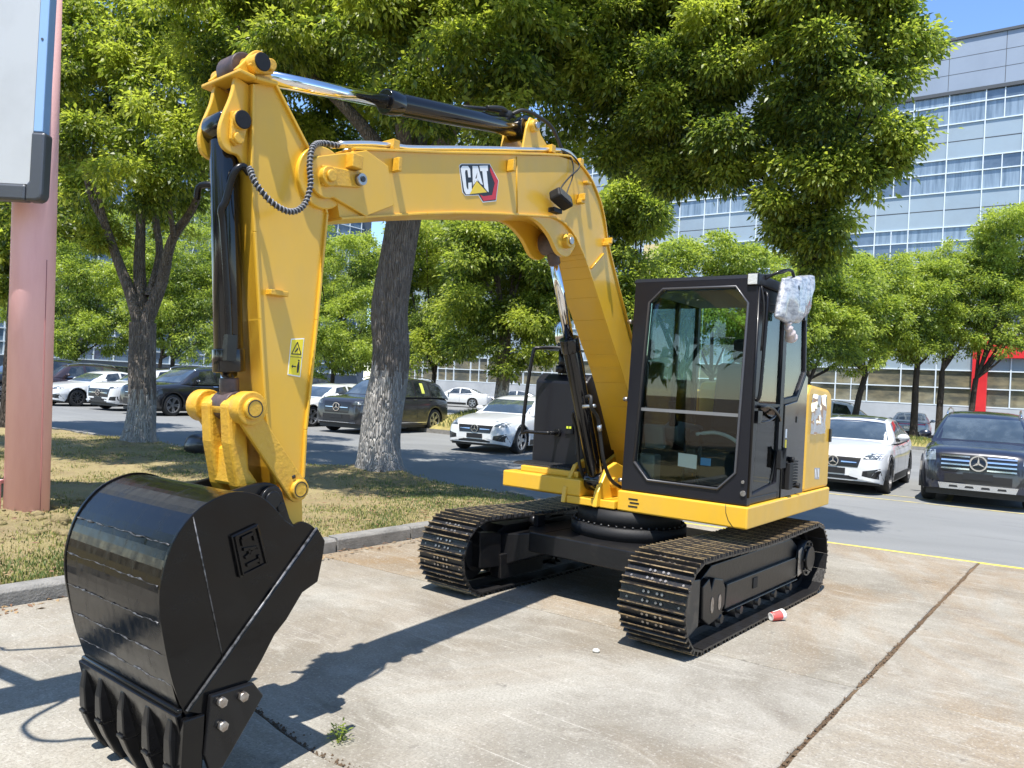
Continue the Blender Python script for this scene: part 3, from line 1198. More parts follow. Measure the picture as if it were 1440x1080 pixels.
for k in range(26):
    y = -0.975 + 0.0275 * k
    m.box((-0.24, y, 1.0002), (0.295, y + 0.012, 1.008))
m.build("step_mat", GRIP, fb)
# boom foot bracket in the middle
m = MB()
for y in (-0.36, -0.065):
    m.prism([(0.46, 0.74), (0.44, 0.86), (0.30, 1.04), (0.16, 1.08), (-0.10, 1.0), (-0.75, 1.25), (-0.80, 0.74)], y - 0.02, y + 0.02, 'y')
m.box((-0.8, -0.34, 0.74), (0.44, -0.085, 0.80))
m.box((0.02, -0.06, 0.735), (0.40, 0.08, 0.80))
br = m.build("boom_bracket", CATY, exc, bevel=0.008)
m = MB()
m.cyl((0.22, -0.40, 0.92), (0.22, -0.02, 0.92), 0.045, n=20)
m.build("bracket_pin", CATY2, br, bevel=0.004)

# fuel and oil tank cover on the far side, rail and mirror
m = MB()
m.prism([(0.06, 0.95), (0.06, 1.72), (-0.02, 1.785), (-1.0, 1.80), (-1.0, 0.95)], -0.97, -0.43, 'y')
tk = m.build("tank_cover", CABB, exc, bevel=0.02)
m = MB()
m.box((0.0605, -0.62, 1.27), (0.075, -0.54, 1.36), 0)
m.box((0.0755, -0.605, 1.315), (0.079, -0.585, 1.335), 1)
m.box((0.0755, -0.575, 1.315), (0.079, -0.555, 1.335), 1)
m.build("warning_lamp", [MATTE, mat("indicator", (0.65, 0.75, 0.05), 0.4)], tk)
m = MB()
rail = smooth_path([(0.18, -0.70, 1.27), (0.24, -0.90, 1.27), (0.25, -0.945, 1.31), (0.24, -0.89, 1.92), (0.2, -0.84, 2.00), (0.10, -0.62, 2.005), (0.05, -0.55, 2.0), (0.02, -0.52, 1.9), (0.0, -0.50, 1.75)], 5)
m.tube(rail, 0.016, n=10)
m.tube([(0.05, -0.70, 1.27), (0.19, -0.70, 1.27)], 0.016, n=10)
m.cyl((0.06, -0.70, 1.27), (0.085, -0.70, 1.27), 0.035, n=14)
m.box((-0.2, -0.84, 1.99), (0.16, -0.56, 2.003))
m.cyl((0.0, -0.74, 1.80), (0.0, -0.74, 1.86), 0.05, n=14)
m.cyl((-0.05, -0.72, 1.79), (-0.05, -0.72, 2.0), 0.075, n=16)
m.build("hand_rail", BLK, exc)
m = MB()
m.tube([(0.05, -0.73, 2.0), (0.06, -0.73, 2.06)], 0.012, n=8)
m.sphere((0.06, -0.73, 2.135), 0.1, 18, 10, sc=(0.22, 0.55, 1.15))
mir = m.build("rear_view_mirror", BLK, exc)
m = MB()
m.sphere((0.069, -0.731, 2.135), 0.092, 18, 10, sc=(0.2, 0.53, 1.15))
m.build("mirror_glass", mat("mirror_face", (0.6, 0.62, 0.62), 0.08, metal=1.0), mir)

# --- engine hood, counterweight
m = MB()
m.prism([(-0.99, 0.8885), (-0.99, 1.72), (-1.03, 1.785), (-1.10, 1.80), (-1.60, 1.775), (-1.70, 1.74), (-1.725, 1.66), (-1.725, 0.8885)], 0.12, 1.105, 'y')
hood = m.build("engine_hood", CATY, exc, bevel=0.028)
m = MB()
m.prism([(-1.0, 0.8885), (-1.0, 1.70), (-1.6, 1.72), (-1.80, 1.55), (-1.80, 0.8885)], -0.95, 0.118, 'y')
m.build("counterweight", CATY, exc, bevel=0.03)
m = MB()
m.box((-1.70, 1.1052, 1.30), (-1.66, 1.125, 1.42))
m.build("hood_latch", DBLK, hood, bevel=0.004)
m = MB()
m.prism([(-0.425, 0.8885), (-0.425, 1.62), (-0.72, 1.655), (-0.93, 1.88), (-0.985, 1.86), (-0.985, 0.8885)], 0.98, 1.098, 'y')
sp = m.build("side_panel", BLKG, exc, bevel=0.006)
m = MB()
for k in range(9):
    z = 1.155 - 0.024 * k
    m.box((-0.80, 1.0985, z), (-0.60, 1.108, z + 0.012))
m.build("louvre", MATTE, sp)
m = MB()
m.prism([(-0.50, 0.95), (-0.50, 1.16), (-0.59, 1.16), (-0.59, 0.95)], 1.0985, 1.135, 'y')
m.cyl((-0.6, 1.1, 1.185), (-0.6, 1.135, 1.185), 0.022, n=12)
m.cyl((-0.78, 1.1, 0.965), (-0.78, 1.135, 0.965), 0.022, n=12)
m.build("door_hinge", MATTE, sp, bevel=0.004)
m = MB()
m.box((-0.50, 1.0985, 1.36), (-0.46, 1.0995, 1.43), 0)
m.box((-0.50, 1.0985, 1.28), (-0.46, 1.0995, 1.345), 1)
m.box((-0.735, 1.0985, 1.48), (-0.715, 1.104, 1.53), 2)
m.build("sticker", [WHITE, LABY, DBLK], sp)

# --- cab
X0 = 0.34
cab = MB()
outer = [(0.10, 0.892), (0.30, 0.892), (0.92, 0.892), (1.108, 0.892), (1.108, 2.515), (0.95, 2.515), (0.36, 2.515), (0.135, 2.515)]
inner = [(0.205, 1.12), (0.325, 0.99), (0.89, 0.99), (1.015, 1.12), (1.045, 2.335), (0.95, 2.455), (0.375, 2.455), (0.265, 2.355)]


def ring_plate(mb, outer, inner, a0, a1, axis, mi=0):
    """a plate with a window in it, all in one piece"""
    n = len(outer)
    P = lambda p, a: (p[0], a, p[1]) if axis == 'y' else (a, p[0], p[1])
    vs = [P(p, a0) for p in outer] + [P(p, a0) for p in inner] + [P(p, a1) for p in outer] + [P(p, a1) for p in inner]
    ar = sum(outer[i][0] * outer[(i + 1) % n][1] - outer[(i + 1) % n][0] * outer[i][1] for i in range(n))
    flip = (ar > 0) == (axis == 'y')
    fs = []
    for i in range(n):
        j = (i + 1) % n
        fs += [(2 * n + i, 2 * n + j, 3 * n + j, 3 * n + i), (i, n + i, n + j, j), (i, j, 2 * n + j, 2 * n + i), (n + i, 3 * n + i, 3 * n + j, n + j)]
    mb.add(vs, [f[::-1] for f in fs] if flip else fs, mi)


ring_plate(cab, outer, inner, X0 - 0.07, X0, 'x')
# roof with a slight overhang
cab.prism([(X0 + 0.005, 2.512), (X0 - 0.03, 2.545), (-0.80, 2.55), (-0.87, 2.53), (-0.88, 2.47), (X0 - 0.071, 2.47)], 0.12, 1.112, 'y')
# left side: door post, lower edge, rear post
cab.box((-0.40, 1.045, 0.893), (-0.345, 1.095, 2.468))
cab.box((-0.345, 1.045, 0.893), (X0 - 0.072, 1.095, 0.945))
cab.prism([(-0.40, 1.62), (-0.40, 1.67), (-0.72, 1.70), (-0.91, 1.90), (-0.84, 2.468), (-0.88, 2.468), (-0.945, 1.87), (-0.74, 1.655)], 1.045, 1.094, 'y')
cab.box((-0.345, 1.045, 2.36), (X0 - 0.072, 1.095, 2.469))
cab.box((-0.86, 1.045, 2.40), (-0.401, 1.094, 2.4695))
# right side and back
cab.box((-0.88, 0.105, 0.893), (X0 - 0.072, 0.15, 1.40))
cab.box((-0.88, 0.122, 1.4005), (-0.82, 0.16, 2.469))
cab.box((-0.45, 0.122, 1.4005), (-0.41, 0.16, 2.469))
cab.box((-0.93, 0.151, 0.893), (-0.881, 1.04, 1.50))
cab.box((-0.93, 0.98, 1.501), (-0.882, 1.044, 2.469))
# floor
cab.box((-0.88, 0.152, 0.893), (X0 - 0.072, 1.043, 0.93))
cabo = cab.build("cab", CABB, exc, bevel=0.008)
# rubber seal round the windscreen
m = MB()
seal = [(X0 + 0.004, p[0], p[1]) for p in inner]
m.tube(seal + [seal[0]], 0.010, n=8)
m.build("window_seal", mat("seal_grey", (0.05, 0.05, 0.055), 0.35, coat=0.3), cabo)
m = MB()
zs = 1.53
m.prism([p for p in [(0.208, 1.118), (0.327, 0.993), (0.888, 0.993), (1.013, 1.118), (1.022, zs - 0.012), (0.225, zs - 0.012)]], X0 - 0.04, X0 - 0.034, 'x')
m.build("lower_windscreen", CABG, cabo)
m = MB()
m.prism([(0.225, zs + 0.012), (1.024, zs + 0.012), (1.043, 2.333), (0.949, 2.452), (0.376, 2.452), (0.267, 2.353)], X0 - 0.04, X0 - 0.034, 'x')
m.build("upper_windscreen", CABG, cabo)
m = MB()
m.box((X0 - 0.047, 0.215, zs - 0.012), (X0 - 0.026, 1.03, zs + 0.012))
m.build("windscreen_bar", GREYP, cabo)
# door with its two panes
m = MB()
ring_plate(m, [(0.262, 0.946), (0.262, 2.358), (-0.343, 2.358), (-0.343, 0.946)], [(0.215, 0.965), (0.13, 2.31), (-0.30, 2.31), (-0.30, 1.02)], 1.06, 1.099, 'y')
m.box((-0.30, 1.06, 1.595), (0.19, 1.098, 1.625))
door = m.build("door", CABB, cabo, bevel=0.004)
m = MB()
m.prism([(0.213, 0.97), (0.178, 1.594), (-0.298, 1.594), (-0.298, 1.10), (-0.20, 0.97)], 1.075, 1.081, 'y')
m.prism([(0.176, 1.626), (0.132, 2.308), (-0.298, 2.308), (-0.298, 1.626)], 1.075, 1.081, 'y')
m.build("door_glass", CABG, cabo)
m = MB()
m.prism([(-0.402, 1.672), (-0.402, 2.399), (-0.848, 2.399), (-0.905, 1.905), (-0.718, 1.702)], 1.068, 1.074, 'y')
m.build("quarter_glass", CABG, cabo)
m = MB()
m.box((-0.409, 0.135, 1.401), (X0 - 0.073, 0.141, 2.468))
m.box((-0.819, 0.135, 1.401), (-0.451, 0.141, 2.468))
m.build("side_glass", CABG, cabo)
m = MB()
m.box((-0.91, 0.161, 1.501), (-0.904, 0.979, 2.468))
m.build("rear_glass", CABG, cabo)
m = MB()
m.tube(smooth_path([(0.20, 1.10, 1.60), (0.20, 1.135, 1.60), (0.10, 1.14, 1.605), (-0.05, 1.14, 1.58), (-0.2, 1.13, 1.53), (-0.3, 1.105, 1.50)], 4), 0.012, n=8)
m.tube(smooth_path([(0.24, 1.10, 1.50), (0.16, 1.13, 1.49), (-0.05, 1.135, 1.52), (-0.28, 1.10, 1.60)], 4), 0.008, n=8)
m.box((0.17, 1.10, 1.48), (0.26, 1.13, 1.57))
m.build("door_handle", BLK, cabo, bevel=0.003)
m = MB()
m.box((-0.40, 1.10, 1.13), (-0.27, 1.135, 1.27))
m.cyl((-0.33, 1.10, 1.12), (-0.33, 1.14, 1.29), 0.018, n=10)
m.tube([(-0.30, 1.086, 1.26), (-0.20, 1.086, 0.985)], 0.006, n=6)
m.build("door_latch", MATTE, cabo, bevel=0.003)
# grab rails and posts at the front left corner
m = MB()
m.tube(smooth_path([(0.30, 1.11, 1.66), (0.31, 1.15, 1.68), (0.28, 1.155, 2.05), (0.25, 1.15, 2.38), (0.22, 1.11, 2.42)], 5), 0.013, n=8)
m.tube([(0.33, 1.112, 0.95), (0.335, 1.118, 1.7), (0.32, 1.112, 2.45)], 0.010, n=8)
m.build("grab_rail", BLK, cabo)
m = MB()
for y, z in ((0.098, 1.60), (0.10, 2.21), (0.09, 0.96)):
    m.cyl((X0 - 0.03, y - 0.028, z), (X0 - 0.03, y + 0.006, z), 0.018, n=12)
m.cyl((X0, 1.08, 0.98), (X0 + 0.012, 1.08, 0.98), 0.02, n=12)
m.cyl((X0, 1.075, 1.06), (X0 + 0.012, 1.075, 1.06), 0.012, n=12)
m.build("corner_bolt", STEEL, cabo)
# work lamp on the roof corner
m = MB()
m.box((0.27, 1.03, 2.455), (0.355, 1.118, 2.55))
wl = m.build("work_lamp", BLK, cabo, bevel=0.012)
m = MB()
m.box((0.3555, 1.04, 2.465), (0.361, 1.108, 2.54))
m.build("lamp_lens", LENS, cabo, bevel=0.006)
m = MB()
m.tube(smooth_path([(0.27, 1.10, 2.54), (0.15, 1.12, 2.56), (-0.02, 1.16, 2.60), (-0.05, 1.18, 2.62)], 5), 0.008, n=6)
m.tube(smooth_path([(0.29, 1.115, 2.46), (0.28, 1.14, 2.3), (0.27, 1.13, 2.0)], 5), 0.007, n=6)
m.build("lamp_cable", RUB, cabo)
# wrapped mirror
m = MB()
m.tube(smooth_path([(0.20, 1.10, 2.52), (0.16, 1.20, 2.58), (0.02, 1.24, 2.60), (-0.02, 1.25, 2.5)], 5), 0.011, n=8)
m.sphere((0.03, 1.262, 2.47), 0.045, 12, 8)
m.box((-0.42, 1.20, 2.28), (-0.36, 1.235, 2.5))
m.tube([(-0.02, 1.25, 2.5), (-0.2, 1.235, 2.48), (-0.38, 1.22, 2.42)], 0.010, n=6)
wm = m.build("wrapped_mirror", BLK, cabo)
gx, gz = 25, 21
m = MB()
quad = [(0.215, 2.525), (-0.425, 2.625), (-0.375, 2.33), (0.315, 2.235)]
vs = []
for side in (1, -1):
    for j in range(gz):
        for i in range(gx):
            u, v = i / (gx - 1), j / (gz - 1)
            ax = (quad[0][0] * (1 - u) + quad[1][0] * u) * (1 - v) + (quad[3][0] * (1 - u) + quad[2][0] * u) * v
            az = (quad[0][1] * (1 - u) + quad[1][1] * u) * (1 - v) + (quad[3][1] * (1 - u) + quad[2][1] * u) * v
            b = math.sin(math.pi * min(1, max(0, u))) ** 0.5 * math.sin(math.pi * (0.12 + 0.88 * v) if v < 1 else 0.0) ** 0.5 if v < 1 else 0
            wob = mnoise.noise((ax * 9, az * 5, 3.1 * side)) * 0.026 + mnoise.noise((ax * 22, az * 8, 5.1 * side)) * 0.012
            rag = mnoise.noise((ax * 14, az * 14, 9)) * 0.018
            vs.append((ax + rag, 1.245 + side * (0.012 + 0.050 * b) + wob * (1 if 0 < u < 1 else 0), az - 0.06 * v * v * math.sin(math.pi * u) + rag))
fs = []
nn = gx * gz
for j in range(gz - 1):
    for i in range(gx - 1):
        a = j * gx + i
        fs.append((a, a + gx, a + gx + 1, a + 1))
        fs.append((nn + a, nn + a + 1, nn + a + gx + 1, nn + a + gx))
for i in range(gx - 1):
    fs.append((i, i + 1, nn + i + 1, nn + i))
    a = (gz - 1) * gx + i
    fs.append((a, nn + a, nn + a + 1, a + 1))
for j in range(gz - 1):
    a = j * gx
    fs.append((a, nn + a, nn + a + gx, a + gx))
    a = j * gx + gx - 1
    fs.append((a, a + gx, nn + a + gx, nn + a))
m.add(vs, fs, 0, True)
tail = smooth_path([(0.07, 1.245, 2.22), (0.06, 1.25, 2.18), (0.03, 1.255, 2.14), (-0.01, 1.25, 2.11)], 4)
m.tube(tail, [0.022 + 0.026 * (i / (len(tail) - 1)) ** 1.3 + 0.006 * math.sin(i * 1.9) for i in range(len(tail))], n=10, mi=1)
m.build("bubble_wrap", [WRAP, mat("film_tail", (0.55, 0.47, 0.45), 0.3, coat=0.5, bump=(30, 0.8))], cabo)

# inside the cab
m = MB()
m.prism([(-0.62, 1.22), (-0.62, 1.34), (-0.20, 1.38), (-0.14, 1.33), (-0.16, 1.24)], 0.40, 0.86, 'y')
m.prism([(-0.70, 1.30), (-0.60, 1.36), (-0.70, 1.95), (-0.80, 1.95)], 0.40, 0.86, 'y')
m.prism([(-0.73, 1.96), (-0.71, 2.16), (-0.80, 2.16), (-0.83, 1.96)], 0.52, 0.74, 'y')
m.box((-0.62, 0.45, 0.931), (-0.22, 0.81, 1.219))
m.build("operator_seat", SEAT, cabo, bevel=0.04)
m = MB()
for y in (0.30, 0.93):
    m.prism([(-0.60, 1.0), (-0.60, 1.40), (-0.15, 1.44), (-0.05, 1.40), (-0.10, 1.28), (-0.45, 1.20), (-0.45, 1.0)], y - 0.06, y + 0.06, 'y')
m.build("arm_console", GREYP, cabo, bevel=0.02)
m = MB()
for y in (0.32, 0.91):
    m.tube([(-0.08, y, 1.41), (-0.05, y, 1.50), (-0.03, y, 1.60)], [0.035, 0.022, 0.03], n=10)
m.build("joystick", MATTE, cabo)
m = MB()
for y in (0.52, 0.64):
    m.tube(smooth_path([(0.12, y, 0.93), (0.14, y, 1.1), (0.10, y, 1.30)], 4), 0.014, n=8)
    m.cyl((0.10, y, 1.30), (0.095, y, 1.40), 0.02, n=10)
    m.box((0.08, y - 0.05, 0.935), (0.24, y + 0.05, 0.96))
m.build("travel_lever", MATTE, cabo)
m = MB()
m.box((0.13, 0.17, 0.931), (0.25, 0.33, 1.18))
m.prism([(0.10, 1.24), (0.16, 1.42), (0.20, 1.40), (0.15, 1.22)], 0.19, 0.36, 'y')
m.build("monitor", GREYP, cabo, bevel=0.012)
m = MB()
m.prism([(0.55, 1.22), (0.70, 1.215), (0.70, 1.11), (0.55, 1.12)], X0 - 0.0395, X0 - 0.0405 - 0.001, 'x')
m.prism([(0.73, 1.20), (0.81, 1.20), (0.81, 1.145), (0.73, 1.145)], X0 - 0.0395, X0 - 0.0405 - 0.001, 'x', 1)
m.build("notice_sheet", [PAPER, mat("notice_blue", (0.10, 0.30, 0.55), 0.5)], cabo)
m = MB()
m.box((-0.84, 0.16, 2.442), (0.26, 1.04, 2.468))
m.build("roof_lining", LINER, cabo)
m = MB()
m.box((-0.40, 0.66, 0.9305), (0.25, 1.03, 0.936))
m.build("floor_mat", mat("floor_grey", (0.45, 0.46, 0.44), 0.7), cabo)
m = MB()
m.tube(smooth_path([(0.10, 0.60, 1.36), (0.12, 0.75, 1.385), (0.14, 0.88, 1.36), (0.14, 0.98, 1.30)], 5), 0.014, n=8)
m.build("wrapped_hose", mat("silver_wrap", (0.6, 0.62, 0.62), 0.3, bump=(80, 0.8)), cabo)

# --- boom
BY0, BY1 = -0.345, -0.055
boom_top = [(3.09, 2.825), (2.32, 3.012), (1.21, 3.295), (1.03, 3.312), (0.89, 3.29), (0.75, 3.22), (0.62, 3.10), (0.54, 2.97), (0.43, 2.735), (0.01, 2.11), (-0.45, 1.42), (-0.66, 1.08)]
boom_bot = [(-0.62, 0.92), (-0.50, 0.86), (-0.40, 0.92), (-0.28, 1.15), (0.07, 1.735), (0.33, 2.07), (0.68, 2.51), (0.82, 2.67), (0.93, 2.77), (1.05, 2.835), (1.2, 2.862), (1.39, 2.84), (2.29, 2.675), (3.16, 2.465), (3.20, 2.60)]


def curve2(pts, sub=4):
    return [(p.x, p.y) for p in smooth_path([(a, b, 0) for a, b in pts], sub)]


m = MB()
m.prism(boom_top + boom_bot, BY0 + 0.008, BY1 - 0.008, 'y')
boom = m.build("boom", CATY, exc)
m = MB()
bt = [(3.09, 2.826)] + curve2(boom_top[1:11], 4)
m.strip(bt[::-1], BY0 - 0.006, BY1 + 0.006, 0.014)
bb = curve2(boom_bot[3:8], 3) + curve2(boom_bot[8:14], 4)
m.strip(bb[::-1], BY0 - 0.006, BY1 + 0.006, 0.014)
m.build("boom_flange", CATY, boom, bevel=0.003)
# cylinder lugs under the knee
m = MB()
lug = curve2([(1.62, 2.80), (1.42, 2.79), (1.26, 2.72), (1.16, 2.63), (1.08, 2.605), (1.0, 2.62), (0.94, 2.68), (0.90, 2.74)], 3) + [(1.0, 2.85), (1.3, 2.87)]
m.prism(lug, BY1 - 0.045, BY1 - 0.012, 'y')
m.prism(lug, BY0 + 0.012, BY0 + 0.045, 'y')
m.build("cylinder_lug", CATY, boom, bevel=0.006)
m = MB()
m.cyl((1.05, BY0 - 0.03, 2.72), (1.05, BY1 + 0.03, 2.72), 0.052, n=24)
m.build("knee_pin", CATY2, boom, bevel=0.006)
m = MB()
m.cyl((1.05, BY1 + 0.031, 2.72), (1.05, BY1 + 0.042, 2.72), 0.026, n=14)
m.build("pin_bolt", STEEL, boom)
# fork plates at the stick end
m = MB()
PX, PZ = 3.275, 2.64
forkp = [(PX + 0.105 * math.cos(t), PZ + 0.105 * math.sin(t)) for t in [R(a) for a in range(-120, 61, 15)]] + [(3.02, 2.842), (2.86, 2.80), (2.80, 2.60), (3.0, 2.50)]
m.prism(forkp, BY1 - 0.006, BY1 + 0.012, 'y')
m.prism(forkp, BY0 - 0.012, BY0 + 0.006, 'y')
m.build("fork_plate", CATY, boom, bevel=0.004)
m = MB()
m.cyl((PX, BY0 - 0.05, PZ), (PX, BY1 + 0.045, PZ), 0.050, n=24)
m.cyl((PX, BY1 + 0.045, PZ), (PX, BY1 + 0.060, PZ), 0.030, n=18)
m.prism([(PX + 0.035, PZ - 0.05), (PX + 0.035, PZ + 0.05), (PX - 0.22, PZ + 0.075), (PX - 0.22, PZ - 0.005)], BY1 + 0.0125, BY1 + 0.026, 'y')
m.build("stick_pin", CATY2, boom, bevel=0.005)
m = MB()
m.cyl((PX - 0.20, BY1 + 0.026, PZ + 0.03), (PX - 0.20, BY1 + 0.055, PZ + 0.03), 0.030, n=18, mi=0)
m.cyl((PX - 0.20, BY1 + 0.055, PZ + 0.03), (PX - 0.20, BY1 + 0.060, PZ + 0.03), 0.015, n=12, mi=1)
m.build("pin_keeper", [STEEL, DBLK], boom)
# small blocks, clips and ribs on the near face
m = MB()
for x, z, w, h, d in ((2.80, 2.82, 0.028, 0.075, 0.05), (1.785, 3.075, 0.03, 0.075, 0.055), (0.93, 3.03, 0.055, 0.03, 0.05), (0.935, 3.06, 0.02, 0.05, 0.07), (0.52, 2.79, 0.05, 0.028, 0.055), (0.515, 2.815, 0.02, 0.045, 0.07), (3.12, 2.75, 0.07, 0.07, 0.07), (0.84, 3.19, 0.06, 0.018, 0.04)):
    m.cbox((x, BY1 + d / 2 - 0.007, z), (w, d, h))
m.build("hose_clip", CATY2, boom, bevel=0.004)
m = MB()
ang = math.atan2(2.72 - 2.56, 0.54 - 0.70)
m.tube([(0.53, BY1 - 0.001, 2.715), (0.70, BY1 - 0.001, 2.575)], 0.007, n=6)
m.tube([(1.70, BY1 - 0.006, 3.16), (1.66, BY1 - 0.006, 2.80)], 0.004, n=6)
m.build("weld_line", CATY2, boom)
# decal with the letters
DX, DZ = (-0.36 / 0.371, 0.09 / 0.371), (0.13, 0.9915)
SX, SZ = 0.0071 / 12, 0.0043 / 12


def dec(u, v, c=(2.262, 2.965)):
    du, dv = (u - 108) * SX, (v - 265) * SZ
    return (c[0] + DX[0] * du - DZ[0] * dv, c[1] + DX[1] * du - DZ[1] * dv)


def decal(name, polys, y, matl, parent, th=0.0012, f=dec):
    m = MB()
    for p in polys:
        m.prism([f(a, b) for a, b in p], y, y + th, 'y')
    return m.build(name, matl, parent)


Yd = BY1 - 0.0078
decal("logo_edge", [[(100, 285), (135, 252), (612, 248), (760, 540), (705, 900), (470, 912), (398, 785), (185, 785), (138, 725)]], Yd, WHITE, boom)
decal("logo_ground", [[(108, 290), (140, 262), (605, 258), (748, 540), (695, 885), (477, 897), (405, 774), (190, 774), (148, 720)]], Yd + 0.0012, DBLK, boom)
decal("logo_chevron", [[(612, 300), (742, 540), (718, 700), (685, 590), (610, 375)], [(718, 700), (692, 865), (635, 790), (685, 590)], [(692, 865), (480, 885), (425, 775), (480, 805), (635, 790)]], Yd + 0.0024, RED, boom)
C_ = [[(120, 330), (150, 290), (240, 290), (272, 340), (276, 480), (240, 480), (228, 360), (195, 360), (188, 400)],
      [(120, 330), (188, 400), (205, 640), (165, 700)], [(165, 700), (205, 640), (222, 680), (236, 680), (238, 570), (290, 565), (290, 690), (250, 762), (195, 762)]]
A_ = [[(312, 290), (400, 290), (395, 380), (352, 500), (312, 625)], [(400, 290), (478, 612), (440, 590), (378, 500), (395, 380)], [(352, 500), (378, 500), (400, 555), (375, 535), (330, 600)]]
T_ = [[(428, 285), (570, 280), (572, 372), (440, 376)], [(474, 376), (548, 374), (572, 740), (545, 715), (500, 655)]]
decal("logo_letter", C_ + A_ + T_, Yd + 0.0024, WHITE, boom)
decal("logo_triangle", [[(252, 760), (376, 545), (545, 738)]], Yd + 0.0024, mat("logo_yellow", (0.80, 0.55, 0.03), 0.4), boom)
# boom lamp with its leads
m = MB()
ML = Matrix.Translation((1.27, 0.02, 2.965)) @ Matrix.Rotation(R(-14), 4, 'Y') @ Matrix.Rotation(R(20), 4, 'X')
m.cbox((0, 0, 0), (0.185, 0.09, 0.075), 0, ML)
bl = m.build("boom_lamp", MATTE, boom, bevel=0.015)
m = MB()
m.cbox((0.01, 0.0465, 0), (0.145, 0.003, 0.055), 0, ML)
m.build("lamp_lens", mat("dark_lens", (0.12, 0.12, 0.12), 0.15, coat=1.0), boom)
m = MB()
m.cbox((1.27, -0.025, 2.89), (0.10, 0.05, 0.03))
m.build("lamp_foot", MATTE, boom)
m = MB()
m.tube(smooth_path([(1.24, 0.0, 3.0), (1.22, -0.02, 3.06), (1.10, -0.03, 3.17), (0.98, -0.03, 3.27), (1.02, -0.05, 3.33), (1.13, -0.08, 3.36)], 6), 0.006, n=6)
m.tube(smooth_path([(1.17, 0.0, 2.99), (1.14, -0.02, 3.05), (1.05, -0.035, 3.2), (1.06, -0.05, 3.31), (1.16, -0.08, 3.36)], 6), 0.005, n=6)
m.build("lamp_lead", RUB, boom)
# steel pipes along the top of the boom
m = MB()
p1 = smooth_path([(3.17, -0.09, 2.842), (2.95, -0.09, 2.905), (2.75, -0.09, 2.945), (2.62, -0.09, 2.972), (2.1, -0.09, 3.112), (1.5, -0.09, 3.268), (1.12, -0.09, 3.365), (0.98, -0.09, 3.36), (0.83, -0.09, 3.285), (0.70, -0.09, 3.185), (0.60, -0.09, 3.05), (0.5, -0.09, 2.87), (0.2, -0.09, 2.44)], 4)
m.tube(p1, 0.0145, n=8)
m.tube([p + Vector((0.004, -0.05, -0.004)) for p in p1[:34]], 0.0125, n=8)
m.tube([Vector((p.x, -0.30, p.z)) for p in p1[4:34]], 0.0125, n=8)
m.build("hydraulic_pipe", ZINC, boom)
m = MB()
for k in (7, 22, 30):
    p = p1[k]
    m.cbox((p.x, -0.115, p.z), (0.05, 0.12, 0.055))
m.build("pipe_clamp", CATY2, boom, bevel=0.004)

# --- cylinders (barrel > rod, gland)


def cylinder(name, p0, p1, barrel_len, rb, rr, eye0, eye1, parent=exc):
    """barrel from p0, chrome rod out to p1"""
    p0, p1 = Vector(p0), Vector(p1)
    d = (p1 - p0).normalized()
    pb = p0 + d * barrel_len
    m = MB()
    m.cyl(p0 + d * (eye0 * 0.8), pb - d * 0.10, rb, n=26)
    m.cyl(pb - d * 0.11, pb, rb * 1.13, n=26)
    m.cyl(p0 + Vector((0, -0.07, 0)), p0 + Vector((0, 0.07, 0)), eye0, n=22)
    o = m.build(name, BLKG, parent, bevel=0.005)
    m = MB()
    m.cyl(pb, p1 - d * (eye1 * 0.8), rr, n=22)
    m.build("piston_rod", CHROME, o)
    m = MB()
    m.cyl(p1 + Vector((0, -0.062, 0)), p1 + Vector((0, 0.062, 0)), eye1, n=22)
    m.cyl(p1 - d * (eye1 * 1.9), p1 - d * 0.02, rr * 1.18, n=18)
    m.build("rod_eye", mat("eye_steel", (0.055, 0.04, 0.04), 0.45, vary=(20, (0.11, 0.07, 0.06), 0.4, 0.7)), o, bevel=0.005)
    return o


YC = -0.20
boom_cyl = cylinder("boom_cylinder", (0.22, YC, 0.92), (1.05, YC, 2.72), 1.24, 0.067, 0.038, 0.085, 0.085)
arm_cyl = cylinder("arm_cylinder", (1.50, YC, 3.43), (3.70, YC, 3.055), 1.28, 0.062, 0.037, 0.08, 0.075)
buck_cyl = cylinder("bucket_cylinder", (3.755, YC, 2.775), (3.645, YC, 1.49), 1.13, 0.066, 0.038, 0.075, 0.07)
# arm cylinder bracket on top of the boom
m = MB()
for y in (YC - 0.10, YC + 0.085):
    m.prism([(1.60, 3.19), (1.56, 3.40), (1.52, 3.485), (1.45, 3.485), (1.38, 3.40), (1.20, 3.29)], y, y + 0.018, 'y')
m.cyl((1.49, YC - 0.14, 3.43), (1.49, YC + 0.135, 3.43), 0.042, n=20)
m.build("arm_cylinder_bracket", CATY, boom, bevel=0.006)
m = MB()
m.cyl((1.49, YC + 0.136, 3.43), (1.49, YC + 0.148, 3.43), 0.022, n=12)
m.build("bracket_bolt", STEEL, boom)
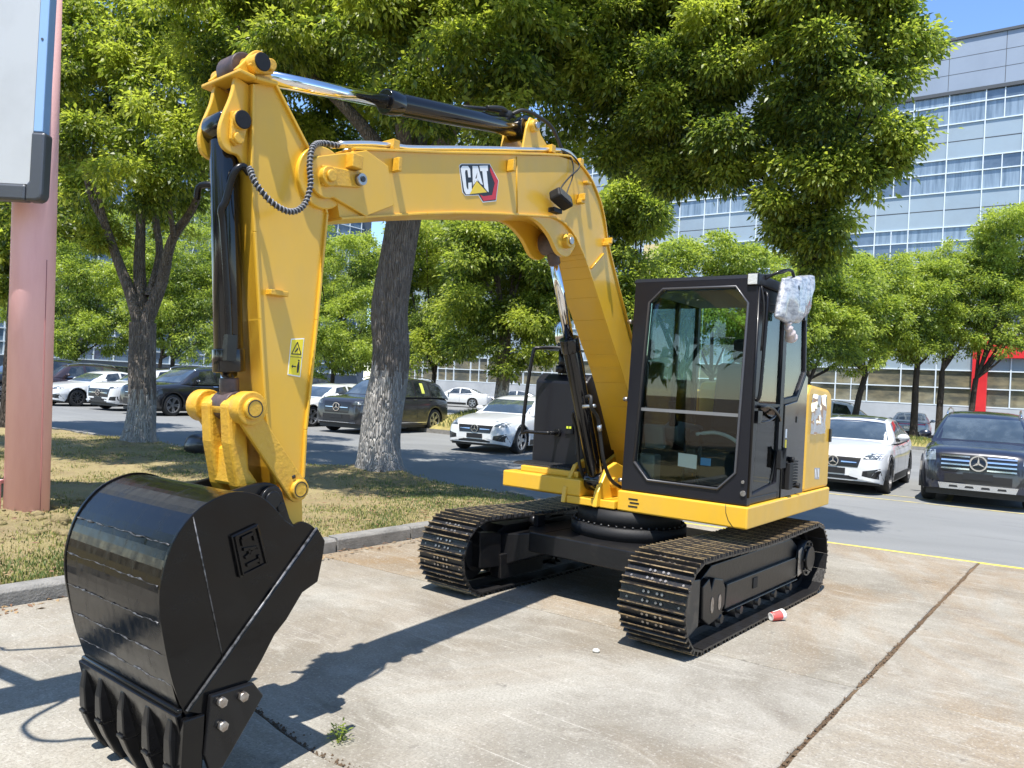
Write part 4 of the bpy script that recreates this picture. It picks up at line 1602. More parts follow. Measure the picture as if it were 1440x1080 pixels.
# feed pipes and hoses
m = MB()
m.tube(smooth_path([(1.62, YC + 0.02, 3.49), (1.55, YC + 0.06, 3.53), (1.40, YC + 0.08, 3.53), (1.25, YC + 0.1, 3.49), (1.12, YC + 0.1, 3.38), (1.04, YC + 0.1, 3.34)], 5), 0.013, n=8)
m.tube(smooth_path([(1.9, YC + 0.03, 3.445), (1.78, YC + 0.05, 3.475), (1.65, YC + 0.0, 3.50)], 5), 0.014, n=8)
m.tube(smooth_path([(2.05, YC - 0.05, 3.42), (1.6, YC - 0.05, 3.52), (1.3, YC - 0.05, 3.47), (1.1, YC - 0.04, 3.36)], 5), 0.013, n=8)
m.cyl((1.70, YC, 3.46), (1.62, YC, 3.49), 0.03, n=10)
m.build("arm_hose", RUB, arm_cyl)
m = MB()
m.tube(smooth_path([(0.585, YC + 0.09, 1.60), (0.60, YC + 0.14, 1.60), (0.60, YC + 0.15, 1.52), (0.50, YC + 0.15, 1.44), (0.45, YC + 0.15, 1.32), (0.385, YC + 0.16, 1.10), (0.28, YC + 0.17, 0.95), (0.16, YC + 0.2, 0.88)], 6), 0.015, n=9)
m.tube(smooth_path([(0.45, YC - 0.09, 1.48), (0.44, YC - 0.12, 1.45), (0.38, YC - 0.11, 1.30), (0.33, YC - 0.1, 1.05), (0.22, YC - 0.1, 0.90)], 6), 0.014, n=9)
m.tube(smooth_path([(0.14, -0.45, 1.45), (0.16, -0.44, 1.38), (0.14, -0.47, 1.22), (0.15, -0.45, 1.10)], 6), 0.008, n=7)
m.build("boom_hose", RUB, boom_cyl)
m = MB()
m.cyl((0.578, YC + 0.06, 1.525), (0.578, YC + 0.17, 1.535), 0.014, n=10)
m.cyl((0.47, YC + 0.15, 1.385), (0.455, YC + 0.15, 1.34), 0.019, n=10)
m.build("hose_fitting", ZINC, boom_cyl)
# bucket cylinder side pipe and the spiral wrapped loop hose
m = MB()
m.tube(smooth_path([(3.69, YC + 0.12, 2.56), (3.725, YC + 0.12, 2.585), (3.755, YC + 0.11, 2.56), (3.765, YC + 0.09, 2.50), (3.775, YC + 0.075, 2.42), (3.785, YC + 0.062, 2.38), (3.765, YC + 0.055, 2.30), (3.715, YC + 0.055, 1.92), (3.705, YC + 0.055, 1.80)], 5), 0.017, n=9)
m.cbox((3.70, YC + 0.05, 1.76), (0.05, 0.05, 0.12))
m.build("cylinder_pipe", BLK, buck_cyl)
m = MB()
m.tube(smooth_path([(3.735, YC - 0.055, 2.52), (3.765, YC - 0.09, 2.525), (3.785, YC - 0.13, 2.515), (3.78, YC - 0.15, 2.46)], 4), 0.016, n=8)
m.build("far_pipe", BLK, buck_cyl)
loop = smooth_path([(3.71, YC + 0.15, 2.575), (3.70, YC + 0.19, 2.50), (3.63, YC + 0.22, 2.425), (3.53, YC + 0.22, 2.405), (3.445, YC + 0.21, 2.455), (3.405, YC + 0.20, 2.56), (3.40, YC + 0.18, 2.66), (3.365, YC + 0.15, 2.76), (3.29, YC + 0.12, 2.81), (3.17, YC + 0.11, 2.832)], 10)
rs = [0.017 + 0.0028 * math.sin(i * 2.1) for i in range(len(loop))]
m = MB()
m.tube(loop, [0.0115] * len(loop), n=9)
m.build("loop_hose", RUB, exc)
m = MB()
turns = 46
coil = []
N = turns * 9
for i in range(N):
    t = i / (N - 1) * (len(loop) - 1)
    k = min(int(t), len(loop) - 2)
    p = loop[k].lerp(loop[k + 1], t - k)
    d = (loop[k + 1] - loop[k]).normalized()
    a = d.orthogonal().normalized()
    a = (Vector((0, 1, 0)) - d * d.y).normalized()
    b = d.cross(a)
    th = 2 * math.pi * turns * i / (N - 1)
    coil.append(p + (a * math.cos(th) + b * math.sin(th)) * 0.0128)
m.tube(coil, 0.0040, n=5)
m.build("spiral_guard", mat("spiral_plastic", (0.20, 0.205, 0.22), 0.4), bpy.data.objects["loop_hose"])

# --- stick
SY0, SY1 = -0.322, -0.078
st_front = [(3.70, 2.97), (3.685, 2.57), (3.65, 2.30), (3.595, 1.90), (3.535, 1.46), (3.475, 1.20), (3.435, 1.05), (3.415, 0.90), (3.395, 0.80)]
st_back = [(3.33, 0.74), (3.265, 0.80), (3.275, 0.95), (3.295, 1.14), (3.295, 1.38), (3.262, 1.93), (3.235, 2.47), (3.30, 2.62), (3.37, 2.76), (3.585, 3.01)]
m = MB()
m.prism(st_front + st_back, SY0 + 0.01, SY1 - 0.01, 'y')
stick = m.build("stick", CATY, exc)
m = MB()
m.strip(st_front[:8][::-1], SY0 - 0.004, SY1 + 0.004, 0.014)
m.strip(st_back[3:][::-1] if False else [(3.295, 1.14), (3.295, 1.38), (3.262, 1.93), (3.235, 2.47), (3.30, 2.62), (3.37, 2.76), (3.585, 3.01)], SY0 - 0.004, SY1 + 0.004, 0.014)
m.build("stick_flange", CATY, stick, bevel=0.003)
m = MB()
m.strip([(3.585, 3.012), (3.70, 3.0), (3.79, 3.004)][::-1], SY0 - 0.03, SY1 + 0.03, 0.018)
m.build("head_plate", CATY, stick, bevel=0.005)
m = MB()
ear = curve2([(3.77, 2.99), (3.785, 2.9), (3.82, 2.80), (3.835, 2.73), (3.82, 2.665), (3.78, 2.64), (3.73, 2.635), (3.69, 2.575)], 4) + [(3.665, 2.7), (3.69, 2.97)]
for y in (-0.292, -0.132):
    m.prism(ear, y, y + 0.026, 'y')
m.build("cylinder_ear", CATY, stick, bevel=0.005)
m = MB()
ear2 = curve2([(3.785, 3.012), (3.745, 3.06), (3.71, 3.11), (3.68, 3.135), (3.64, 3.135), (3.61, 3.09), (3.59, 3.03)], 4) + [(3.585, 3.015), (3.72, 2.99)]
for y in (SY0 + 0.01, SY1 - 0.034):
    m.prism(ear2, y, y + 0.026, 'y')
m.build("head_ear", CATY, stick, bevel=0.005)
m = MB()
for (x, z, ya, yb) in ((3.69, 3.06, SY0 - 0.05, SY1 + 0.05), (3.745, 2.79, -0.33, -0.072)):
    m.cyl((x, ya, z), (x, yb, z), 0.044, n=22, mi=0)
    m.cyl((x, yb + 0.0005, z), (x, yb + 0.008, z), 0.042, n=22, mi=1)
m.build("head_pin", [CATY2, MATTE], stick, bevel=0.004)
m = MB()
m.prism([(3.735, 3.04), (3.72, 3.085), (3.63, 3.105), (3.60, 3.075), (3.61, 3.04), (3.70, 3.01)], SY1 + 0.0, SY1 + 0.03, 'y')
m.cyl((3.635, SY1 + 0.03, 3.07), (3.635, SY1 + 0.05, 3.07), 0.026, n=16)
m.prism([(3.79, 2.82), (3.73, 2.84), (3.70, 2.80), (3.725, 2.69), (3.76, 2.67), (3.79, 2.695)], -0.105, -0.085, 'y')
m.cyl((3.755, -0.085, 2.705), (3.755, -0.07, 2.705), 0.026, n=16)
m.build("pin_lock_plate", CATY2, stick, bevel=0.004)
m = MB()
m.cyl((PX, SY0 - 0.012, PZ), (PX, SY1 + 0.012, PZ), 0.155, n=40)
m.build("pivot_disc", CATY, stick, bevel=0.006)
m = MB()
m.box((3.46, SY1 - 0.012, 2.02), (3.56, SY1 + 0.03, 2.045))
m.build("stop_block", CATY2, stick, bevel=0.003)
m = MB()
m.cyl((3.36, SY0 - 0.075, 1.095), (3.36, SY1 + 0.075, 1.095), 0.048, n=24)
m.cyl((3.36, SY1 + 0.02, 1.095), (3.36, SY1 + 0.05, 1.095), 0.062, n=24)
m.build("link_pivot", CATY2, stick, bevel=0.005)
m = MB()
m.ring((3.36, SY1 + 0.0755, 1.095), (0, 1, 0), 0.038, 0.033, 0.002, 24)
m.cyl((3.39, SY1 + 0.05, 1.15), (3.395, SY1 + 0.05, 1.165), 0.012, n=8)
m.build("grease_nipple", DBLK, stick)
# warning label
m = MB()
lab = [(3.402, 1.825), (3.322, 1.835), (3.334, 1.64), (3.412, 1.648)]
YL = SY1 - 0.0098


def lp(u, v):
    a = [lab[0][i] * (1 - u) + lab[1][i] * u for i in (0, 1)]
    b = [lab[3][i] * (1 - u) + lab[2][i] * u for i in (0, 1)]
    return (a[0] * (1 - v) + b[0] * v, a[1] * (1 - v) + b[1] * v)


def lpoly(mb, pts, y, mi):
    mb.prism([lp(*p) for p in pts], y, y + 0.0008, 'y', mi)


lpoly(m, [(0, 0), (1, 0), (1, 1), (0, 1)], YL, 0)
lpoly(m, [(0.06, 0.03), (0.94, 0.03), (0.94, 0.97), (0.06, 0.97)], YL + 0.0008, 1)
lpoly(m, [(0.06, 0.49), (0.94, 0.49), (0.94, 0.505), (0.06, 0.505)], YL + 0.0016, 2)
for a, b in (((0.5, 0.10), (0.14, 0.42)), ((0.5, 0.10), (0.86, 0.42)), ((0.14, 0.42), (0.86, 0.42))):
    dx, dy = b[0] - a[0], b[1] - a[1]
    l = math.hypot(dx, dy * 2)
    nx, ny = -dy * 2 / l * 0.03, dx / l * 0.015
    lpoly(m, [(a[0] - nx, a[1] - ny), (b[0] - nx, b[1] - ny), (b[0] + nx, b[1] + ny), (a[0] + nx, a[1] + ny)], YL + 0.0016, 2)
lpoly(m, [(0.36, 0.36), (0.56, 0.24), (0.62, 0.29), (0.42, 0.38)], YL + 0.0016, 2)
lpoly(m, [(0.70, 0.62), (0.80, 0.62), (0.84, 0.74), (0.80, 0.90), (0.68, 0.90), (0.66, 0.72)], YL + 0.0016, 2)
lpoly(m, [(0.70, 0.56), (0.80, 0.56), (0.80, 0.605), (0.70, 0.605)], YL + 0.0016, 2)
lpoly(m, [(0.30, 0.735), (0.58, 0.735), (0.58, 0.765), (0.30, 0.765)], YL + 0.0016, 2)
lpoly(m, [(0.22, 0.75), (0.34, 0.70), (0.34, 0.80)], YL + 0.0016, 2)
m.build("warning_label", [WHITE, LABY, DBLK], stick)

# --- bucket linkage
m = MB()
for y in (SY0 - 0.055, SY1 + 0.028):
    pts = [(3.665 + 0.075 * math.cos(R(a)), 1.485 + 0.075 * math.sin(R(a))) for a in range(-20, 201, 20)] + \
          [(3.36 + 0.065 * math.cos(R(a)), 1.095 + 0.065 * math.sin(R(a))) for a in range(170, 331, 20)]
    m.prism(pts, y, y + 0.027, 'y')
gl = m.build("guide_link", CATY2, exc, bevel=0.008)
m = MB()
m.cyl((3.665, SY0 - 0.105, 1.485), (3.665, SY1 + 0.105, 1.485), 0.050, n=24)
m.cyl((3.665, SY0 - 0.095, 1.485), (3.665, SY0 - 0.01, 1.485), 0.078, n=24)
m.cyl((3.665, SY1 + 0.01, 1.485), (3.665, SY1 + 0.085, 1.485), 0.078, n=24)
m.build("link_pin", CATY2, gl, bevel=0.006)
m = MB()
m.ring((3.665, SY1 + 0.1055, 1.485), (0, 1, 0), 0.040, 0.035, 0.002, 24)
m.build("pin_groove", DBLK, gl)
m = MB()
for y0, y1 in ((SY0 + 0.005, SY0 + 0.085), (SY1 - 0.085, SY1 - 0.005)):
    m.prism([(3.73, 1.50), (3.665, 1.55), (3.60, 1.48), (3.62, 1.35), (3.60, 1.2), (3.47, 1.04), (3.50, 0.97), (3.58, 0.98), (3.66, 1.12), (3.71, 1.32)], y0, y1, 'y')
m.box((3.585, SY0 + 0.05, 1.12), (3.665, SY1 - 0.05, 1.30))
m.build("bucket_link", CATY2, exc, bevel=0.014)

# --- bucket
KY0, KY1 = -0.62, 0.20
shell = [(3.915, 0.03), (4.05, 0.275), (4.10, 0.41), (4.14, 0.56), (4.168, 0.71), (4.168, 0.83), (4.13, 0.96), (4.05, 1.065), (3.96, 1.118), (3.86, 1.138), (3.75, 1.115), (3.66, 1.06), (3.60, 1.0)]
m = MB()
sh = curve2(shell, 4)
m.strip(sh, KY0 + 0.012, KY1 - 0.012, 0.016)
bucket = m.build("bucket", BUCKB, exc, smooth=False)
for p in bucket.data.polygons:
    p.use_smooth = False
plate = curve2([(4.05, 0.285), (4.10, 0.41), (4.142, 0.56), (4.173, 0.71), (4.173, 0.83), (4.135, 0.965), (4.055, 1.072), (3.96, 1.125), (3.86, 1.145), (3.75, 1.122), (3.67, 1.065), (3.605, 1.0)], 3) + curve2([(3.56, 0.97), (3.51, 0.985), (3.44, 0.95), (3.385, 0.885), (3.395, 0.80), (3.415, 0.70), (3.50, 0.665)], 3) + [(3.58, 0.56), (3.64, 0.505), (3.70, 0.41), (3.755, 0.335), (3.93, 0.06)]
m = MB()
m.prism(plate, KY1 - 0.014, KY1 + 0.002, 'y')
m.prism(plate, KY0 - 0.002, KY0 + 0.014, 'y')
m.build("side_plate", BUCKB, bucket, bevel=0.003)
m = MB()
reinf = [(4.04, 0.285), (3.43, 0.945), (3.385, 0.885), (3.395, 0.80), (3.415, 0.70), (3.50, 0.665), (3.58, 0.56), (3.64, 0.505), (3.70, 0.41), (3.755, 0.335), (3.96, 0.25)]
for y0, y1 in ((KY1 + 0.0025, KY1 + 0.016), (KY0 - 0.016, KY0 - 0.0025)):
    m.prism(reinf, y0, y1, 'y')
m.build("mouth_plate", BUCKB, bucket, bevel=0.004)
m = MB()
m.tube([(4.04, KY1 + 0.009, 0.288), (3.432, KY1 + 0.009, 0.949)], 0.0065, n=6)
m.tube([(4.055, KY1 + 0.003, 1.06), (3.885, KY1 + 0.003, 0.46)], 0.003, n=6)
m.build("weld_line", WELD, bucket)
# weld beads across the back
m = MB()
for (x, z) in ((4.135, 0.955), (4.171, 0.80), (4.162, 0.655), (4.132, 0.52), (4.095, 0.395)):
    pts = []
    for i in range(40):
        y = KY0 + 0.02 + (KY1 - KY0 - 0.04) * i / 39
        pts.append((x + 0.001, y, z + 0.007 * mnoise.noise((y * 14, z * 9, 1)) + 0.004 * mnoise.noise((y * 40, z * 9, 3))))
    m.tube(pts, [max(0.0006, 0.0016 + 0.0075 * mnoise.noise((i * 0.55, z * 11, 4))) for i in range(40)], n=5)
m.build("weld_bead", WELD, bucket)
# lip with corner cutters
m = MB()
m.strip([(3.962, -0.055), (4.058, 0.285)], KY0 - 0.004, KY1 + 0.004, -0.028)
m.box((3.97, KY1 - 0.03, -0.03), (4.062, KY1 + 0.03, 0.262))
m.tube([(4.062, KY0, 0.288), (4.062, KY1, 0.288)], 0.013, n=8)
m.build("cutting_lip", BUCKB, bucket, bevel=0.004)
m = MB()
cut = [(3.955, 0.335), (3.755, 0.335), (3.70, 0.265), (3.885, 0.02), (3.94, 0.02), (3.97, 0.10)]
for y0, y1 in ((KY1 + 0.0165, KY1 + 0.042), (KY0 - 0.042, KY0 - 0.0165)):
    m.prism(cut, y0, y1, 'y')
m.build("side_cutter", BLK, bucket, bevel=0.006)
m = MB()
for x, z in ((3.91, 0.30), (3.81, 0.295), (3.90, 0.20)):
    m.cyl((x, KY1 + 0.042, z), (x, KY1 + 0.062, z), 0.021, n=6)
m.build("cutter_bolt", STEEL, bucket)
ZT_ = (-0.575, -0.425, -0.225, -0.02, 0.15)
for y in ZT_:
    tooth = MB()
    # adapter: a ridge that swells downwards, then the replaceable tip
    vs = []
    for (x, z, wx, wy) in ((4.075, 0.25, 0.004, 0.020), (4.070, 0.17, 0.016, 0.033), (4.048, 0.075, 0.030, 0.042), (4.036, 0.045, 0.030, 0.042)):
        vs += [(x - 0.075, y - wy, z + 0.01), (x - 0.075, y + wy, z + 0.01), (x + wx, y + wy * 0.7, z), (x + wx, y - wy * 0.7, z)]
    fs = [(0, 1, 2, 3)]
    for k in range(3):
        for q in range(4):
            a, b = k * 4 + q, k * 4 + (q + 1) % 4
            fs.append((a, a + 4, b + 4, b))
    fs.append((15, 14, 13, 12))
    tooth.add(vs, fs)
    vs = []
    for (x, z, wx, wy) in ((4.040, 0.050, 0.036, 0.037), (4.018, -0.02, 0.027, 0.035), (3.985, -0.105, 0.012, 0.029), (3.966, -0.142, 0.002, 0.024)):
        vs += [(x - 0.06, y - wy, z), (x - 0.06, y + wy, z), (x + wx, y + wy * 0.8, z), (x + wx, y - wy * 0.8, z)]
    fs = [(0, 1, 2, 3)]
    for k in range(3):
        for q in range(4):
            a, b = k * 4 + q, k * 4 + (q + 1) % 4
            fs.append((a, a + 4, b + 4, b))
    fs.append((15, 14, 13, 12))
    tooth.add(vs, fs)
    tooth.cbox((4.072, y + 0.005, 0.058), (0.025, 0.05, 0.016))
    tooth.build("bucket_tooth", BLK, bucket, bevel=0.005)
# mounting ears
m = MB()
earb = curve2([(3.74, 1.11), (3.64, 1.13), (3.55, 1.14), (3.47, 1.11), (3.43, 1.03), (3.38, 0.93), (3.29, 0.89), (3.22, 0.83), (3.23, 0.74), (3.31, 0.68)], 3) + [(3.45, 0.70), (3.66, 0.95)]
for y in (YC - 0.175, YC + 0.15):
    m.prism(earb, y, y + 0.026, 'y')
m.build("bucket_ear", BLK, bucket, bevel=0.006)
m = MB()
for x, z in ((3.525, 1.06), (3.31, 0.80)):
    m.cyl((x, YC - 0.21, z), (x, YC + 0.21, z), 0.042, n=20)
m.cyl((3.525, YC + 0.177, 1.06), (3.525, YC + 0.20, 1.06), 0.062, n=20)
m.cyl((3.475, YC + 0.177, 1.02), (3.475, YC + 0.205, 1.02), 0.024, n=14)
m.build("bucket_pin", BLK, bucket, bevel=0.005)
# raised maker's plate on the flank
m = MB()
pl = [(3.885, 0.965), (3.755, 1.005), (3.69, 0.822), (3.832, 0.782)]
m.prism(pl, KY1 + 0.0022, KY1 + 0.016, 'y')
mp = m.build("flank_plate", BUCKB, bucket, bevel=0.006)


def pp(u, v):
    a = [pl[0][i] * (1 - u) + pl[1][i] * u for i in (0, 1)]
    b = [pl[3][i] * (1 - u) + pl[2][i] * u for i in (0, 1)]
    return (a[0] * (1 - v) + b[0] * v, a[1] * (1 - v) + b[1] * v)


m = MB()


def prel(u0, v0, u1, v1, w=0.035):
    dx, dy = u1 - u0, v1 - v0
    l = math.hypot(dx, dy)
    nx, ny = -dy / l * w, dx / l * w
    m.prism([pp(u0 - nx, v0 - ny), pp(u1 - nx, v1 - ny), pp(u1 + nx, v1 + ny), pp(u0 + nx, v0 + ny)], KY1 + 0.0162, KY1 + 0.024, 'y')


# C, A, T one below another, turned on their side
for (a, b, c, d) in ((0.3, 0.16, 0.3, 0.32), (0.72, 0.16, 0.72, 0.32), (0.3, 0.15, 0.72, 0.15),
                     (0.28, 0.40, 0.74, 0.50), (0.28, 0.60, 0.74, 0.50), (0.45, 0.43, 0.45, 0.57),
                     (0.72, 0.68, 0.72, 0.88), (0.28, 0.78, 0.72, 0.78)):
    prel(a, b, c, d)
for (a, b, c, d) in ((0.10, 0.05, 0.90, 0.05), (0.10, 0.95, 0.90, 0.95), (0.10, 0.05, 0.10, 0.95), (0.90, 0.05, 0.90, 0.95)):
    prel(a, b, c, d, 0.018)
m.build("plate_letter", BUCKB, bucket)
# decals on the hood
m = MB()


def hood_poly(pts, mi, k):
    m.prism([(-1.09 - 0.36 * u, 1.68 - 0.235 * v) for u, v in pts], 1.1052 + 0.0008 * k, 1.1052 + 0.0008 * (k + 1), 'y', mi)


hood_poly([(0, 0.05), (0.12, 0), (0.86, 0), (1.0, 0.5), (0.9, 1.12), (0.45, 1.15), (0.4, 0.95), (0.1, 0.95)], 0, 0)
hood_poly([(0.90, 0.25), (1.0, 0.5), (0.9, 1.12), (0.45, 1.15), (0.42, 1.0), (0.78, 1.0), (0.9, 0.6)], 2, 1)
for p in ([(0.06, 0.1), (0.26, 0.1), (0.26, 0.35), (0.18, 0.35), (0.18, 0.65), (0.26, 0.65), (0.26, 0.88), (0.08, 0.88)], [(0.32, 0.08), (0.48, 0.08), (0.58, 0.8), (0.5, 0.8), (0.42, 0.6), (0.36, 0.8), (0.30, 0.8)], [(0.52, 0.08), (0.82, 0.08), (0.82, 0.24), (0.74, 0.24), (0.74, 0.88), (0.64, 0.78), (0.62, 0.24), (0.52, 0.24)]):
    hood_poly(p, 1, 1)
hood_poly([(0.2, 0.92), (0.40, 0.62), (0.62, 0.92)], 3, 2)
m.build("hood_logo", [DBLK, WHITE, RED, MATS["logo_yellow"]], hood)
m = MB()
m.prism([(-1.27, 1.085), (-1.44, 1.075), (-1.43, 0.975), (-1.29, 0.985)], 1.1052, 1.106, 'y', 0)
for x in (-1.29, -1.37):
    m.prism([(x, 1.07), (x - 0.025, 1.07), (x - 0.05, 0.995), (x - 0.03, 0.995)], 1.106, 1.1068, 'y', 1)
m.build("hood_badge", [mat("silver_film", (0.45, 0.45, 0.46), 0.25, metal=0.4), WHITE], hood)
m = MB()
vs, fs = [], []
for j in range(8):
    for i in range(8):
        u, v = i / 7, j / 7
        vs.append((-1.06 - 0.44 * u + 0.012 * mnoise.noise((u * 5, v * 5, 2)), 1.112 + 0.006 + 0.012 * mnoise.noise((u * 6, v * 6, 7)), 1.72 - 0.34 * v + 0.02 * mnoise.noise((u * 5, v * 5, 5))))
for j in range(7):
    for i in range(7):
        a = j * 8 + i
        fs.append((a, a + 1, a + 9, a + 8))
m.add(vs, fs, 0, True)
m.build("protective_film", glass_mat("clear_film", (0.93, 0.93, 0.93), 2.2), hood)


def split_pieces(o, gap=0.004):
    """loose pieces of one mesh become objects of their own (touching pieces stay together)"""
    me = o.data
    n = len(me.vertices)
    par = list(range(n))

    def find(a):
        while par[a] != a:
            par[a] = par[par[a]]
            a = par[a]
        return a
    for p in me.polygons:
        v0 = find(p.vertices[0])
        for v in p.vertices[1:]:
            par[find(v)] = v0
    isl = {}
    for i in range(n):
        isl.setdefault(find(i), []).append(i)
    boxes = []
    for vs in isl.values():
        co = [me.vertices[i].co for i in vs]
        boxes.append([set(vs), [min(c[k] for c in co) - gap for k in range(3)], [max(c[k] for c in co) + gap for k in range(3)]])
    done = False
    while not done:
        done = True
        for i in range(len(boxes)):
            for j in range(i + 1, len(boxes)):
                a, b = boxes[i], boxes[j]
                if all(a[1][k] <= b[2][k] and b[1][k] <= a[2][k] for k in range(3)):
                    boxes[i] = [a[0] | b[0], [min(a[1][k], b[1][k]) for k in range(3)], [max(a[2][k], b[2][k]) for k in range(3)]]
                    boxes.pop(j)
                    done = False
                    break
            if not done:
                break
    if len(boxes) < 2:
        return
    mods = [(m.width) for m in o.modifiers]
    mats = list(me.materials)
    nm, parent, loc = o.name.split(".")[0], o.parent, o.matrix_basis.copy()
    kids = list(o.children)
    first = None
    for vs, _, _ in boxes:
        order = sorted(vs)
        ix = {v: i for i, v in enumerate(order)}
        mb = MB()
        mb.v = [tuple(me.vertices[i].co) for i in order]
        for p in me.polygons:
            if p.vertices[0] in vs:
                mb.f.append([ix[v] for v in p.vertices])
                mb.mi.append(p.material_index)
                mb.sm.append(p.use_smooth)
        c = mb.build(nm, mats, parent, mods[0] if mods else None)
        c.matrix_basis = loc
        first = first or c
    for k in kids:
        k.parent = first
    bpy.data.objects.remove(o)


SPLIT = {"side_cutter", "hose_clip", "head_pin", "cutter_bolt", "bucket_ear", "bucket_pin", "fork_plate", "cylinder_lug", "cylinder_ear", "head_ear", "mouth_plate", "side_plate",
         "door_hinge", "corner_bolt", "arm_console", "joystick", "travel_lever", "notice_sheet", "sticker", "yoke_boss", "pin_lock_plate", "pipe_clamp", "louvre", "air_slot", "weld_bead",
         "inner_guard", "hydraulic_pipe", "lower_glass", "door_glass", "side_glass", "pin_keeper", "arm_hose", "boom_hose", "hose_fitting", "link_pin", "bracket_pin", "stick_pin", "lamp_lead", "grab_rail",
         "logo_letter", "grease_nipple", "lamp_cable", "weld_line", "boom_flange", "stick_flange", "sash_bar", "shadow_gap", "panel_joint"}
for o in [o for o in bpy.data.objects if o.type == 'MESH' and o.name.split(".")[0] in SPLIT]:
    split_pieces(o)
bpy.data.objects["ring_bolts"]["kind"] = "stuff"

# the arm is swung a little towards the cab side (about 3.7 degrees at the boom foot); the outlines above were
# taken in the straight ahead plane, this carries them over to the swung one
bpy.context.view_layer.update()


def swung(x, y, z):
    x2 = 0.07096 + 1.11302 * x + 0.053 * y + 0.00175 * z - 0.00073 * x * z - 0.02147 * x * x
    z2 = 0.0228 + 0.03267 * x + 0.02017 * y + 0.98836 * z - 0.01985 * x * z + 0.00007 * x * x
    return (x2, y + 0.064 * (x2 + 0.5), z2)


def descend(o):
    yield o
    for c in o.children:
        yield from descend(c)


for nm in ("boom", "boom_cylinder", "arm_cylinder", "bucket_cylinder", "loop_hose", "stick", "guide_link", "bucket_link", "bucket"):
    for o in descend(bpy.data.objects[nm]):
        n = len(o.data.vertices)
        co = np.empty(n * 3, dtype=np.float32)
        o.data.vertices.foreach_get("co", co)
        out = np.array([swung(*p) for p in co.reshape(-1, 3)], dtype=np.float32)
        o.data.vertices.foreach_set("co", out.ravel())
        o.data.update()
# ------------------------------------------------------------------ cars


def paint(name, col, flake=0.0, rough=0.28):
    return mat(name, col, rough, metal=flake, coat=1.0, vary=(0.8, tuple(c * 0.86 for c in col), 0.35, 0.7))


P_WHITE = paint("white_car_paint", (0.60, 0.61, 0.62))
P_BLACK = paint("black_car_paint", (0.012, 0.012, 0.014))
P_NAVY = paint("navy_car_paint", (0.013, 0.020, 0.055), 0.1)
P_GREY = paint("graphite_car_paint", (0.030, 0.030, 0.034), 0.2)
P_AUB = paint("dark_brown_car_paint", (0.040, 0.026, 0.030), 0.2)
P_SILV = paint("silver_car_paint", (0.40, 0.41, 0.43), 0.4)
CGLASS = mat("car_glass", (0.030, 0.042, 0.052), 0.04, coat=1.0, spec=0.8, vary=(1.5, (0.075, 0.095, 0.11), 0.42, 0.62))
SGLASS = mat("car_side_glass", (0.012, 0.016, 0.018), 0.05, coat=1.0, spec=0.7, vary=(2.2, (0.05, 0.058, 0.06), 0.45, 0.62))
TYRE = mat("tyre_rubber", (0.018, 0.018, 0.019), 0.75)
RIM = mat("alloy_rim", (0.50, 0.51, 0.53), 0.28, metal=0.85)
RIMD = mat("dark_rim", (0.12, 0.12, 0.125), 0.3, metal=0.7)
TRIM = mat("black_trim", (0.015, 0.015, 0.016), 0.45)
CCHR = mat("bright_trim", (0.72, 0.73, 0.75), 0.15, metal=0.95)
HEADL = mat("headlamp_glass", (0.16, 0.19, 0.22), 0.08, coat=1.0, vary=(7.0, (0.50, 0.54, 0.58), 0.46, 0.62))
HEADD = mat("headlamp_dark", (0.05, 0.06, 0.065), 0.08, coat=1.0, vary=(9.0, (0.32, 0.36, 0.38), 0.52, 0.66))
TAILR = mat("tail_lamp", (0.42, 0.012, 0.02), 0.12, coat=1.0)
SEAM = mat("panel_gap", (0.010, 0.010, 0.010), 0.7)
GRL = mat("grille_dark", (0.010, 0.010, 0.011), 0.35, coat=0.4)
NOTE = mat("window_note", (0.62, 0.66, 0.12), 0.6)


def interp(tab, x):
    if x <= tab[0][0]:
        return tab[0][1]
    for (a, b), (c, d) in zip(tab, tab[1:]):
        if x <= c:
            t = (x - a) / (c - a)
            return b + (d - b) * t
    return tab[-1][1]


def smooth_tab(tab, n=12):
    P = smooth_path([(a, b, 0) for a, b in tab], n)
    out = [(P[0].x, P[0].y)]
    for p in P[1:]:
        if p.x > out[-1][0] + 1e-4:
            out.append((p.x, p.y))
    return out


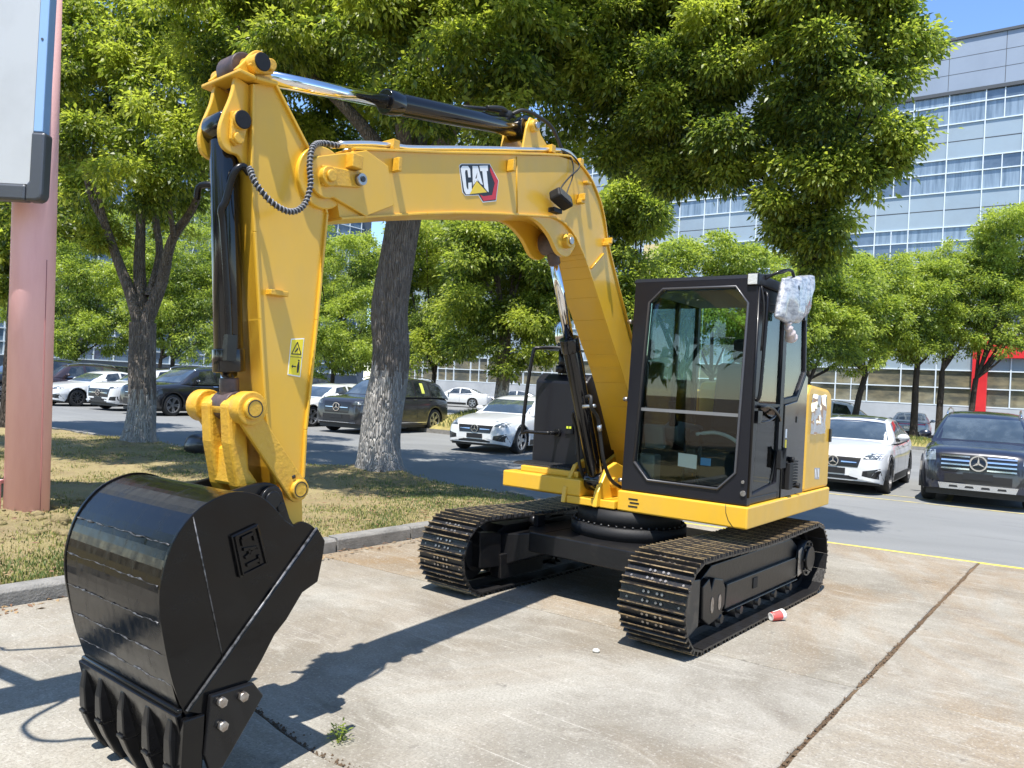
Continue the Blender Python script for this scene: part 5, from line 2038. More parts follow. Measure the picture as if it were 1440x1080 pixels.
KINDS_CAR = {
    # x measured from the nose backwards
    'suv': dict(L=4.65, W=1.84, H=1.66, wb=2.83, fo=0.88, R=0.36, sill=0.24,
                top=[(0, 0.66), (0.03, 0.84), (0.10, 0.95), (0.30, 1.02), (0.75, 1.065), (1.22, 1.10), (2.2, 1.10), (3.6, 1.12), (4.3, 1.12), (4.60, 1.08), (4.65, 0.98)],
                roof=[(1.18, 1.06), (1.55, 1.34), (1.95, 1.565), (2.3, 1.63), (2.8, 1.66), (3.5, 1.65), (4.1, 1.60), (4.28, 1.52), (4.50, 1.20), (4.56, 1.08)],
                wins=[(1.78, 1.11, 2.05, 1.535, 2.58, 1.595), (2.70, 1.12, 2.70, 1.60, 3.42, 1.59), (3.52, 1.13, 3.52, 1.58, 4.02, 1.53)], win_lo=1.115, rails=True, clad=True),
    'big_suv': dict(L=4.93, W=1.95, H=1.78, wb=2.995, fo=0.90, R=0.385, sill=0.26,
                top=[(0, 0.70), (0.03, 0.90), (0.12, 1.02), (0.35, 1.09), (0.8, 1.13), (1.25, 1.17), (2.2, 1.17), (3.8, 1.19), (4.5, 1.18), (4.88, 1.12), (4.93, 1.0)],
                roof=[(1.22, 1.13), (1.6, 1.42), (2.05, 1.675), (2.4, 1.745), (2.9, 1.775), (3.6, 1.755), (4.25, 1.68), (4.5, 1.55), (4.78, 1.24), (4.84, 1.14)],
                wins=[(1.90, 1.18, 2.15, 1.63, 2.75, 1.71), (2.87, 1.19, 2.87, 1.71, 3.62, 1.69), (3.72, 1.20, 3.72, 1.68, 4.28, 1.55)], win_lo=1.185, rails=True, clad=False),
    'saloon': dict(L=4.75, W=1.82, H=1.44, wb=2.865, fo=0.84, R=0.335, sill=0.19,
                top=[(0, 0.52), (0.03, 0.66), (0.12, 0.76), (0.40, 0.84), (0.90, 0.915), (1.42, 0.965), (2.4, 0.965), (3.6, 1.0), (4.2, 1.045), (4.62, 1.03), (4.72, 0.96), (4.75, 0.80)],
                roof=[(1.36, 0.92), (1.75, 1.17), (2.15, 1.355), (2.5, 1.425), (2.85, 1.44), (3.2, 1.41), (3.6, 1.30), (4.05, 1.12), (4.30, 1.02)],
                wins=[(1.92, 0.985, 2.20, 1.335, 2.68, 1.392), (2.78, 0.99, 2.78, 1.392, 3.42, 1.32)], win_lo=0.985, rails=False, clad=False),
}


def car_mesh(K):
    L, W = K['L'], K['W'] / 2
    top, roof = smooth_tab(K['top']), smooth_tab(K['roof'])
    xw = (K['fo'], K['fo'] + K['wb'])
    Ra = K['R'] + 0.055
    xs = sorted(set([0, .012, .03, .06, .10, .16, .24, .34] + [round(0.46 + 0.11 * i, 3) for i in range(int((L - 0.7) / 0.11))] +
                    [round(c + Ra * math.cos(R(a)), 3) for c in xw for a in (0, 6, 14, 24, 36, 50, 65, 80, 95, 110, 125, 140, 153, 164, 173, 180)] + [L - .2, L - .12, L - .06, L - .025, L]))
    wt = smooth_tab([(0, 0.70), (0.05, 0.80), (0.18, 0.90), (0.45, 0.965), (0.9, 0.995), (1.6, 1.0), (L - 1.4, 1.0), (L - 0.7, 0.975), (L - 0.25, 0.92), (L - 0.06, 0.84), (L, 0.76)])
    body = MB()
    rows = []
    for x in xs:
        zt, w = interp(top, x), W * interp(wt, x)
        zl = K['sill'] + 0.06 * max(0, 1 - x / 0.35) + 0.10 * max(0, 1 - (L - x) / 0.4)
        for c in xw:
            if abs(x - c) < Ra:
                zl = max(zl, K['R'] + math.sqrt(Ra * Ra - (x - c) ** 2) * 0.99)
        zl = min(zl, zt - 0.12)
        zw = zt * 0.62
        prof = [(0, zt), (0.45 * w, zt - 0.004), (0.72 * w, zt - 0.018), (0.86 * w, zt - 0.045), (0.935 * w, zt - 0.10), (0.965 * w, zt - 0.16),
                (0.985 * w, zt - 0.25), (1.0 * w, max(zw, zl + .03)), (0.995 * w, max(0.46, zl + .02)), (0.985 * w, max(0.36, zl + .01)), (0.965 * w, zl)]
        z_ = 9
        pr_ = []
        for (y, z) in prof:
            z = min(z, z_ - 0.002)
            z = max(z, zl - 0.001)
            z_ = z
            pr_.append((y, z))
        rows.append([(-x, y, z) for y, z in pr_])
    n = len(rows[0])
    vs, fs = [], []
    for r in rows:
        vs += r
    base = len(vs)
    vs += [(a, -b, c) for r in rows for a, b, c in r]
    for i in range(len(rows) - 1):
        for k in range(n - 1):
            a = i * n + k
            fs.append((a, a + n, a + n + 1, a + 1))
            fs.append((base + a, base + a + 1, base + a + n + 1, base + a + n))
    last = (len(rows) - 1) * n
    fs.append([k for k in range(n)] + [base + k for k in range(n - 1, 0, -1)])
    fs.append([last + k for k in range(n)][::-1] + [base + last + k for k in range(1, n)])
    body.add(vs, fs, 0, True)
    # greenhouse
    gx = sorted(set([round(a, 3) for a, _ in roof[::3]] + [roof[-1][0]]))
    rows = []
    for x in gx:
        zr = interp(roof, x)
        zb = interp(top, x) - 0.05
        f = min(1, max(0, (zr - zb) / (K['H'] - zb)))
        wr, wb = W * 0.70, W * 0.925
        endt = min(1, max(0, (x - gx[0]) / 0.5)) * min(1, max(0.0, (gx[-1] - x) / 0.45))
        wb *= 0.93 + 0.07 * endt
        wr_ = wb + (wr - wb) * f
        rows.append([(-x, 0, zr), (-x, wr_ * 0.6, zr - 0.012), (-x, wr_ * 0.88, zr - 0.035), (-x, wr_ * 0.99, min(zr - 0.07, zb + (zr - zb) * 0.93)), (-x, wr_ + (wb - wr_) * 0.5, zb + (zr - zb) * 0.5), (-x, wb, zb)])
    n = len(rows[0])
    vs, fs = [], []
    for r in rows:
        vs += r
    base = len(vs)
    vs += [(a, -b, c) for r in rows for a, b, c in r]
    for i in range(len(rows) - 1):
        for k in range(n - 1):
            a = i * n + k
            fs.append((a, a + n, a + n + 1, a + 1))
            fs.append((base + a, base + a + 1, base + a + n + 1, base + a + n))
    body.add(vs, fs, 0, True)
    return body


def wheel_parts(R_, style):
    """tyre and rim meshes, axle along y, outer face towards +y"""
    key = ('wheel', R_, style)
    if key in cache_c:
        return cache_c[key]
    m = MB()
    prof = [(-0.11, R_ * 0.70), (-0.115, R_ * 0.86), (-0.10, R_ * 0.96), (-0.06, R_), (0.06, R_), (0.10, R_ * 0.96), (0.115, R_ * 0.86), (0.105, R_ * 0.70)]
    N = 36
    vs = [(r * math.cos(2 * math.pi * i / N), y, r * math.sin(2 * math.pi * i / N)) for y, r in prof for i in range(N)]
    fs = [(k * N + i, k * N + (i + 1) % N, (k + 1) * N + (i + 1) % N, (k + 1) * N + i) for k in range(len(prof) - 1) for i in range(N)]
    m.add(vs, fs, 0, True)
    t = m.build("tyre", TYRE)
    t.data.flip_normals()
    m = MB()
    m.cyl((0, -0.09, 0), (0, 0.02, 0), R_ * 0.69, n=32, mi=1)
    m.ring((0, 0.085, 0), (0, 1, 0), R_ * 0.72, R_ * 0.655, 0.05, 36, 0)
    m.cyl((0, 0.02, 0), (0, 0.085, 0), R_ * 0.15, n=16, mi=0)
    k = 5 if style < 2 else 10
    for i in range(k):
        for da in ((-0.16, 0.16) if style == 0 else (0,)):
            a = 2 * math.pi * i / k + da
            w0, w1 = (0.028, 0.020) if style == 0 else (0.05, 0.032) if style == 1 else (0.022, 0.016)
            c, s = math.cos(a), math.sin(a)
            c0, s0 = math.cos(a - da * 0.6), math.sin(a - da * 0.6)
            p0, p1 = (R_ * 0.10 * c0, R_ * 0.10 * s0), (R_ * 0.67 * c, R_ * 0.67 * s)
            q = [(p0[0] - w0 * s, p0[1] + w0 * c), (p0[0] + w0 * s, p0[1] - w0 * c), (p1[0] + w1 * s, p1[1] - w1 * c), (p1[0] - w1 * s, p1[1] + w1 * c)]
            m.prism(q, 0.045, 0.080, 'y', 0)
    r = m.build("rim", [RIM if style != 2 else RIMD, TRIM])
    out = (t.data, r.data)
    bpy.data.objects.remove(t)
    bpy.data.objects.remove(r)
    cache_c[key] = out
    return out


cache_c = {}


def make_car(name, label, kind, loc, heading, pm, group=None, style=0, roofm=None, front=None, notes=(), rear_detail=False, scale=1.0, low=False):
    K = KINDS_CAR[kind]
    L, W, H = K['L'], K['W'] / 2, K['H']
    t = thing(name, label, "car", loc, heading, group)
    if scale != 1.0:
        t.scale = (scale,) * 3
    xo = L / 2                                     # local x: nose at +L/2
    body = car_mesh(K)
    body.v = [(x + xo, y, z) for x, y, z in body.v]
    bo = body.build("body", pm, t)
    bo.data.validate()
    bvh = BVHTree.FromPolygons([Vector(v) for v in body.v], body.f)

    def cast(p, d):
        h = bvh.ray_cast(Vector(p), Vector(d))
        return h[0]

    def patch(nm, gfun, nu, nv, d, off, m, parent=t, th=0.0):
        """grid of points cast on to the bodywork along d"""
        d = Vector(d).normalized()
        pts, ok = [], []
        for j in range(nv + 1):
            for i in range(nu + 1):
                h = cast(Vector(gfun(i / nu, j / nv)) - d * 6, d)
                ok.append(h is not None)
                pts.append(tuple((h - d * off)) if h is not None else (0, 0, 0))
        mb = MB()
        fs = []
        for j in range(nv):
            for i in range(nu):
                a = j * (nu + 1) + i
                q = (a, a + 1, a + nu + 2, a + nu + 1)
                if all(ok[k] for k in q) and max(abs(pts[q[0]][k] - pts[q[2]][k]) for k in range(3)) < 1.6:
                    fs.append(q)
        if not fs:
            return None
        mb.add(pts, fs, 0, True)
        o = mb.build(nm, m, parent)
        return o

    def quad(a, b, c, e):
        a, b, c, e = (Vector(k) for k in (a, b, c, e))
        return lambda u, v: (a * (1 - u) + b * u) * (1 - v) + (e * (1 - u) + c * u) * v
    X = lambda x: xo - x                            # metres behind the nose -> local x
    # glass
    rs, rb_ = K['roof'][0], K['roof'][2]
    zb, zr = interp(K['top'], rs[0]) + 0.0, rb_[1]
    patch("windscreen", quad((0, -W * 0.80, zb + 0.02), (0, W * 0.80, zb + 0.02), (0, W * 0.64, zr - 0.045), (0, -W * 0.64, zr - 0.045)), 14, 8, (-1, 0, 0), 0.006, CGLASS)
    for sgn in (1, -1):
        for (xa, za, xb, zb2, xc, zc) in K['wins']:
            lo = K['win_lo']
            xe = {True: xc + 0.02}.get(True)
            f = quad((X(xa), 0, lo), (X(xe), 0, lo + 0.01), (X(xc), 0, zc - 0.03), (X(xb), 0, zb2 - 0.03))
            if xa == K['wins'][-1][0]:
                f = quad((X(xa), 0, lo), (X(xe + 0.22), 0, lo + 0.06), (X(xc), 0, zc - 0.03), (X(xb), 0, zb2 - 0.03))
            patch("side_window", f, 6, 5, (0, -sgn, 0), 0.005, SGLASS)
        if not low:
            # bright line under the windows, door gaps, handles, sill
            a, b = K['wins'][0][0], K['wins'][-1][4] + 0.2
            patch("window_trim", quad((X(a - 0.05), 0, K['win_lo'] - 0.028), (X(b), 0, K['win_lo'] - 0.012), (X(b), 0, K['win_lo'] + 0.002), (X(a - 0.05), 0, K['win_lo'] - 0.012)), 14, 1, (0, -sgn, 0), 0.009, CCHR if kind != 'saloon' else TRIM)
            for xg in (K['wins'][0][0] - 0.28, K['wins'][1][0] - 0.05, K['wins'][1][4] + 0.05):
                patch("door_gap", quad((X(xg), 0, 0.34), (X(xg + 0.012), 0, 0.34), (X(xg + 0.012), 0, K['win_lo'] - 0.04), (X(xg), 0, K['win_lo'] - 0.04)), 1, 10, (0, -sgn, 0), 0.003, SEAM)
            for xg in (K['wins'][1][0] - 0.24, K['wins'][1][4] - 0.12):
                zc_ = K['win_lo'] - 0.13
                patch("door_handle", quad((X(xg), 0, zc_), (X(xg + 0.2), 0, zc_), (X(xg + 0.2), 0, zc_ + 0.03), (X(xg), 0, zc_ + 0.03)), 3, 1, (0, -sgn, 0), 0.02, pm if kind == 'saloon' else CCHR)
            patch("sill", quad((X(K['fo'] + 0.46), 0, K['sill'] + 0.01), (X(K['fo'] + K['wb'] - 0.46), 0, K['sill'] + 0.01), (X(K['fo'] + K['wb'] - 0.46), 0, 0.34), (X(K['fo'] + 0.46), 0, 0.34)), 8, 2, (0, -sgn, 0), 0.006, TRIM)
            if kind != 'saloon':
                patch("running_board", quad((X(K['fo'] + 0.5), 0, 0.325), (X(K['fo'] + K['wb'] - 0.5), 0, 0.325), (X(K['fo'] + K['wb'] - 0.5), 0, 0.35), (X(K['fo'] + 0.5), 0, 0.35)), 8, 1, (0, -sgn, 0), 0.012, CCHR)
            # door mirror
            mb = MB()
            xm = K['wins'][0][0] - 0.02
            mb.sphere((X(xm), sgn * (W * 0.925 + 0.11), K['win_lo'] + 0.06), 0.12, 14, 9, 0, (0.55, 0.95, 0.62))
            mb.box((X(xm) - 0.03, min(sgn * W * 0.84, sgn * (W * 0.925 + 0.05)), K['win_lo'] - 0.03), (X(xm) + 0.03, max(sgn * W * 0.84, sgn * (W * 0.925 + 0.05)), K['win_lo'] + 0.03), 1)
            mb.build("door_mirror", [pm, TRIM], t)
        if K['rails'] and not low:
            mb = MB()
            p = [(X(x), sgn * W * 0.66, interp(K['roof'], x) + dz) for x, dz in ((1.95, 0.0), (2.1, 0.035), (2.8, 0.04), (3.6, 0.04), (4.0, 0.035), (4.15, 0.0))]
            mb.tube(smooth_path(p, 4), 0.016, n=6)
            mb.build("roof_rail", CCHR if style == 0 else TRIM, t)
        # wheels and arches
        for xw_ in (K['fo'], K['fo'] + K['wb']):
            td, rd = wheel_parts(K['R'], style)
            wo = bpy.data.objects.new("wheel", td)
            COL.objects.link(wo)
            wo.parent = t
            wo.location = (X(xw_), sgn * (W - 0.135), K['R'])
            wo.rotation_euler = (0, rnd.uniform(0, 1), 0 if sgn > 0 else math.pi)
            ro = bpy.data.objects.new("rim", rd)
            COL.objects.link(ro)
            ro.parent = wo
    mb = MB()
    for xw_ in (K['fo'], K['fo'] + K['wb']):
        mb.box((X(xw_) - 0.40, -W + 0.26, 0.20), (X(xw_) + 0.40, W - 0.26, 0.78))
    mb.box((X(L - 0.25), -W * 0.86, 0.17), (X(0.25), W * 0.86, 0.32))
    for sgn in (1, -1):
        for xw_ in (K['fo'], K['fo'] + K['wb']):
            Ra = K['R'] + 0.055
            arc = [(X(xw_) + Ra * math.cos(R(a)), K['R'] + Ra * math.sin(R(a))) for a in range(-8, 189, 14)]
            arc2 = [(X(xw_) + (Ra + 0.02) * math.cos(R(a)), K['R'] + (Ra + 0.02) * math.sin(R(a))) for a in range(-8, 189, 14)]
            for i in range(len(arc) - 1):
                y0, y1 = sorted((sgn * (W - 0.30), sgn * (W - 0.02)))
                mb.prism([arc[i], arc[i + 1], arc2[i + 1], arc2[i]], y0, y1, 'y')
    mb.build("underbody", TRIM, t)
    if K['clad']:
        for sgn in (1, -1):
            for xw_ in (K['fo'], K['fo'] + K['wb']):
                mb = MB()
                Ra = K['R'] + 0.05
                a1 = [(X(xw_) + Ra * math.cos(R(a)), K['R'] + Ra * math.sin(R(a))) for a in range(-12, 193, 12)]
                a2 = [(X(xw_) + (Ra + 0.055) * math.cos(R(a)), K['R'] + (Ra + 0.055) * math.sin(R(a))) for a in range(-12, 193, 12)]
                for i in range(len(a1) - 1):
                    y0, y1 = sorted((sgn * (W - 0.06), sgn * (W + 0.004)))
                    mb.prism([a1[i], a1[i + 1], a2[i + 1], a2[i]], y0, y1, 'y')
                mb.build("arch_cladding", TRIM, t)
    if roofm is not None:
        f = quad((X(2.05), -W * 0.60, 0), (X(2.05), W * 0.60, 0), (X(L * 0.72), W * 0.60, 0), (X(L * 0.72), -W * 0.60, 0))
        patch("roof_panel", f, 8, 6, (0, 0, -1), 0.004, roofm)
    for (sgn, wi) in notes:
        (xa, za, xb, zb2, xc, zc) = K['wins'][wi]
        x0 = (xa + xc) / 2 - 0.06
        patch("window_note", quad((X(x0), 0, za + 0.09), (X(x0 + 0.17), 0, za + 0.09), (X(x0 + 0.15), 0, zb2 - 0.10), (X(x0 - 0.02), 0, zb2 - 0.10)), 2, 3, (0, -sgn, 0), 0.008, NOTE)
    fx = (-1, 0, 0)
    Q = lambda y0, z0, y1, z1, y2, z2, y3, z3: quad((0, y0, z0), (0, y1, z1), (0, y2, z2), (0, y3, z3))
    if front:
        zg0, zg1, gw = front['grille']
        gr_ = patch("grille", Q(-gw * 0.90, zg0, gw * 0.90, zg0, gw, zg1, -gw, zg1), 12, 5, fx, 0.006, GRL)
        if gr_ and front.get('slats'):
            for k in range(front['slats']):
                z = zg0 + (zg1 - zg0) * (k + 0.5) / front['slats']
                for sgn in (1, -1):
                    patch("grille_slat", Q(sgn * 0.13, z - 0.013, sgn * gw * 0.93, z - 0.013, sgn * gw * 0.93, z + 0.013, sgn * 0.13, z + 0.013), 6, 1, fx, 0.022, CCHR, gr_)
        elif gr_:
            for sgn in (1, -1):
                z = (zg0 + zg1) / 2
                patch("grille_slat", Q(sgn * 0.14, z - 0.012, sgn * gw * 0.85, z - 0.008, sgn * gw * 0.85, z + 0.008, sgn * 0.14, z + 0.012), 6, 1, fx, 0.020, CCHR, gr_)
        # badge: a ring with three arms
        if gr_:
            z = (zg0 + zg1) / 2 + 0.005
            h = cast((6, 0, z), fx)
            mb = MB()
            c = Vector((h.x + 0.03, 0, z))
            rb = front.get('badge', 0.10)
            mb.ring(c, (1, 0, 0), rb, rb * 0.83, 0.02, 28)
            for a in (90, 210, 330):
                e = (c.y + rb * 0.86 * math.cos(R(a)), c.z + rb * 0.86 * math.sin(R(a)))
                nx_, nz_ = -math.sin(R(a)) * rb * 0.14, math.cos(R(a)) * rb * 0.14
                mb.prism([(c.y + nx_, c.z + nz_), (c.y - nx_, c.z - nz_), e], c.x - 0.006, c.x + 0.008, 'x')
            mb.build("badge", CCHR, gr_)
        for sgn in (1, -1):
            (ya, za, yb, zb_, yc, zc_, yd, zd) = front['lamp']
            patch("headlamp", Q(sgn * ya, za, sgn * yb, zb_, sgn * yc, zc_, sgn * yd, zd), 8, 4, fx, 0.006, front.get('lampm', HEADL))
            if 'intake' in front:
                (ya, za, yb, zb_, yc, zc_, yd, zd) = front['intake']
                ik = patch("air_intake", Q(sgn * ya, za, sgn * yb, zb_, sgn * yc, zc_, sgn * yd, zd), 6, 4, fx, 0.006, GRL)
        if 'lower' in front:
            z0, z1, w0, w1 = front['lower']
            patch("lower_intake", Q(-w0, z0, w0, z0, w1, z1, -w1, z1), 10, 3, fx, 0.006, GRL)
        if 'skid' in front:
            z0, z1, w0 = front['skid']
            sk = patch("skid_plate", Q(-w0, z0, w0, z0, w0 * 1.06, z1, -w0 * 1.06, z1), 12, 2, fx, 0.018, CCHR)
            for y in (-0.36, -0.12, 0.12, 0.36):
                zc_ = (z0 + z1) / 2
                patch("skid_slot", Q(y - 0.07, zc_ - 0.018, y + 0.07, zc_ - 0.018, y + 0.055, zc_ + 0.018, y - 0.055, zc_ + 0.018), 2, 1, fx, 0.024, GRL, sk)
        if 'lip' in front:
            z0, z1, w0 = front['lip']
            patch("chin_trim", Q(-w0, z0, w0, z0, w0, z1, -w0, z1), 10, 1, fx, 0.014, front.get('lipm', CCHR))
        if 'wing' in front:
            # body coloured blade that sweeps under the side intake
            for sgn in (1, -1):
                (ya, za, yb, zb_) = front['wing']
                patch("bumper_blade", Q(sgn * ya, za, sgn * yb, zb_, sgn * yb, zb_ + 0.06, sgn * ya, za + 0.05), 6, 1, fx, 0.028, pm)
        if front.get('plate'):
            z = front['plate']
            patch("number_plate_holder", Q(-0.22, z - 0.055, 0.22, z - 0.055, 0.22, z + 0.055, -0.22, z + 0.055), 4, 1, fx, 0.018, TRIM)
    if rear_detail:
        bx = (1, 0, 0)
        patch("tail_lamp", Q(-W * 0.84, 0.86, W * 0.84, 0.86, W * 0.84, 0.93, -W * 0.84, 0.93), 12, 2, bx, 0.008, TAILR)
        patch("rear_bumper", Q(-W * 0.78, 0.33, W * 0.78, 0.33, W * 0.80, 0.56, -W * 0.80, 0.56), 10, 3, bx, 0.006, TRIM)
        patch("number_plate_holder", Q(-0.24, 0.66, 0.24, 0.66, 0.24, 0.77, -0.24, 0.77), 4, 1, bx, 0.01, CCHR)
        zr = K['roof'][-3][1]
        patch("rear_window", Q(-W * 0.70, 1.08, W * 0.70, 1.08, W * 0.58, 1.36, -W * 0.58, 1.36), 8, 5, bx, 0.006, CGLASS)
    elif not low:
        patch("rear_window", Q(-W * 0.70, K['win_lo'] + 0.08, W * 0.70, K['win_lo'] + 0.08, W * 0.58, H - 0.10, -W * 0.58, H - 0.10), 8, 5, (1, 0, 0), 0.006, CGLASS)
    return t


def place(fx_, fy_, deg, kind, scale=1.0):
    """nose position on the ground and heading -> origin"""
    L = KINDS_CAR[kind]['L'] * scale
    a = R(deg)
    return (fx_ - math.cos(a) * L / 2, fy_ - math.sin(a) * L / 2, -0.006), a


F_GLB = dict(grille=(0.62, 0.90, 0.60), slats=4, badge=0.135, lamp=(0.64, 0.78, 0.90, 0.74, 0.90, 0.92, 0.66, 0.95), lampm=HEADL, intake=(0.56, 0.42, 0.86, 0.46, 0.86, 0.60, 0.66, 0.58), skid=(0.30, 0.40, 0.56), lower=(0.42, 0.56, 0.5, 0.5), plate=0.54)
F_GLE = dict(grille=(0.62, 0.95, 0.50), slats=0, badge=0.13, lamp=(0.58, 0.86, 0.92, 0.90, 0.94, 1.00, 0.60, 0.97), lampm=HEADD, intake=(0.56, 0.42, 0.90, 0.46, 0.88, 0.66, 0.70, 0.62), lower=(0.36, 0.58, 0.5, 0.52), lip=(0.33, 0.35, 0.72), plate=0.52)
F_C = dict(grille=(0.50, 0.68, 0.48), slats=0, badge=0.10, lamp=(0.50, 0.66, 0.80, 0.66, 0.86, 0.80, 0.58, 0.765), lampm=HEADD, intake=(0.50, 0.30, 0.84, 0.28, 0.80, 0.50, 0.52, 0.44), lower=(0.24, 0.34, 0.42, 0.46), wing=(0.30, 0.335, 0.80, 0.24), plate=0.42)
F_EQ = dict(grille=(0.50, 0.80, 0.62), slats=0, badge=0.11, lamp=(0.56, 0.80, 0.86, 0.86, 0.90, 0.95, 0.58, 0.88), lampm=HEADD, intake=(0.58, 0.34, 0.90, 0.36, 0.86, 0.54, 0.66, 0.52), lower=(0.30, 0.44, 0.5, 0.5), wing=(0.40, 0.36, 0.84, 0.32), plate=0.44)

# right hand row, noses towards the viewer
l, a = place(8.0, 13.5, -122, 'suv')
make_car("sport_utility_car", "dark navy sport utility car with four chrome grille bars facing the viewer", 'suv', l, a, paint("deep_navy_paint", (0.014, 0.016, 0.030), 0.1), "cars parked on the right", 0, None, F_GLB)
l, a = place(6.1, 14.9, -123, 'saloon')
make_car("saloon_car", "white saloon with a black roof, partly hidden by the engine hood", 'saloon', l, a, P_WHITE, "cars parked on the right", 2, P_BLACK, F_C)
l, a = place(22.0, 44.6, 55, 'saloon')
l = (19.85, 39.3, -0.006)
make_car("saloon_car", "silver saloon seen from behind with a full width red lamp", 'saloon', l, R(62), P_SILV, "cars parked on the right", 0, None, None, (), True)
make_car("estate_car", "tall white car by the office wall above the white saloon roof", 'big_suv', (15.9, 38.2, -0.006), R(-28), P_WHITE, "cars parked on the right", 0, P_GREY, None)

# the white saloon at the kerb under the boom
l, a = place(-0.85, 19.4, -117, 'saloon')
make_car("saloon_car", "white saloon with its nose on the road, seen past the tank cover", 'saloon', l, a, P_WHITE, None, 1, None, F_C)

# left row, parked side by side at an angle
GLr = "cars parked in the left row"
hd = -118
for i, (nx_, ny_, kind, pm, nm, lab, st, fr, notes) in enumerate((
    (-5.2, 23.7, 'big_suv', P_GREY, "sport_utility_car", "dark sport utility car behind the limewashed trunk, yellow note in its window", 0, F_GLE, [(1, 1)]),
    (-7.65, 25.7, 'saloon', P_WHITE, "saloon_car", "white car showing between the yellow stick and the dark sport utility", 0, F_C, [(1, 1)]),
    (-9.9, 27.0, 'saloon', P_NAVY, "saloon_car", "dark blue car mostly hidden behind the yellow stick", 0, F_C, []),
    (-13.1, 27.5, 'big_suv', P_BLACK, "sport_utility_car", "black sport utility car just right of the forked tree trunk", 0, F_GLE, [(1, 1)]),
    (-15.2, 29.2, 'suv', P_WHITE, "sport_utility_car", "white sport utility car with a dark grille, cut by the forked trunk", 2, F_EQ, []),
    (-18.0, 30.5, 'saloon', P_WHITE, "saloon_car", "white saloon with dark wheels between the post and the forked trunk", 2, F_C, []),
    (-20.2, 32.0, 'suv', P_AUB, "sport_utility_car", "dark brown sport utility car behind the white saloon beside the post", 0, F_GLE, []),
    (-22.2, 33.9, 'saloon', P_SILV, "saloon_car", "silver car just right of the pink post, behind a brown one", 0, F_C, []),
    (-21.3, 31.0, 'big_suv', P_BLACK, "sport_utility_car", "black sport utility car peeping out left of the pink post", 0, F_GLB, []),
)):
    l, a = place(nx_, ny_, hd, kind)
    make_car(nm, lab, kind, l, a, pm, GLr, st, P_BLACK if (kind == 'suv' and pm is P_WHITE) else None, fr, notes)
# second row behind them
for (x, y, kind, pm, nm, lab, hdg) in (
    (-14.6, 36.8, 'suv', P_WHITE, "sport_utility_car", "white car whose roof shows over the black sport utility", 62),
    (-18.6, 38.2, 'suv', P_BLACK, "sport_utility_car", "black car roof behind the white saloon, left of the trunk", 62),
    (-8.4, 33.0, 'suv', P_BLACK, "sport_utility_car", "black car roof behind the white car near the yellow stick", 62),
    (-6.4, 33.4, 'saloon', P_WHITE, "saloon_car", "small white roof just left of the limewashed trunk", 62),
    (-3.9, 58.0, 'saloon', P_WHITE, "saloon_car", "distant white saloon seen sideways left of the pale trunk", 168),
    (0.2, 60.0, 'saloon', P_SILV, "saloon_car", "distant silver car next to the pale trunk under the dark tree", 168),
    (2.2, 46.0, 'saloon', P_GREY, "saloon_car", "grey roof seen over the white saloon by the tank cover", 150),
):
    make_car(nm, lab, kind, (x, y, -0.006), R(hdg), pm, "cars far behind", 0, None, None, (), False, 1.0, kind != 'saloon')
# ------------------------------------------------------------------ trees


def leaf_mat(name, col, trans):
    m = bpy.data.materials.new(name)
    m.use_nodes = True
    nt = m.node_tree
    b = nt.nodes["Principled BSDF"]
    b.inputs["Roughness"].default_value = 0.42
    b.inputs["Specular IOR Level"].default_value = 0.45
    tc = nt.nodes.new("ShaderNodeTexCoord")
    nz = nd(nt, "ShaderNodeTexNoise", Scale=1.6, Detail=4.0)
    nt.links.new(tc.outputs["Object"], nz.inputs["Vector"])
    mx = nt.nodes.new("ShaderNodeMix")
    mx.data_type = 'RGBA'
    mx.inputs[6].default_value = (col[0] * 0.8, col[1] * 0.85, col[2], 1)
    mx.inputs[7].default_value = (col[0] * 1.25, col[1] * 1.12, col[2], 1)
    nt.links.new(nz.outputs[0], mx.inputs[0])
    nt.links.new(mx.outputs[2], b.inputs["Base Color"])
    tr = nd(nt, "ShaderNodeBsdfTranslucent")
    tr.inputs[0].default_value = (*trans, 1)
    ad = nt.nodes.new("ShaderNodeMixShader")
    ad.inputs[0].default_value = 0.46
    nt.links.new(b.outputs[0], ad.inputs[1])
    nt.links.new(tr.outputs[0], ad.inputs[2])
    nt.links.new(ad.outputs[0], nt.nodes["Material Output"].inputs[0])
    MATS[name] = m
    return m


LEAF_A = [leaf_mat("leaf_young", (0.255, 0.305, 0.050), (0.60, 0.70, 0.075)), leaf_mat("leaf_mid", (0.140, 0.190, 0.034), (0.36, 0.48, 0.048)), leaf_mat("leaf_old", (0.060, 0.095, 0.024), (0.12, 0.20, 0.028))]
LEAF_B = [leaf_mat("lime_young", (0.255, 0.325, 0.060), (0.58, 0.70, 0.08)), leaf_mat("lime_mid", (0.155, 0.220, 0.044), (0.40, 0.53, 0.055)), leaf_mat("lime_old", (0.075, 0.125, 0.030), (0.12, 0.19, 0.025))]


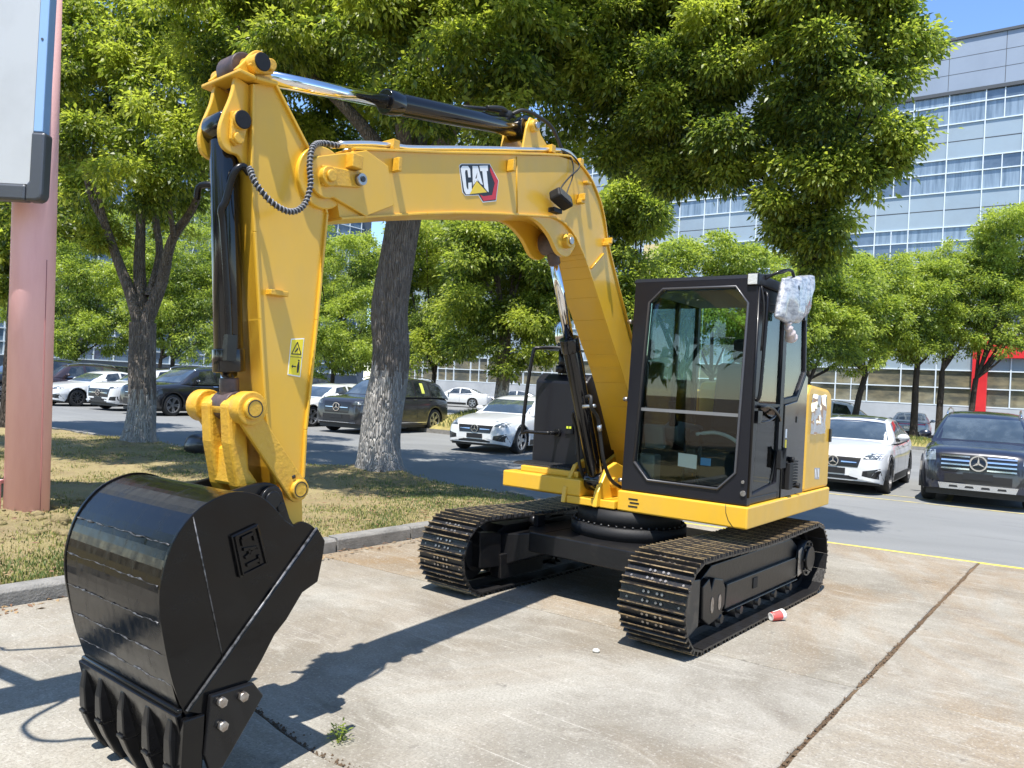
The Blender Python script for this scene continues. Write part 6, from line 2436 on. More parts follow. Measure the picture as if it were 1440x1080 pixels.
def bark_mat(name, a, b_, c_):
    m = bpy.data.materials.new(name)
    m.use_nodes = True
    nt = m.node_tree
    b = nt.nodes["Principled BSDF"]
    b.inputs["Roughness"].default_value = 0.9
    b.inputs["Specular IOR Level"].default_value = 0.2
    tc = nt.nodes.new("ShaderNodeTexCoord")
    mp = nt.nodes.new("ShaderNodeMapping")
    mp.inputs["Scale"].default_value = (1, 1, 0.17)
    nt.links.new(tc.outputs["Object"], mp.inputs[0])
    n1 = nd(nt, "ShaderNodeTexNoise", Scale=26.0, Detail=8.0, Roughness=0.65, Distortion=0.6)
    nt.links.new(mp.outputs[0], n1.inputs["Vector"])
    vo = nd(nt, "ShaderNodeTexVoronoi", Scale=30.0, feature='DISTANCE_TO_EDGE')
    nt.links.new(mp.outputs[0], vo.inputs["Vector"])
    n2 = nd(nt, "ShaderNodeTexNoise", Scale=3.0, Detail=5.0)
    nt.links.new(tc.outputs["Object"], n2.inputs["Vector"])
    r1 = nt.nodes.new("ShaderNodeMapRange")
    r1.inputs[1].default_value, r1.inputs[2].default_value = 0.36, 0.64
    nt.links.new(n1.outputs[0], r1.inputs[0])
    m1 = nt.nodes.new("ShaderNodeMix")
    m1.data_type = 'RGBA'
    m1.inputs[6].default_value, m1.inputs[7].default_value = (*a, 1), (*b_, 1)
    nt.links.new(r1.outputs[0], m1.inputs[0])
    r2 = nt.nodes.new("ShaderNodeMapRange")
    r2.inputs[1].default_value, r2.inputs[2].default_value = 0.45, 0.7
    nt.links.new(n2.outputs[0], r2.inputs[0])
    m2 = nt.nodes.new("ShaderNodeMix")
    m2.data_type = 'RGBA'
    m2.inputs[7].default_value = (*c_, 1)
    nt.links.new(m1.outputs[2], m2.inputs[6])
    nt.links.new(r2.outputs[0], m2.inputs[0])
    nt.links.new(m2.outputs[2], b.inputs["Base Color"])
    r3 = nt.nodes.new("ShaderNodeMapRange")
    r3.inputs[1].default_value, r3.inputs[2].default_value = 0.0, 0.22
    nt.links.new(vo.outputs[0], r3.inputs[0])
    ad = nd(nt, "ShaderNodeMath", operation='ADD')
    nt.links.new(r3.outputs[0], ad.inputs[0])
    nt.links.new(n1.outputs[0], ad.inputs[1])
    bp = nd(nt, "ShaderNodeBump", Strength=1.0, Distance=0.03)
    nt.links.new(ad.outputs[0], bp.inputs["Height"])
    nt.links.new(bp.outputs[0], b.inputs["Normal"])
    MATS[name] = m
    return m


BARK = bark_mat("bark_brown", (0.130, 0.110, 0.096), (0.28, 0.245, 0.215), (0.175, 0.15, 0.13))
BARKW = bark_mat("bark_limewashed", (0.23, 0.215, 0.20), (0.47, 0.455, 0.43), (0.34, 0.32, 0.30))
BARKD = bark_mat("bark_dark", (0.045, 0.037, 0.03), (0.10, 0.082, 0.068), (0.065, 0.053, 0.044))


def crown(parent, blobs, n, leaf, mats, seed, clump=0.30, droop=0.5, shell=0.55, name="crown", low=0.0):
    """blobs: (x, y, z, rx, ry, rz); n leaves spread over clumps that sit in the outer part of the blobs"""
    r = np.random.default_rng(seed)
    B = np.array(blobs, float)
    # every blob is broken into boughs, every bough carries clumps of leaves on its outer side
    nb = 13
    d0 = r.normal(size=(len(B) * nb, 3))
    d0 /= np.linalg.norm(d0, axis=1)[:, None]
    kb = np.repeat(np.arange(len(B)), nb)
    rr = 0.50 + 0.42 * r.random(len(kb))
    bc = B[kb, :3] + d0 * B[kb, 3:6] * rr[:, None]
    bs = B[kb, 3:6] * (0.26 + 0.24 * r.random(len(kb)))[:, None] * np.array([1.0, 1.0, 0.72])
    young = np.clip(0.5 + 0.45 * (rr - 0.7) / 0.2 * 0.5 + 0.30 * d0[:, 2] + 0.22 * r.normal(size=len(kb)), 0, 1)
    wgt = bs[:, 0] * bs[:, 1] + bs[:, 1] * bs[:, 2] + bs[:, 0] * bs[:, 2]
    wgt /= wgt.sum()
    per = 30
    nc = max(1, n // per)
    bi = r.choice(len(bc), nc, p=wgt)
    d = r.normal(size=(nc, 3)) + 0.55 * d0[bi] + np.array([0, 0, 0.25])
    d /= np.linalg.norm(d, axis=1)[:, None]
    rad = shell + (1.0 - shell) * r.random(nc) ** 0.55
    cc = bc[bi] + d * bs[bi] * rad[:, None]
    cs = clump * r.uniform(0.55, 1.1, nc)
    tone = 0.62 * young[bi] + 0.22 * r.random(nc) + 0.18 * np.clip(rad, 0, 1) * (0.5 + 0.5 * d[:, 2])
    k = np.repeat(np.arange(nc), per)
    N = len(k)
    off = r.normal(size=(N, 3)) * np.array([0.55, 0.55, 0.34])
    pos = cc[k] + off * cs[k][:, None]
    # leaf direction: outwards from the twig, hanging
    ax = off + 0.7 * d[k] + r.normal(size=(N, 3)) * 0.5
    ax[:, 2] -= droop * r.uniform(0.4, 1.4, N)
    ax /= np.linalg.norm(ax, axis=1)[:, None]
    nrm = r.normal(size=(N, 3)) * 0.75 + np.array([0, 0, 1.0])
    sd = np.cross(ax, nrm)
    sd /= np.linalg.norm(sd, axis=1)[:, None] + 1e-9
    nn_ = np.cross(sd, ax)
    L = leaf * np.clip(np.exp(r.normal(0, 0.28, N)), 0.5, 1.5)
    W = L * r.uniform(0.16, 0.30, N)
    v = np.zeros((N, 4, 3))
    v[:, 0] = pos
    midp = pos + ax * (L * 0.48)[:, None]
    v[:, 1] = midp + sd * W[:, None] + nn_ * (W * 0.35)[:, None]
    v[:, 2] = pos + ax * L[:, None] - np.array([0, 0, 1]) * (L * 0.12)[:, None]
    v[:, 3] = midp - sd * W[:, None] + nn_ * (W * 0.35)[:, None]
    f = np.arange(N)[:, None] * 4 + np.array([[0, 1, 2, 3]])
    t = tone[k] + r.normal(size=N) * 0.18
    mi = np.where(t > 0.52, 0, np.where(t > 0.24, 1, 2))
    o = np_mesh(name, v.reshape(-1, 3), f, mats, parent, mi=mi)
    o["kind"] = "stuff"
    return o


def limb_path(pts, sub=5, wob=0.0, seed=0):
    P = smooth_path(pts, sub)
    if wob:
        P = [p + Vector((mnoise.noise((p.x, p.y, p.z + seed)) * wob, mnoise.noise((p.y, p.z, p.x + seed)) * wob, 0)) for p in P]
    return P


def trunk_mesh(mb, pts, r0, r1, n=16, sub=6, flare=0.0, bump=0.06, seed=0, mi=0, wash=None):
    """tapered, lumpy limb; flare widens the foot; wash = height up to which the bark is limewashed (material 1)"""
    P = limb_path(pts, sub, 0.04, seed)
    total = sum((P[i + 1] - P[i]).length for i in range(len(P) - 1))
    acc = 0
    o = len(mb.v)
    prev = None
    for i, p in enumerate(P):
        if i:
            acc += (p - P[i - 1]).length
        t = acc / total
        d = (P[min(i + 1, len(P) - 1)] - P[max(i - 1, 0)]).normalized()
        a = d.orthogonal().normalized() if prev is None else (prev - d * prev.dot(d)).normalized()
        prev = a
        b = d.cross(a)
        r = r0 + (r1 - r0) * t ** 0.8
        r += flare * math.exp(-acc / 0.28)
        for k in range(n):
            th = 2 * math.pi * k / n
            w = 1 + bump * mnoise.noise((math.cos(th) * 1.6 + seed, math.sin(th) * 1.6, acc * 1.1)) * 1.6
            w += flare * 0.9 * math.exp(-acc / 0.22) * (0.5 + 0.5 * math.sin(5 * th + seed))
            q = p + a * (r * w * math.cos(th)) + b * (r * w * math.sin(th))
            mb.v.append(tuple(q))
    for i in range(len(P) - 1):
        for k in range(n):
            j = (k + 1) % n
            mb.f.append([o + i * n + k, o + i * n + j, o + (i + 1) * n + j, o + (i + 1) * n + k])
            z = P[i].z
            mb.mi.append(1 if wash and z < wash + 0.34 * mnoise.noise((k * 0.35, z * 1.5, seed)) + 0.06 * math.sin(k * 2.3) else mi)
            mb.sm.append(True)
    return mb


def tree(name, label, base, limbs, blobs, n, leaf, mats, seed, bark=None, group=None, clump=0.3, droop=0.5, wash=None, shell=0.55):
    """limbs: (points, r0, r1, flare) in coordinates relative to the base"""
    t = thing(name, label, "tree", base, 0, group)
    mb = MB()
    for (pts, r0, r1, fl) in limbs:
        trunk_mesh(mb, pts, r0, r1, 64 if r0 > 0.2 else 10, 14 if r0 > 0.2 else 4, fl, seed=seed, wash=wash)
    mb.build("trunk", [bark or BARK, BARKW], t)
    rel = [(b[0] - base[0], b[1] - base[1], b[2] - base[2], *b[3:]) for b in blobs]
    crown(t, rel, n, leaf, mats, seed, clump, droop, shell)
    return t


def auto_limbs(base, blobs, r, h, seed, lean=(0, 0)):
    """a trunk up to h, then a limb to every blob"""
    rr = random.Random(seed)
    top = (lean[0], lean[1], h)
    L = [([(0, 0, -0.1), (lean[0] * 0.3, lean[1] * 0.3, h * 0.5), top], r, r * 0.72, r * 0.35)]
    for b in blobs:
        e = (b[0] - base[0], b[1] - base[1], b[2] - base[2])
        if e[2] < h * 0.6:
            continue
        mid = (top[0] + (e[0] - top[0]) * 0.5 + rr.uniform(-.2, .2), top[1] + (e[1] - top[1]) * 0.5 + rr.uniform(-.2, .2), top[2] + (e[2] - top[2]) * 0.42)
        L.append(([top, mid, e], r * rr.uniform(0.35, 0.55), 0.015, 0))
    return L
B_L = [(-8.5, 15.2, 7.34, 0.82, 0.82, 0.7), (-8.25, 15.0, 5.99, 0.74, 0.74, 0.63), (-9.04, 15.5, 7.92, 0.7, 0.7, 0.59), (-7.99, 15.6, 8.16, 1.12, 1.12, 0.95), (-6.82, 15.0, 7.01, 1.01, 1.01, 0.86), (-6.74, 14.4, 5.55, 1.03, 1.03, 0.88), (-7.11, 14.3, 4.93, 0.64, 0.64, 0.55), (-6.82, 15.5, 8.18, 1.11, 1.11, 0.95), (-9.18, 16.2, 4.72, 0.65, 0.65, 0.56), (-8.63, 16.3, 4.18, 0.44, 0.44, 0.37), (-6.67, 16.0, 5.45, 0.65, 0.65, 0.55), (-5.81, 15.2, 8.23, 0.95, 0.95, 0.81), (-8.64, 16.0, 9.89, 1.58, 1.58, 1.34), (-7.06, 16.0, 10.12, 1.58, 1.58, 1.34), (-5.33, 15.5, 7.7, 0.7, 0.7, 0.59), (-7.59, 17.2, 5.02, 0.62, 0.62, 0.52), (-9.49, 17.2, 5.7, 0.77, 0.77, 0.66), (-6.99, 17.0, 6.84, 0.91, 0.91, 0.78), (-8.81, 17.5, 7.7, 1.26, 1.26, 1.07), (-10.22, 16.5, 6.96, 0.89, 0.89, 0.75), (-10.73, 16.5, 8.27, 1.18, 1.18, 1.01)]
B_M = [(-4.46, 12.5, 7.31, 1.01, 1.01, 0.86), (-5.01, 12.6, 6.53, 0.57, 0.57, 0.48), (-3.37, 11.5, 6.69, 0.72, 0.72, 0.61), (-1.8, 10.8, 6.45, 0.87, 0.87, 0.74), (-0.97, 10.4, 5.84, 0.75, 0.75, 0.63), (-0.43, 10.6, 6.24, 0.86, 0.86, 0.73), (-1.37, 10.8, 5.5, 0.58, 0.58, 0.49), (-0.37, 10.6, 5.19, 0.48, 0.48, 0.4), (-2.75, 12.5, 6.95, 0.9, 0.9, 0.76), (0.33, 11.0, 6.65, 0.89, 0.89, 0.75), (0.58, 11.0, 5.77, 0.69, 0.69, 0.59), (1.19, 11.5, 6.61, 0.83, 0.83, 0.7), (1.16, 11.6, 5.51, 0.62, 0.62, 0.53), (-3.41, 13.5, 6.62, 0.73, 0.73, 0.62), (-2.16, 13.5, 5.83, 0.73, 0.73, 0.62), (-1.06, 13.5, 5.77, 0.73, 0.73, 0.62), (0.15, 13.0, 5.44, 0.7, 0.7, 0.59), (-3.93, 13.8, 5.71, 0.62, 0.62, 0.53), (-2.19, 11.5, 7.99, 1.55, 1.55, 1.32), (-0.52, 11.0, 7.8, 1.48, 1.48, 1.26), (-3.95, 12.5, 8.46, 1.46, 1.46, 1.24), (1.1, 11.3, 7.85, 1.32, 1.32, 1.12), (-3.3, 14.2, 6.25, 0.64, 0.64, 0.54), (-1.49, 14.5, 5.27, 0.59, 0.59, 0.5), (-4.99, 13.6, 5.96, 0.55, 0.55, 0.47)]
B_R = [(1.95, 10.6, 6.37, 1.0, 1.0, 0.85), (2.76, 9.8, 6.19, 0.92, 0.92, 0.78), (3.54, 9.3, 6.01, 0.88, 0.88, 0.74), (3.92, 9.0, 5.98, 0.4, 0.4, 0.34), (2.1, 10.6, 5.28, 0.81, 0.81, 0.69), (2.92, 10.0, 5.17, 0.85, 0.85, 0.72), (3.62, 9.3, 5.13, 0.79, 0.79, 0.67), (4.15, 8.9, 5.26, 0.24, 0.24, 0.2), (4.18, 8.9, 4.7, 0.26, 0.26, 0.22), (4.06, 9.0, 4.47, 0.24, 0.24, 0.21), (3.36, 9.5, 4.34, 0.55, 0.55, 0.47), (3.83, 9.2, 4.28, 0.4, 0.4, 0.34), (3.61, 9.4, 3.73, 0.3, 0.3, 0.26), (2.6, 10.2, 4.57, 0.5, 0.5, 0.43), (1.99, 10.6, 4.65, 0.43, 0.43, 0.36), (3.19, 9.7, 4.03, 0.35, 0.35, 0.3), (2.32, 10.4, 7.42, 1.12, 1.12, 0.95), (3.35, 9.6, 7.04, 1.03, 1.03, 0.88), (3.83, 9.2, 6.85, 0.54, 0.54, 0.46), (1.55, 10.9, 5.79, 0.68, 0.68, 0.58), (1.41, 11.0, 5.03, 0.44, 0.44, 0.38), (0.94, 11.2, 6.78, 0.8, 0.8, 0.68), (4.03, 8.8, 5.68, 0.25, 0.25, 0.21)]
B_edge = [(-12.21, 19.0, 9.62, 1.19, 1.19, 1.01), (-11.59, 19.0, 7.77, 1.02, 1.02, 0.87), (-12.42, 19.0, 7.21, 1.19, 1.19, 1.01), (-11.07, 18.5, 9.79, 1.0, 1.0, 0.85), (-12.14, 19.5, 5.99, 1.05, 1.05, 0.89), (-12.8, 19.5, 5.25, 0.87, 0.87, 0.74), (-11.39, 20.0, 6.33, 0.72, 0.72, 0.61)]
B_bl1 = [(-21.02, 38.0, 5.46, 1.87, 1.87, 1.59), (-19.71, 38.0, 6.55, 2.04, 2.04, 1.74), (-20.67, 37.0, 3.02, 1.26, 1.26, 1.07), (-19.79, 37.5, 3.44, 1.35, 1.35, 1.14), (-18.56, 38.0, 4.22, 1.53, 1.53, 1.3), (-21.92, 38.5, 7.38, 1.38, 1.38, 1.17)]
B_bl2 = [(-17.15, 40.0, 6.64, 1.97, 1.97, 1.68), (-15.64, 40.0, 5.28, 2.15, 2.15, 1.83), (-17.11, 39.0, 4.04, 1.75, 1.75, 1.49), (-15.28, 38.5, 3.06, 1.38, 1.38, 1.17), (-15.03, 40.0, 7.47, 1.79, 1.79, 1.52), (-18.93, 40.0, 6.37, 1.61, 1.61, 1.37)]
B_bl3 = [(-8.76, 38.0, 6.1, 1.87, 1.87, 1.59), (-7.8, 38.0, 7.18, 1.53, 1.53, 1.3), (-8.08, 37.0, 3.68, 1.83, 1.83, 1.55), (-9.79, 39.0, 7.93, 1.75, 1.75, 1.49), (-6.8, 37.0, 4.75, 1.66, 1.66, 1.41), (-6.84, 36.0, 2.71, 1.13, 1.13, 0.96), (-8.73, 36.5, 2.63, 1.15, 1.15, 0.97)]
B_bl4 = [(-3.73, 32.0, 7.03, 1.72, 1.72, 1.46), (-3.89, 32.0, 4.72, 1.72, 1.72, 1.46), (-2.6, 31.0, 3.57, 1.25, 1.25, 1.06), (-3.39, 31.0, 2.69, 0.97, 0.97, 0.83), (-2.56, 32.5, 6.01, 1.6, 1.6, 1.36), (-4.4, 32.0, 6.13, 1.15, 1.15, 0.98)]
B_cone = [(-0.78, 28.0, 6.99, 1.76, 1.76, 1.49), (0.26, 28.0, 6.29, 1.63, 1.63, 1.39), (-0.92, 28.0, 4.97, 1.76, 1.76, 1.49), (0.61, 28.0, 4.55, 1.51, 1.51, 1.28), (-0.08, 28.0, 3.25, 1.38, 1.38, 1.17), (-1.35, 28.0, 3.44, 1.13, 1.13, 0.96), (1.18, 28.0, 3.32, 1.0, 1.0, 0.85), (-0.35, 28.5, 8.39, 1.53, 1.53, 1.3), (-1.72, 27.5, 6.35, 1.48, 1.48, 1.26), (-1.14, 28.0, 8.99, 1.26, 1.26, 1.07), (1.34, 28.5, 5.41, 1.28, 1.28, 1.09)]
B_bk = [(2.96, 21.0, 6.41, 0.94, 0.94, 0.8), (2.85, 21.0, 4.89, 0.85, 0.85, 0.72), (3.2, 21.0, 7.37, 0.75, 0.75, 0.64), (2.72, 21.0, 3.75, 0.75, 0.75, 0.64), (3.19, 21.0, 3.78, 0.66, 0.66, 0.56), (2.39, 21.5, 5.91, 0.77, 0.77, 0.66)]
B_bc1 = [(6.23, 30.0, 6.4, 1.35, 1.35, 1.14), (7.56, 30.0, 6.74, 1.48, 1.48, 1.26), (8.94, 30.0, 6.0, 1.48, 1.48, 1.26), (5.77, 30.0, 4.75, 1.35, 1.35, 1.14), (7.41, 30.0, 4.3, 1.61, 1.61, 1.37), (9.04, 30.0, 4.12, 1.35, 1.35, 1.14)]
B_bc2 = [(10.35, 31.0, 6.2, 1.53, 1.53, 1.3), (11.77, 31.0, 5.72, 1.53, 1.53, 1.3), (12.96, 32.0, 6.76, 1.29, 1.29, 1.1), (10.83, 30.5, 4.24, 1.5, 1.5, 1.28), (12.4, 31.0, 4.36, 1.25, 1.25, 1.06)]
B_r1 = [(15.31, 35.0, 6.67, 1.57, 1.57, 1.33), (15.93, 34.5, 5.4, 1.24, 1.24, 1.05), (14.94, 35.0, 4.76, 1.19, 1.19, 1.01), (14.31, 35.5, 5.72, 1.27, 1.27, 1.08), (16.45, 35.5, 7.42, 1.27, 1.27, 1.08), (15.28, 34.6, 3.82, 0.87, 0.87, 0.74), (14.34, 35.0, 4.1, 0.88, 0.88, 0.75)]
B_r2 = [(18.17, 36.0, 6.94, 1.61, 1.61, 1.37), (17.18, 35.5, 5.55, 1.34, 1.34, 1.14), (18.88, 36.0, 5.68, 1.36, 1.36, 1.15), (18.71, 36.5, 7.68, 1.31, 1.31, 1.11), (17.71, 35.5, 4.62, 0.96, 0.96, 0.81), (17.01, 35.2, 4.18, 0.76, 0.76, 0.64), (18.74, 35.5, 4.35, 0.7, 0.7, 0.6)]
B_r3 = [(19.91, 36.0, 7.67, 1.61, 1.61, 1.37), (19.83, 36.0, 6.05, 1.36, 1.36, 1.15), (21.05, 36.5, 6.82, 1.37, 1.37, 1.17), (19.13, 35.5, 5.01, 0.89, 0.89, 0.76), (20.97, 36.5, 8.46, 1.31, 1.31, 1.11), (20.0, 35.6, 4.58, 0.77, 0.77, 0.65)]
B_r4 = [(21.44, 35.0, 9.82, 1.1, 1.1, 0.93), (21.67, 36.0, 8.09, 1.45, 1.45, 1.23), (22.67, 36.0, 7.5, 1.45, 1.45, 1.23), (21.3, 35.5, 6.08, 1.27, 1.27, 1.08), (22.45, 35.0, 5.47, 1.1, 1.1, 0.93), (22.91, 36.0, 9.13, 1.29, 1.29, 1.1), (23.96, 36.0, 7.56, 1.61, 1.61, 1.37), (23.63, 36.0, 10.78, 0.97, 0.97, 0.82), (21.57, 34.8, 4.78, 0.81, 0.81, 0.69), (20.94, 35.4, 8.92, 1.08, 1.08, 0.92)]
B_f1 = [(-27.5, 46.0, 6.15, 2.48, 2.48, 2.1), (-25.97, 46.0, 8.3, 2.48, 2.48, 2.1), (-23.97, 46.0, 9.65, 2.06, 2.06, 1.75), (-26.26, 45.5, 3.7, 2.04, 2.04, 1.73), (-24.14, 46.0, 5.09, 2.06, 2.06, 1.75), (-28.24, 46.0, 4.46, 2.06, 2.06, 1.75)]
B_f2 = [(-20.63, 46.0, 8.99, 2.27, 2.27, 1.93), (-18.62, 46.0, 9.93, 2.06, 2.06, 1.75), (-19.22, 46.0, 5.76, 2.48, 2.48, 2.1), (-20.55, 45.5, 4.0, 2.04, 2.04, 1.73), (-17.29, 45.5, 4.17, 1.84, 1.84, 1.56), (-16.79, 46.0, 6.71, 2.06, 2.06, 1.75)]
B_f3 = [(-11.78, 46.0, 5.74, 2.06, 2.06, 1.75), (-10.46, 47.0, 8.02, 1.9, 1.9, 1.61), (-11.11, 45.5, 3.27, 1.63, 1.63, 1.39), (-9.24, 46.0, 4.63, 1.86, 1.86, 1.58), (-13.08, 46.0, 6.91, 2.06, 2.06, 1.75), (-8.13, 46.0, 7.17, 2.06, 2.06, 1.75)]
B_f4 = [(-6.35, 44.0, 9.77, 2.17, 2.17, 1.84), (-4.4, 44.0, 10.27, 1.97, 1.97, 1.68), (-5.37, 44.0, 6.27, 2.17, 2.17, 1.84), (-6.43, 44.0, 3.84, 1.58, 1.58, 1.34), (-3.36, 44.0, 5.58, 1.97, 1.97, 1.68), (-4.85, 44.0, 3.92, 1.38, 1.38, 1.17)]
B_f5 = [(15.67, 38.5, 6.41, 1.55, 1.55, 1.32), (15.05, 38.5, 5.0, 1.38, 1.38, 1.17), (16.79, 38.5, 4.74, 1.21, 1.21, 1.03), (14.58, 38.5, 7.39, 1.55, 1.55, 1.32), (17.81, 38.5, 5.14, 1.04, 1.04, 0.88)]
# parts of the crowns above the top of the picture; they shade the grass below
B_L2 = [(-9.6, 10.4, 8.6, 1.4, 1.2, 0.9), (-7.7, 10.2, 8.5, 1.4, 1.2, 0.9), (-6.0, 10.6, 8.7, 1.3, 1.2, 0.9), (-8.6, 11.4, 9.4, 1.4, 1.2, 0.8), (-10.9, 11.6, 9.2, 1.3, 1.2, 0.9)]
B_M2 = [(-3.6, 8.7, 7.7, 1.1, 0.9, 0.8), (-2.2, 8.4, 7.6, 1.1, 0.9, 0.8), (-4.8, 9.2, 8.0, 1.2, 1.0, 0.8), (-0.9, 8.5, 7.8, 1.0, 0.9, 0.8), (0.3, 9.0, 8.0, 1.0, 0.9, 0.8)]
B_M3 = [(0.8, 13.6, 7.6, 1.2, 1.2, 0.9), (2.3, 14.2, 7.9, 1.3, 1.2, 0.9), (-0.8, 14.8, 7.9, 1.4, 1.3, 0.9), (-2.8, 15.2, 8.1, 1.4, 1.3, 0.9), (0.9, 15.9, 8.6, 1.3, 1.2, 0.9), (3.2, 12.6, 7.8, 1.1, 1.1, 0.8), (2.1, 12.0, 7.2, 0.9, 0.9, 0.7), (-4.4, 14.4, 7.9, 1.2, 1.2, 0.9)]
B_E2 = [(-12.2, 18.6, 4.6, 0.9, 0.9, 0.8), (-11.2, 18.8, 5.4, 0.9, 0.9, 0.8), (-12.6, 19.2, 3.6, 0.7, 0.7, 0.6)]
# --- the three big trees of the island
bL = (-7.5, 16.1, 0.10)
limbs = [([(0, 0, -0.1), (0.0, 0.02, 1.2), (-0.12, 0.1, 2.45)], 0.27, 0.25, 0.13)]
for pts, r in (([(-0.12, 0.1, 2.3), (-0.45, 0, 3.3), (-0.80, -0.1, 4.2), (-1.1, -0.3, 4.9), (-1.2, -0.6, 6.0)], 0.15),
               ([(-0.12, 0.1, 2.3), (-0.26, 0.2, 3.5), (-0.33, 0.3, 4.6), (-0.4, 0.3, 6.2), (-0.5, 0, 7.6)], 0.16),
               ([(-0.12, 0.1, 2.3), (0.25, 0.1, 3.3), (0.5, -0.1, 4.2), (1.15, -0.5, 5.0), (1.5, -0.8, 6.6)], 0.16),
               ([(0.0, 0.1, 3.0), (0.1, 0.3, 3.9), (-0.1, 0.4, 5.2), (0.4, 0.2, 7.0)], 0.10),
               ([(0.5, -0.1, 4.2), (0.75, -0.9, 4.7), (0.8, -1.6, 5.3)], 0.06),
               ([(-0.8, -0.1, 4.2), (-0.9, -0.6, 5.2), (-0.7, -1.0, 6.2)], 0.06)):
    limbs.append((pts, r, 0.03, 0))
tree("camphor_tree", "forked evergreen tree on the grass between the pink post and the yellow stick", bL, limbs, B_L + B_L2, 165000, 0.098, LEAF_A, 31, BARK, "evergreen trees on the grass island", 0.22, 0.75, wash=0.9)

bM = (-2.05, 12.75, 0.12)
limbs = [([(0, 0, -0.15), (-0.02, 0.0, 0.7), (0.06, 0.05, 1.9), (0.03, 0.08, 2.8), (0.14, 0.05, 3.9), (0.22, 0.0, 4.9)], 0.315, 0.275, 0.20)]
for pts, r in (([(0.22, 0, 4.6), (-0.6, -0.3, 5.6), (-1.6, -0.3, 6.4), (-2.6, -0.2, 7.0)], 0.15),
               ([(0.22, 0, 4.6), (0.1, -0.7, 5.8), (-0.1, -1.4, 7.2)], 0.16),
               ([(0.22, 0, 4.6), (1.0, -0.5, 5.6), (1.9, -1.3, 6.3), (2.6, -1.6, 6.8)], 0.16),
               ([(0.22, 0, 4.7), (0.4, 0.3, 6.0), (0.3, 0.5, 7.6)], 0.16),
               ([(1.0, -0.5, 5.6), (1.3, 0.2, 6.1), (2.0, 0.4, 6.5)], 0.08),
               ([(0.1, -0.7, 5.8), (0.7, -1.6, 6.4), (0.9, -2.1, 7.0)], 0.08)):
    limbs.append((pts, r, 0.03, 0))
tree("camphor_tree", "stout tree whose limewashed trunk stands under the yellow boom", bM, limbs, B_M + B_M2 + B_M3, 290000, 0.086, LEAF_A, 32, BARK, "evergreen trees on the grass island", 0.21, 0.7, wash=1.62)

bE = (-11.6, 18.4, 0.1)
tree("camphor_tree", "dark tree at the edge of the photo, half hidden by the pink post", bE, auto_limbs(bE, B_edge, 0.2, 4.2, 3, (0.05, -0.1)), B_edge + B_E2, 42000, 0.13, LEAF_A, 33, BARKD, "evergreen trees on the grass island", 0.24, 0.7)

bR = (3.36, 10.05, -0.02)
limbs = [([(0, 0, -0.1), (-0.03, 0.0, 1.2), (-0.04, -0.02, 2.2), (0.0, -0.05, 2.75)], 0.13, 0.10, 0.05)]
for b in B_R:
    e = Vector((b[0] - bR[0], b[1] - bR[1], b[2] - bR[2]))
    s = Vector((0.0, -0.05, 2.7))
    k = Vector((0.28, -0.25, 3.75))
    limbs.append(([tuple(s), tuple(s.lerp(k, 0.6)), tuple(k), tuple(k.lerp(e, 0.5) + Vector((0, 0, 0.2))), tuple(e)], 0.022, 0.008, 0))
tree("camphor_tree", "leafy tree hanging over the rear of the cab, its trunk hidden behind it", bR, limbs, B_R + [(3.68, 9.75, 3.55, 0.34, 0.3, 0.3), (3.45, 9.85, 3.75, 0.3, 0.3, 0.3)], 280000, 0.063, LEAF_A, 34, BARKD, "evergreen trees on the grass island", 0.16, 0.7)

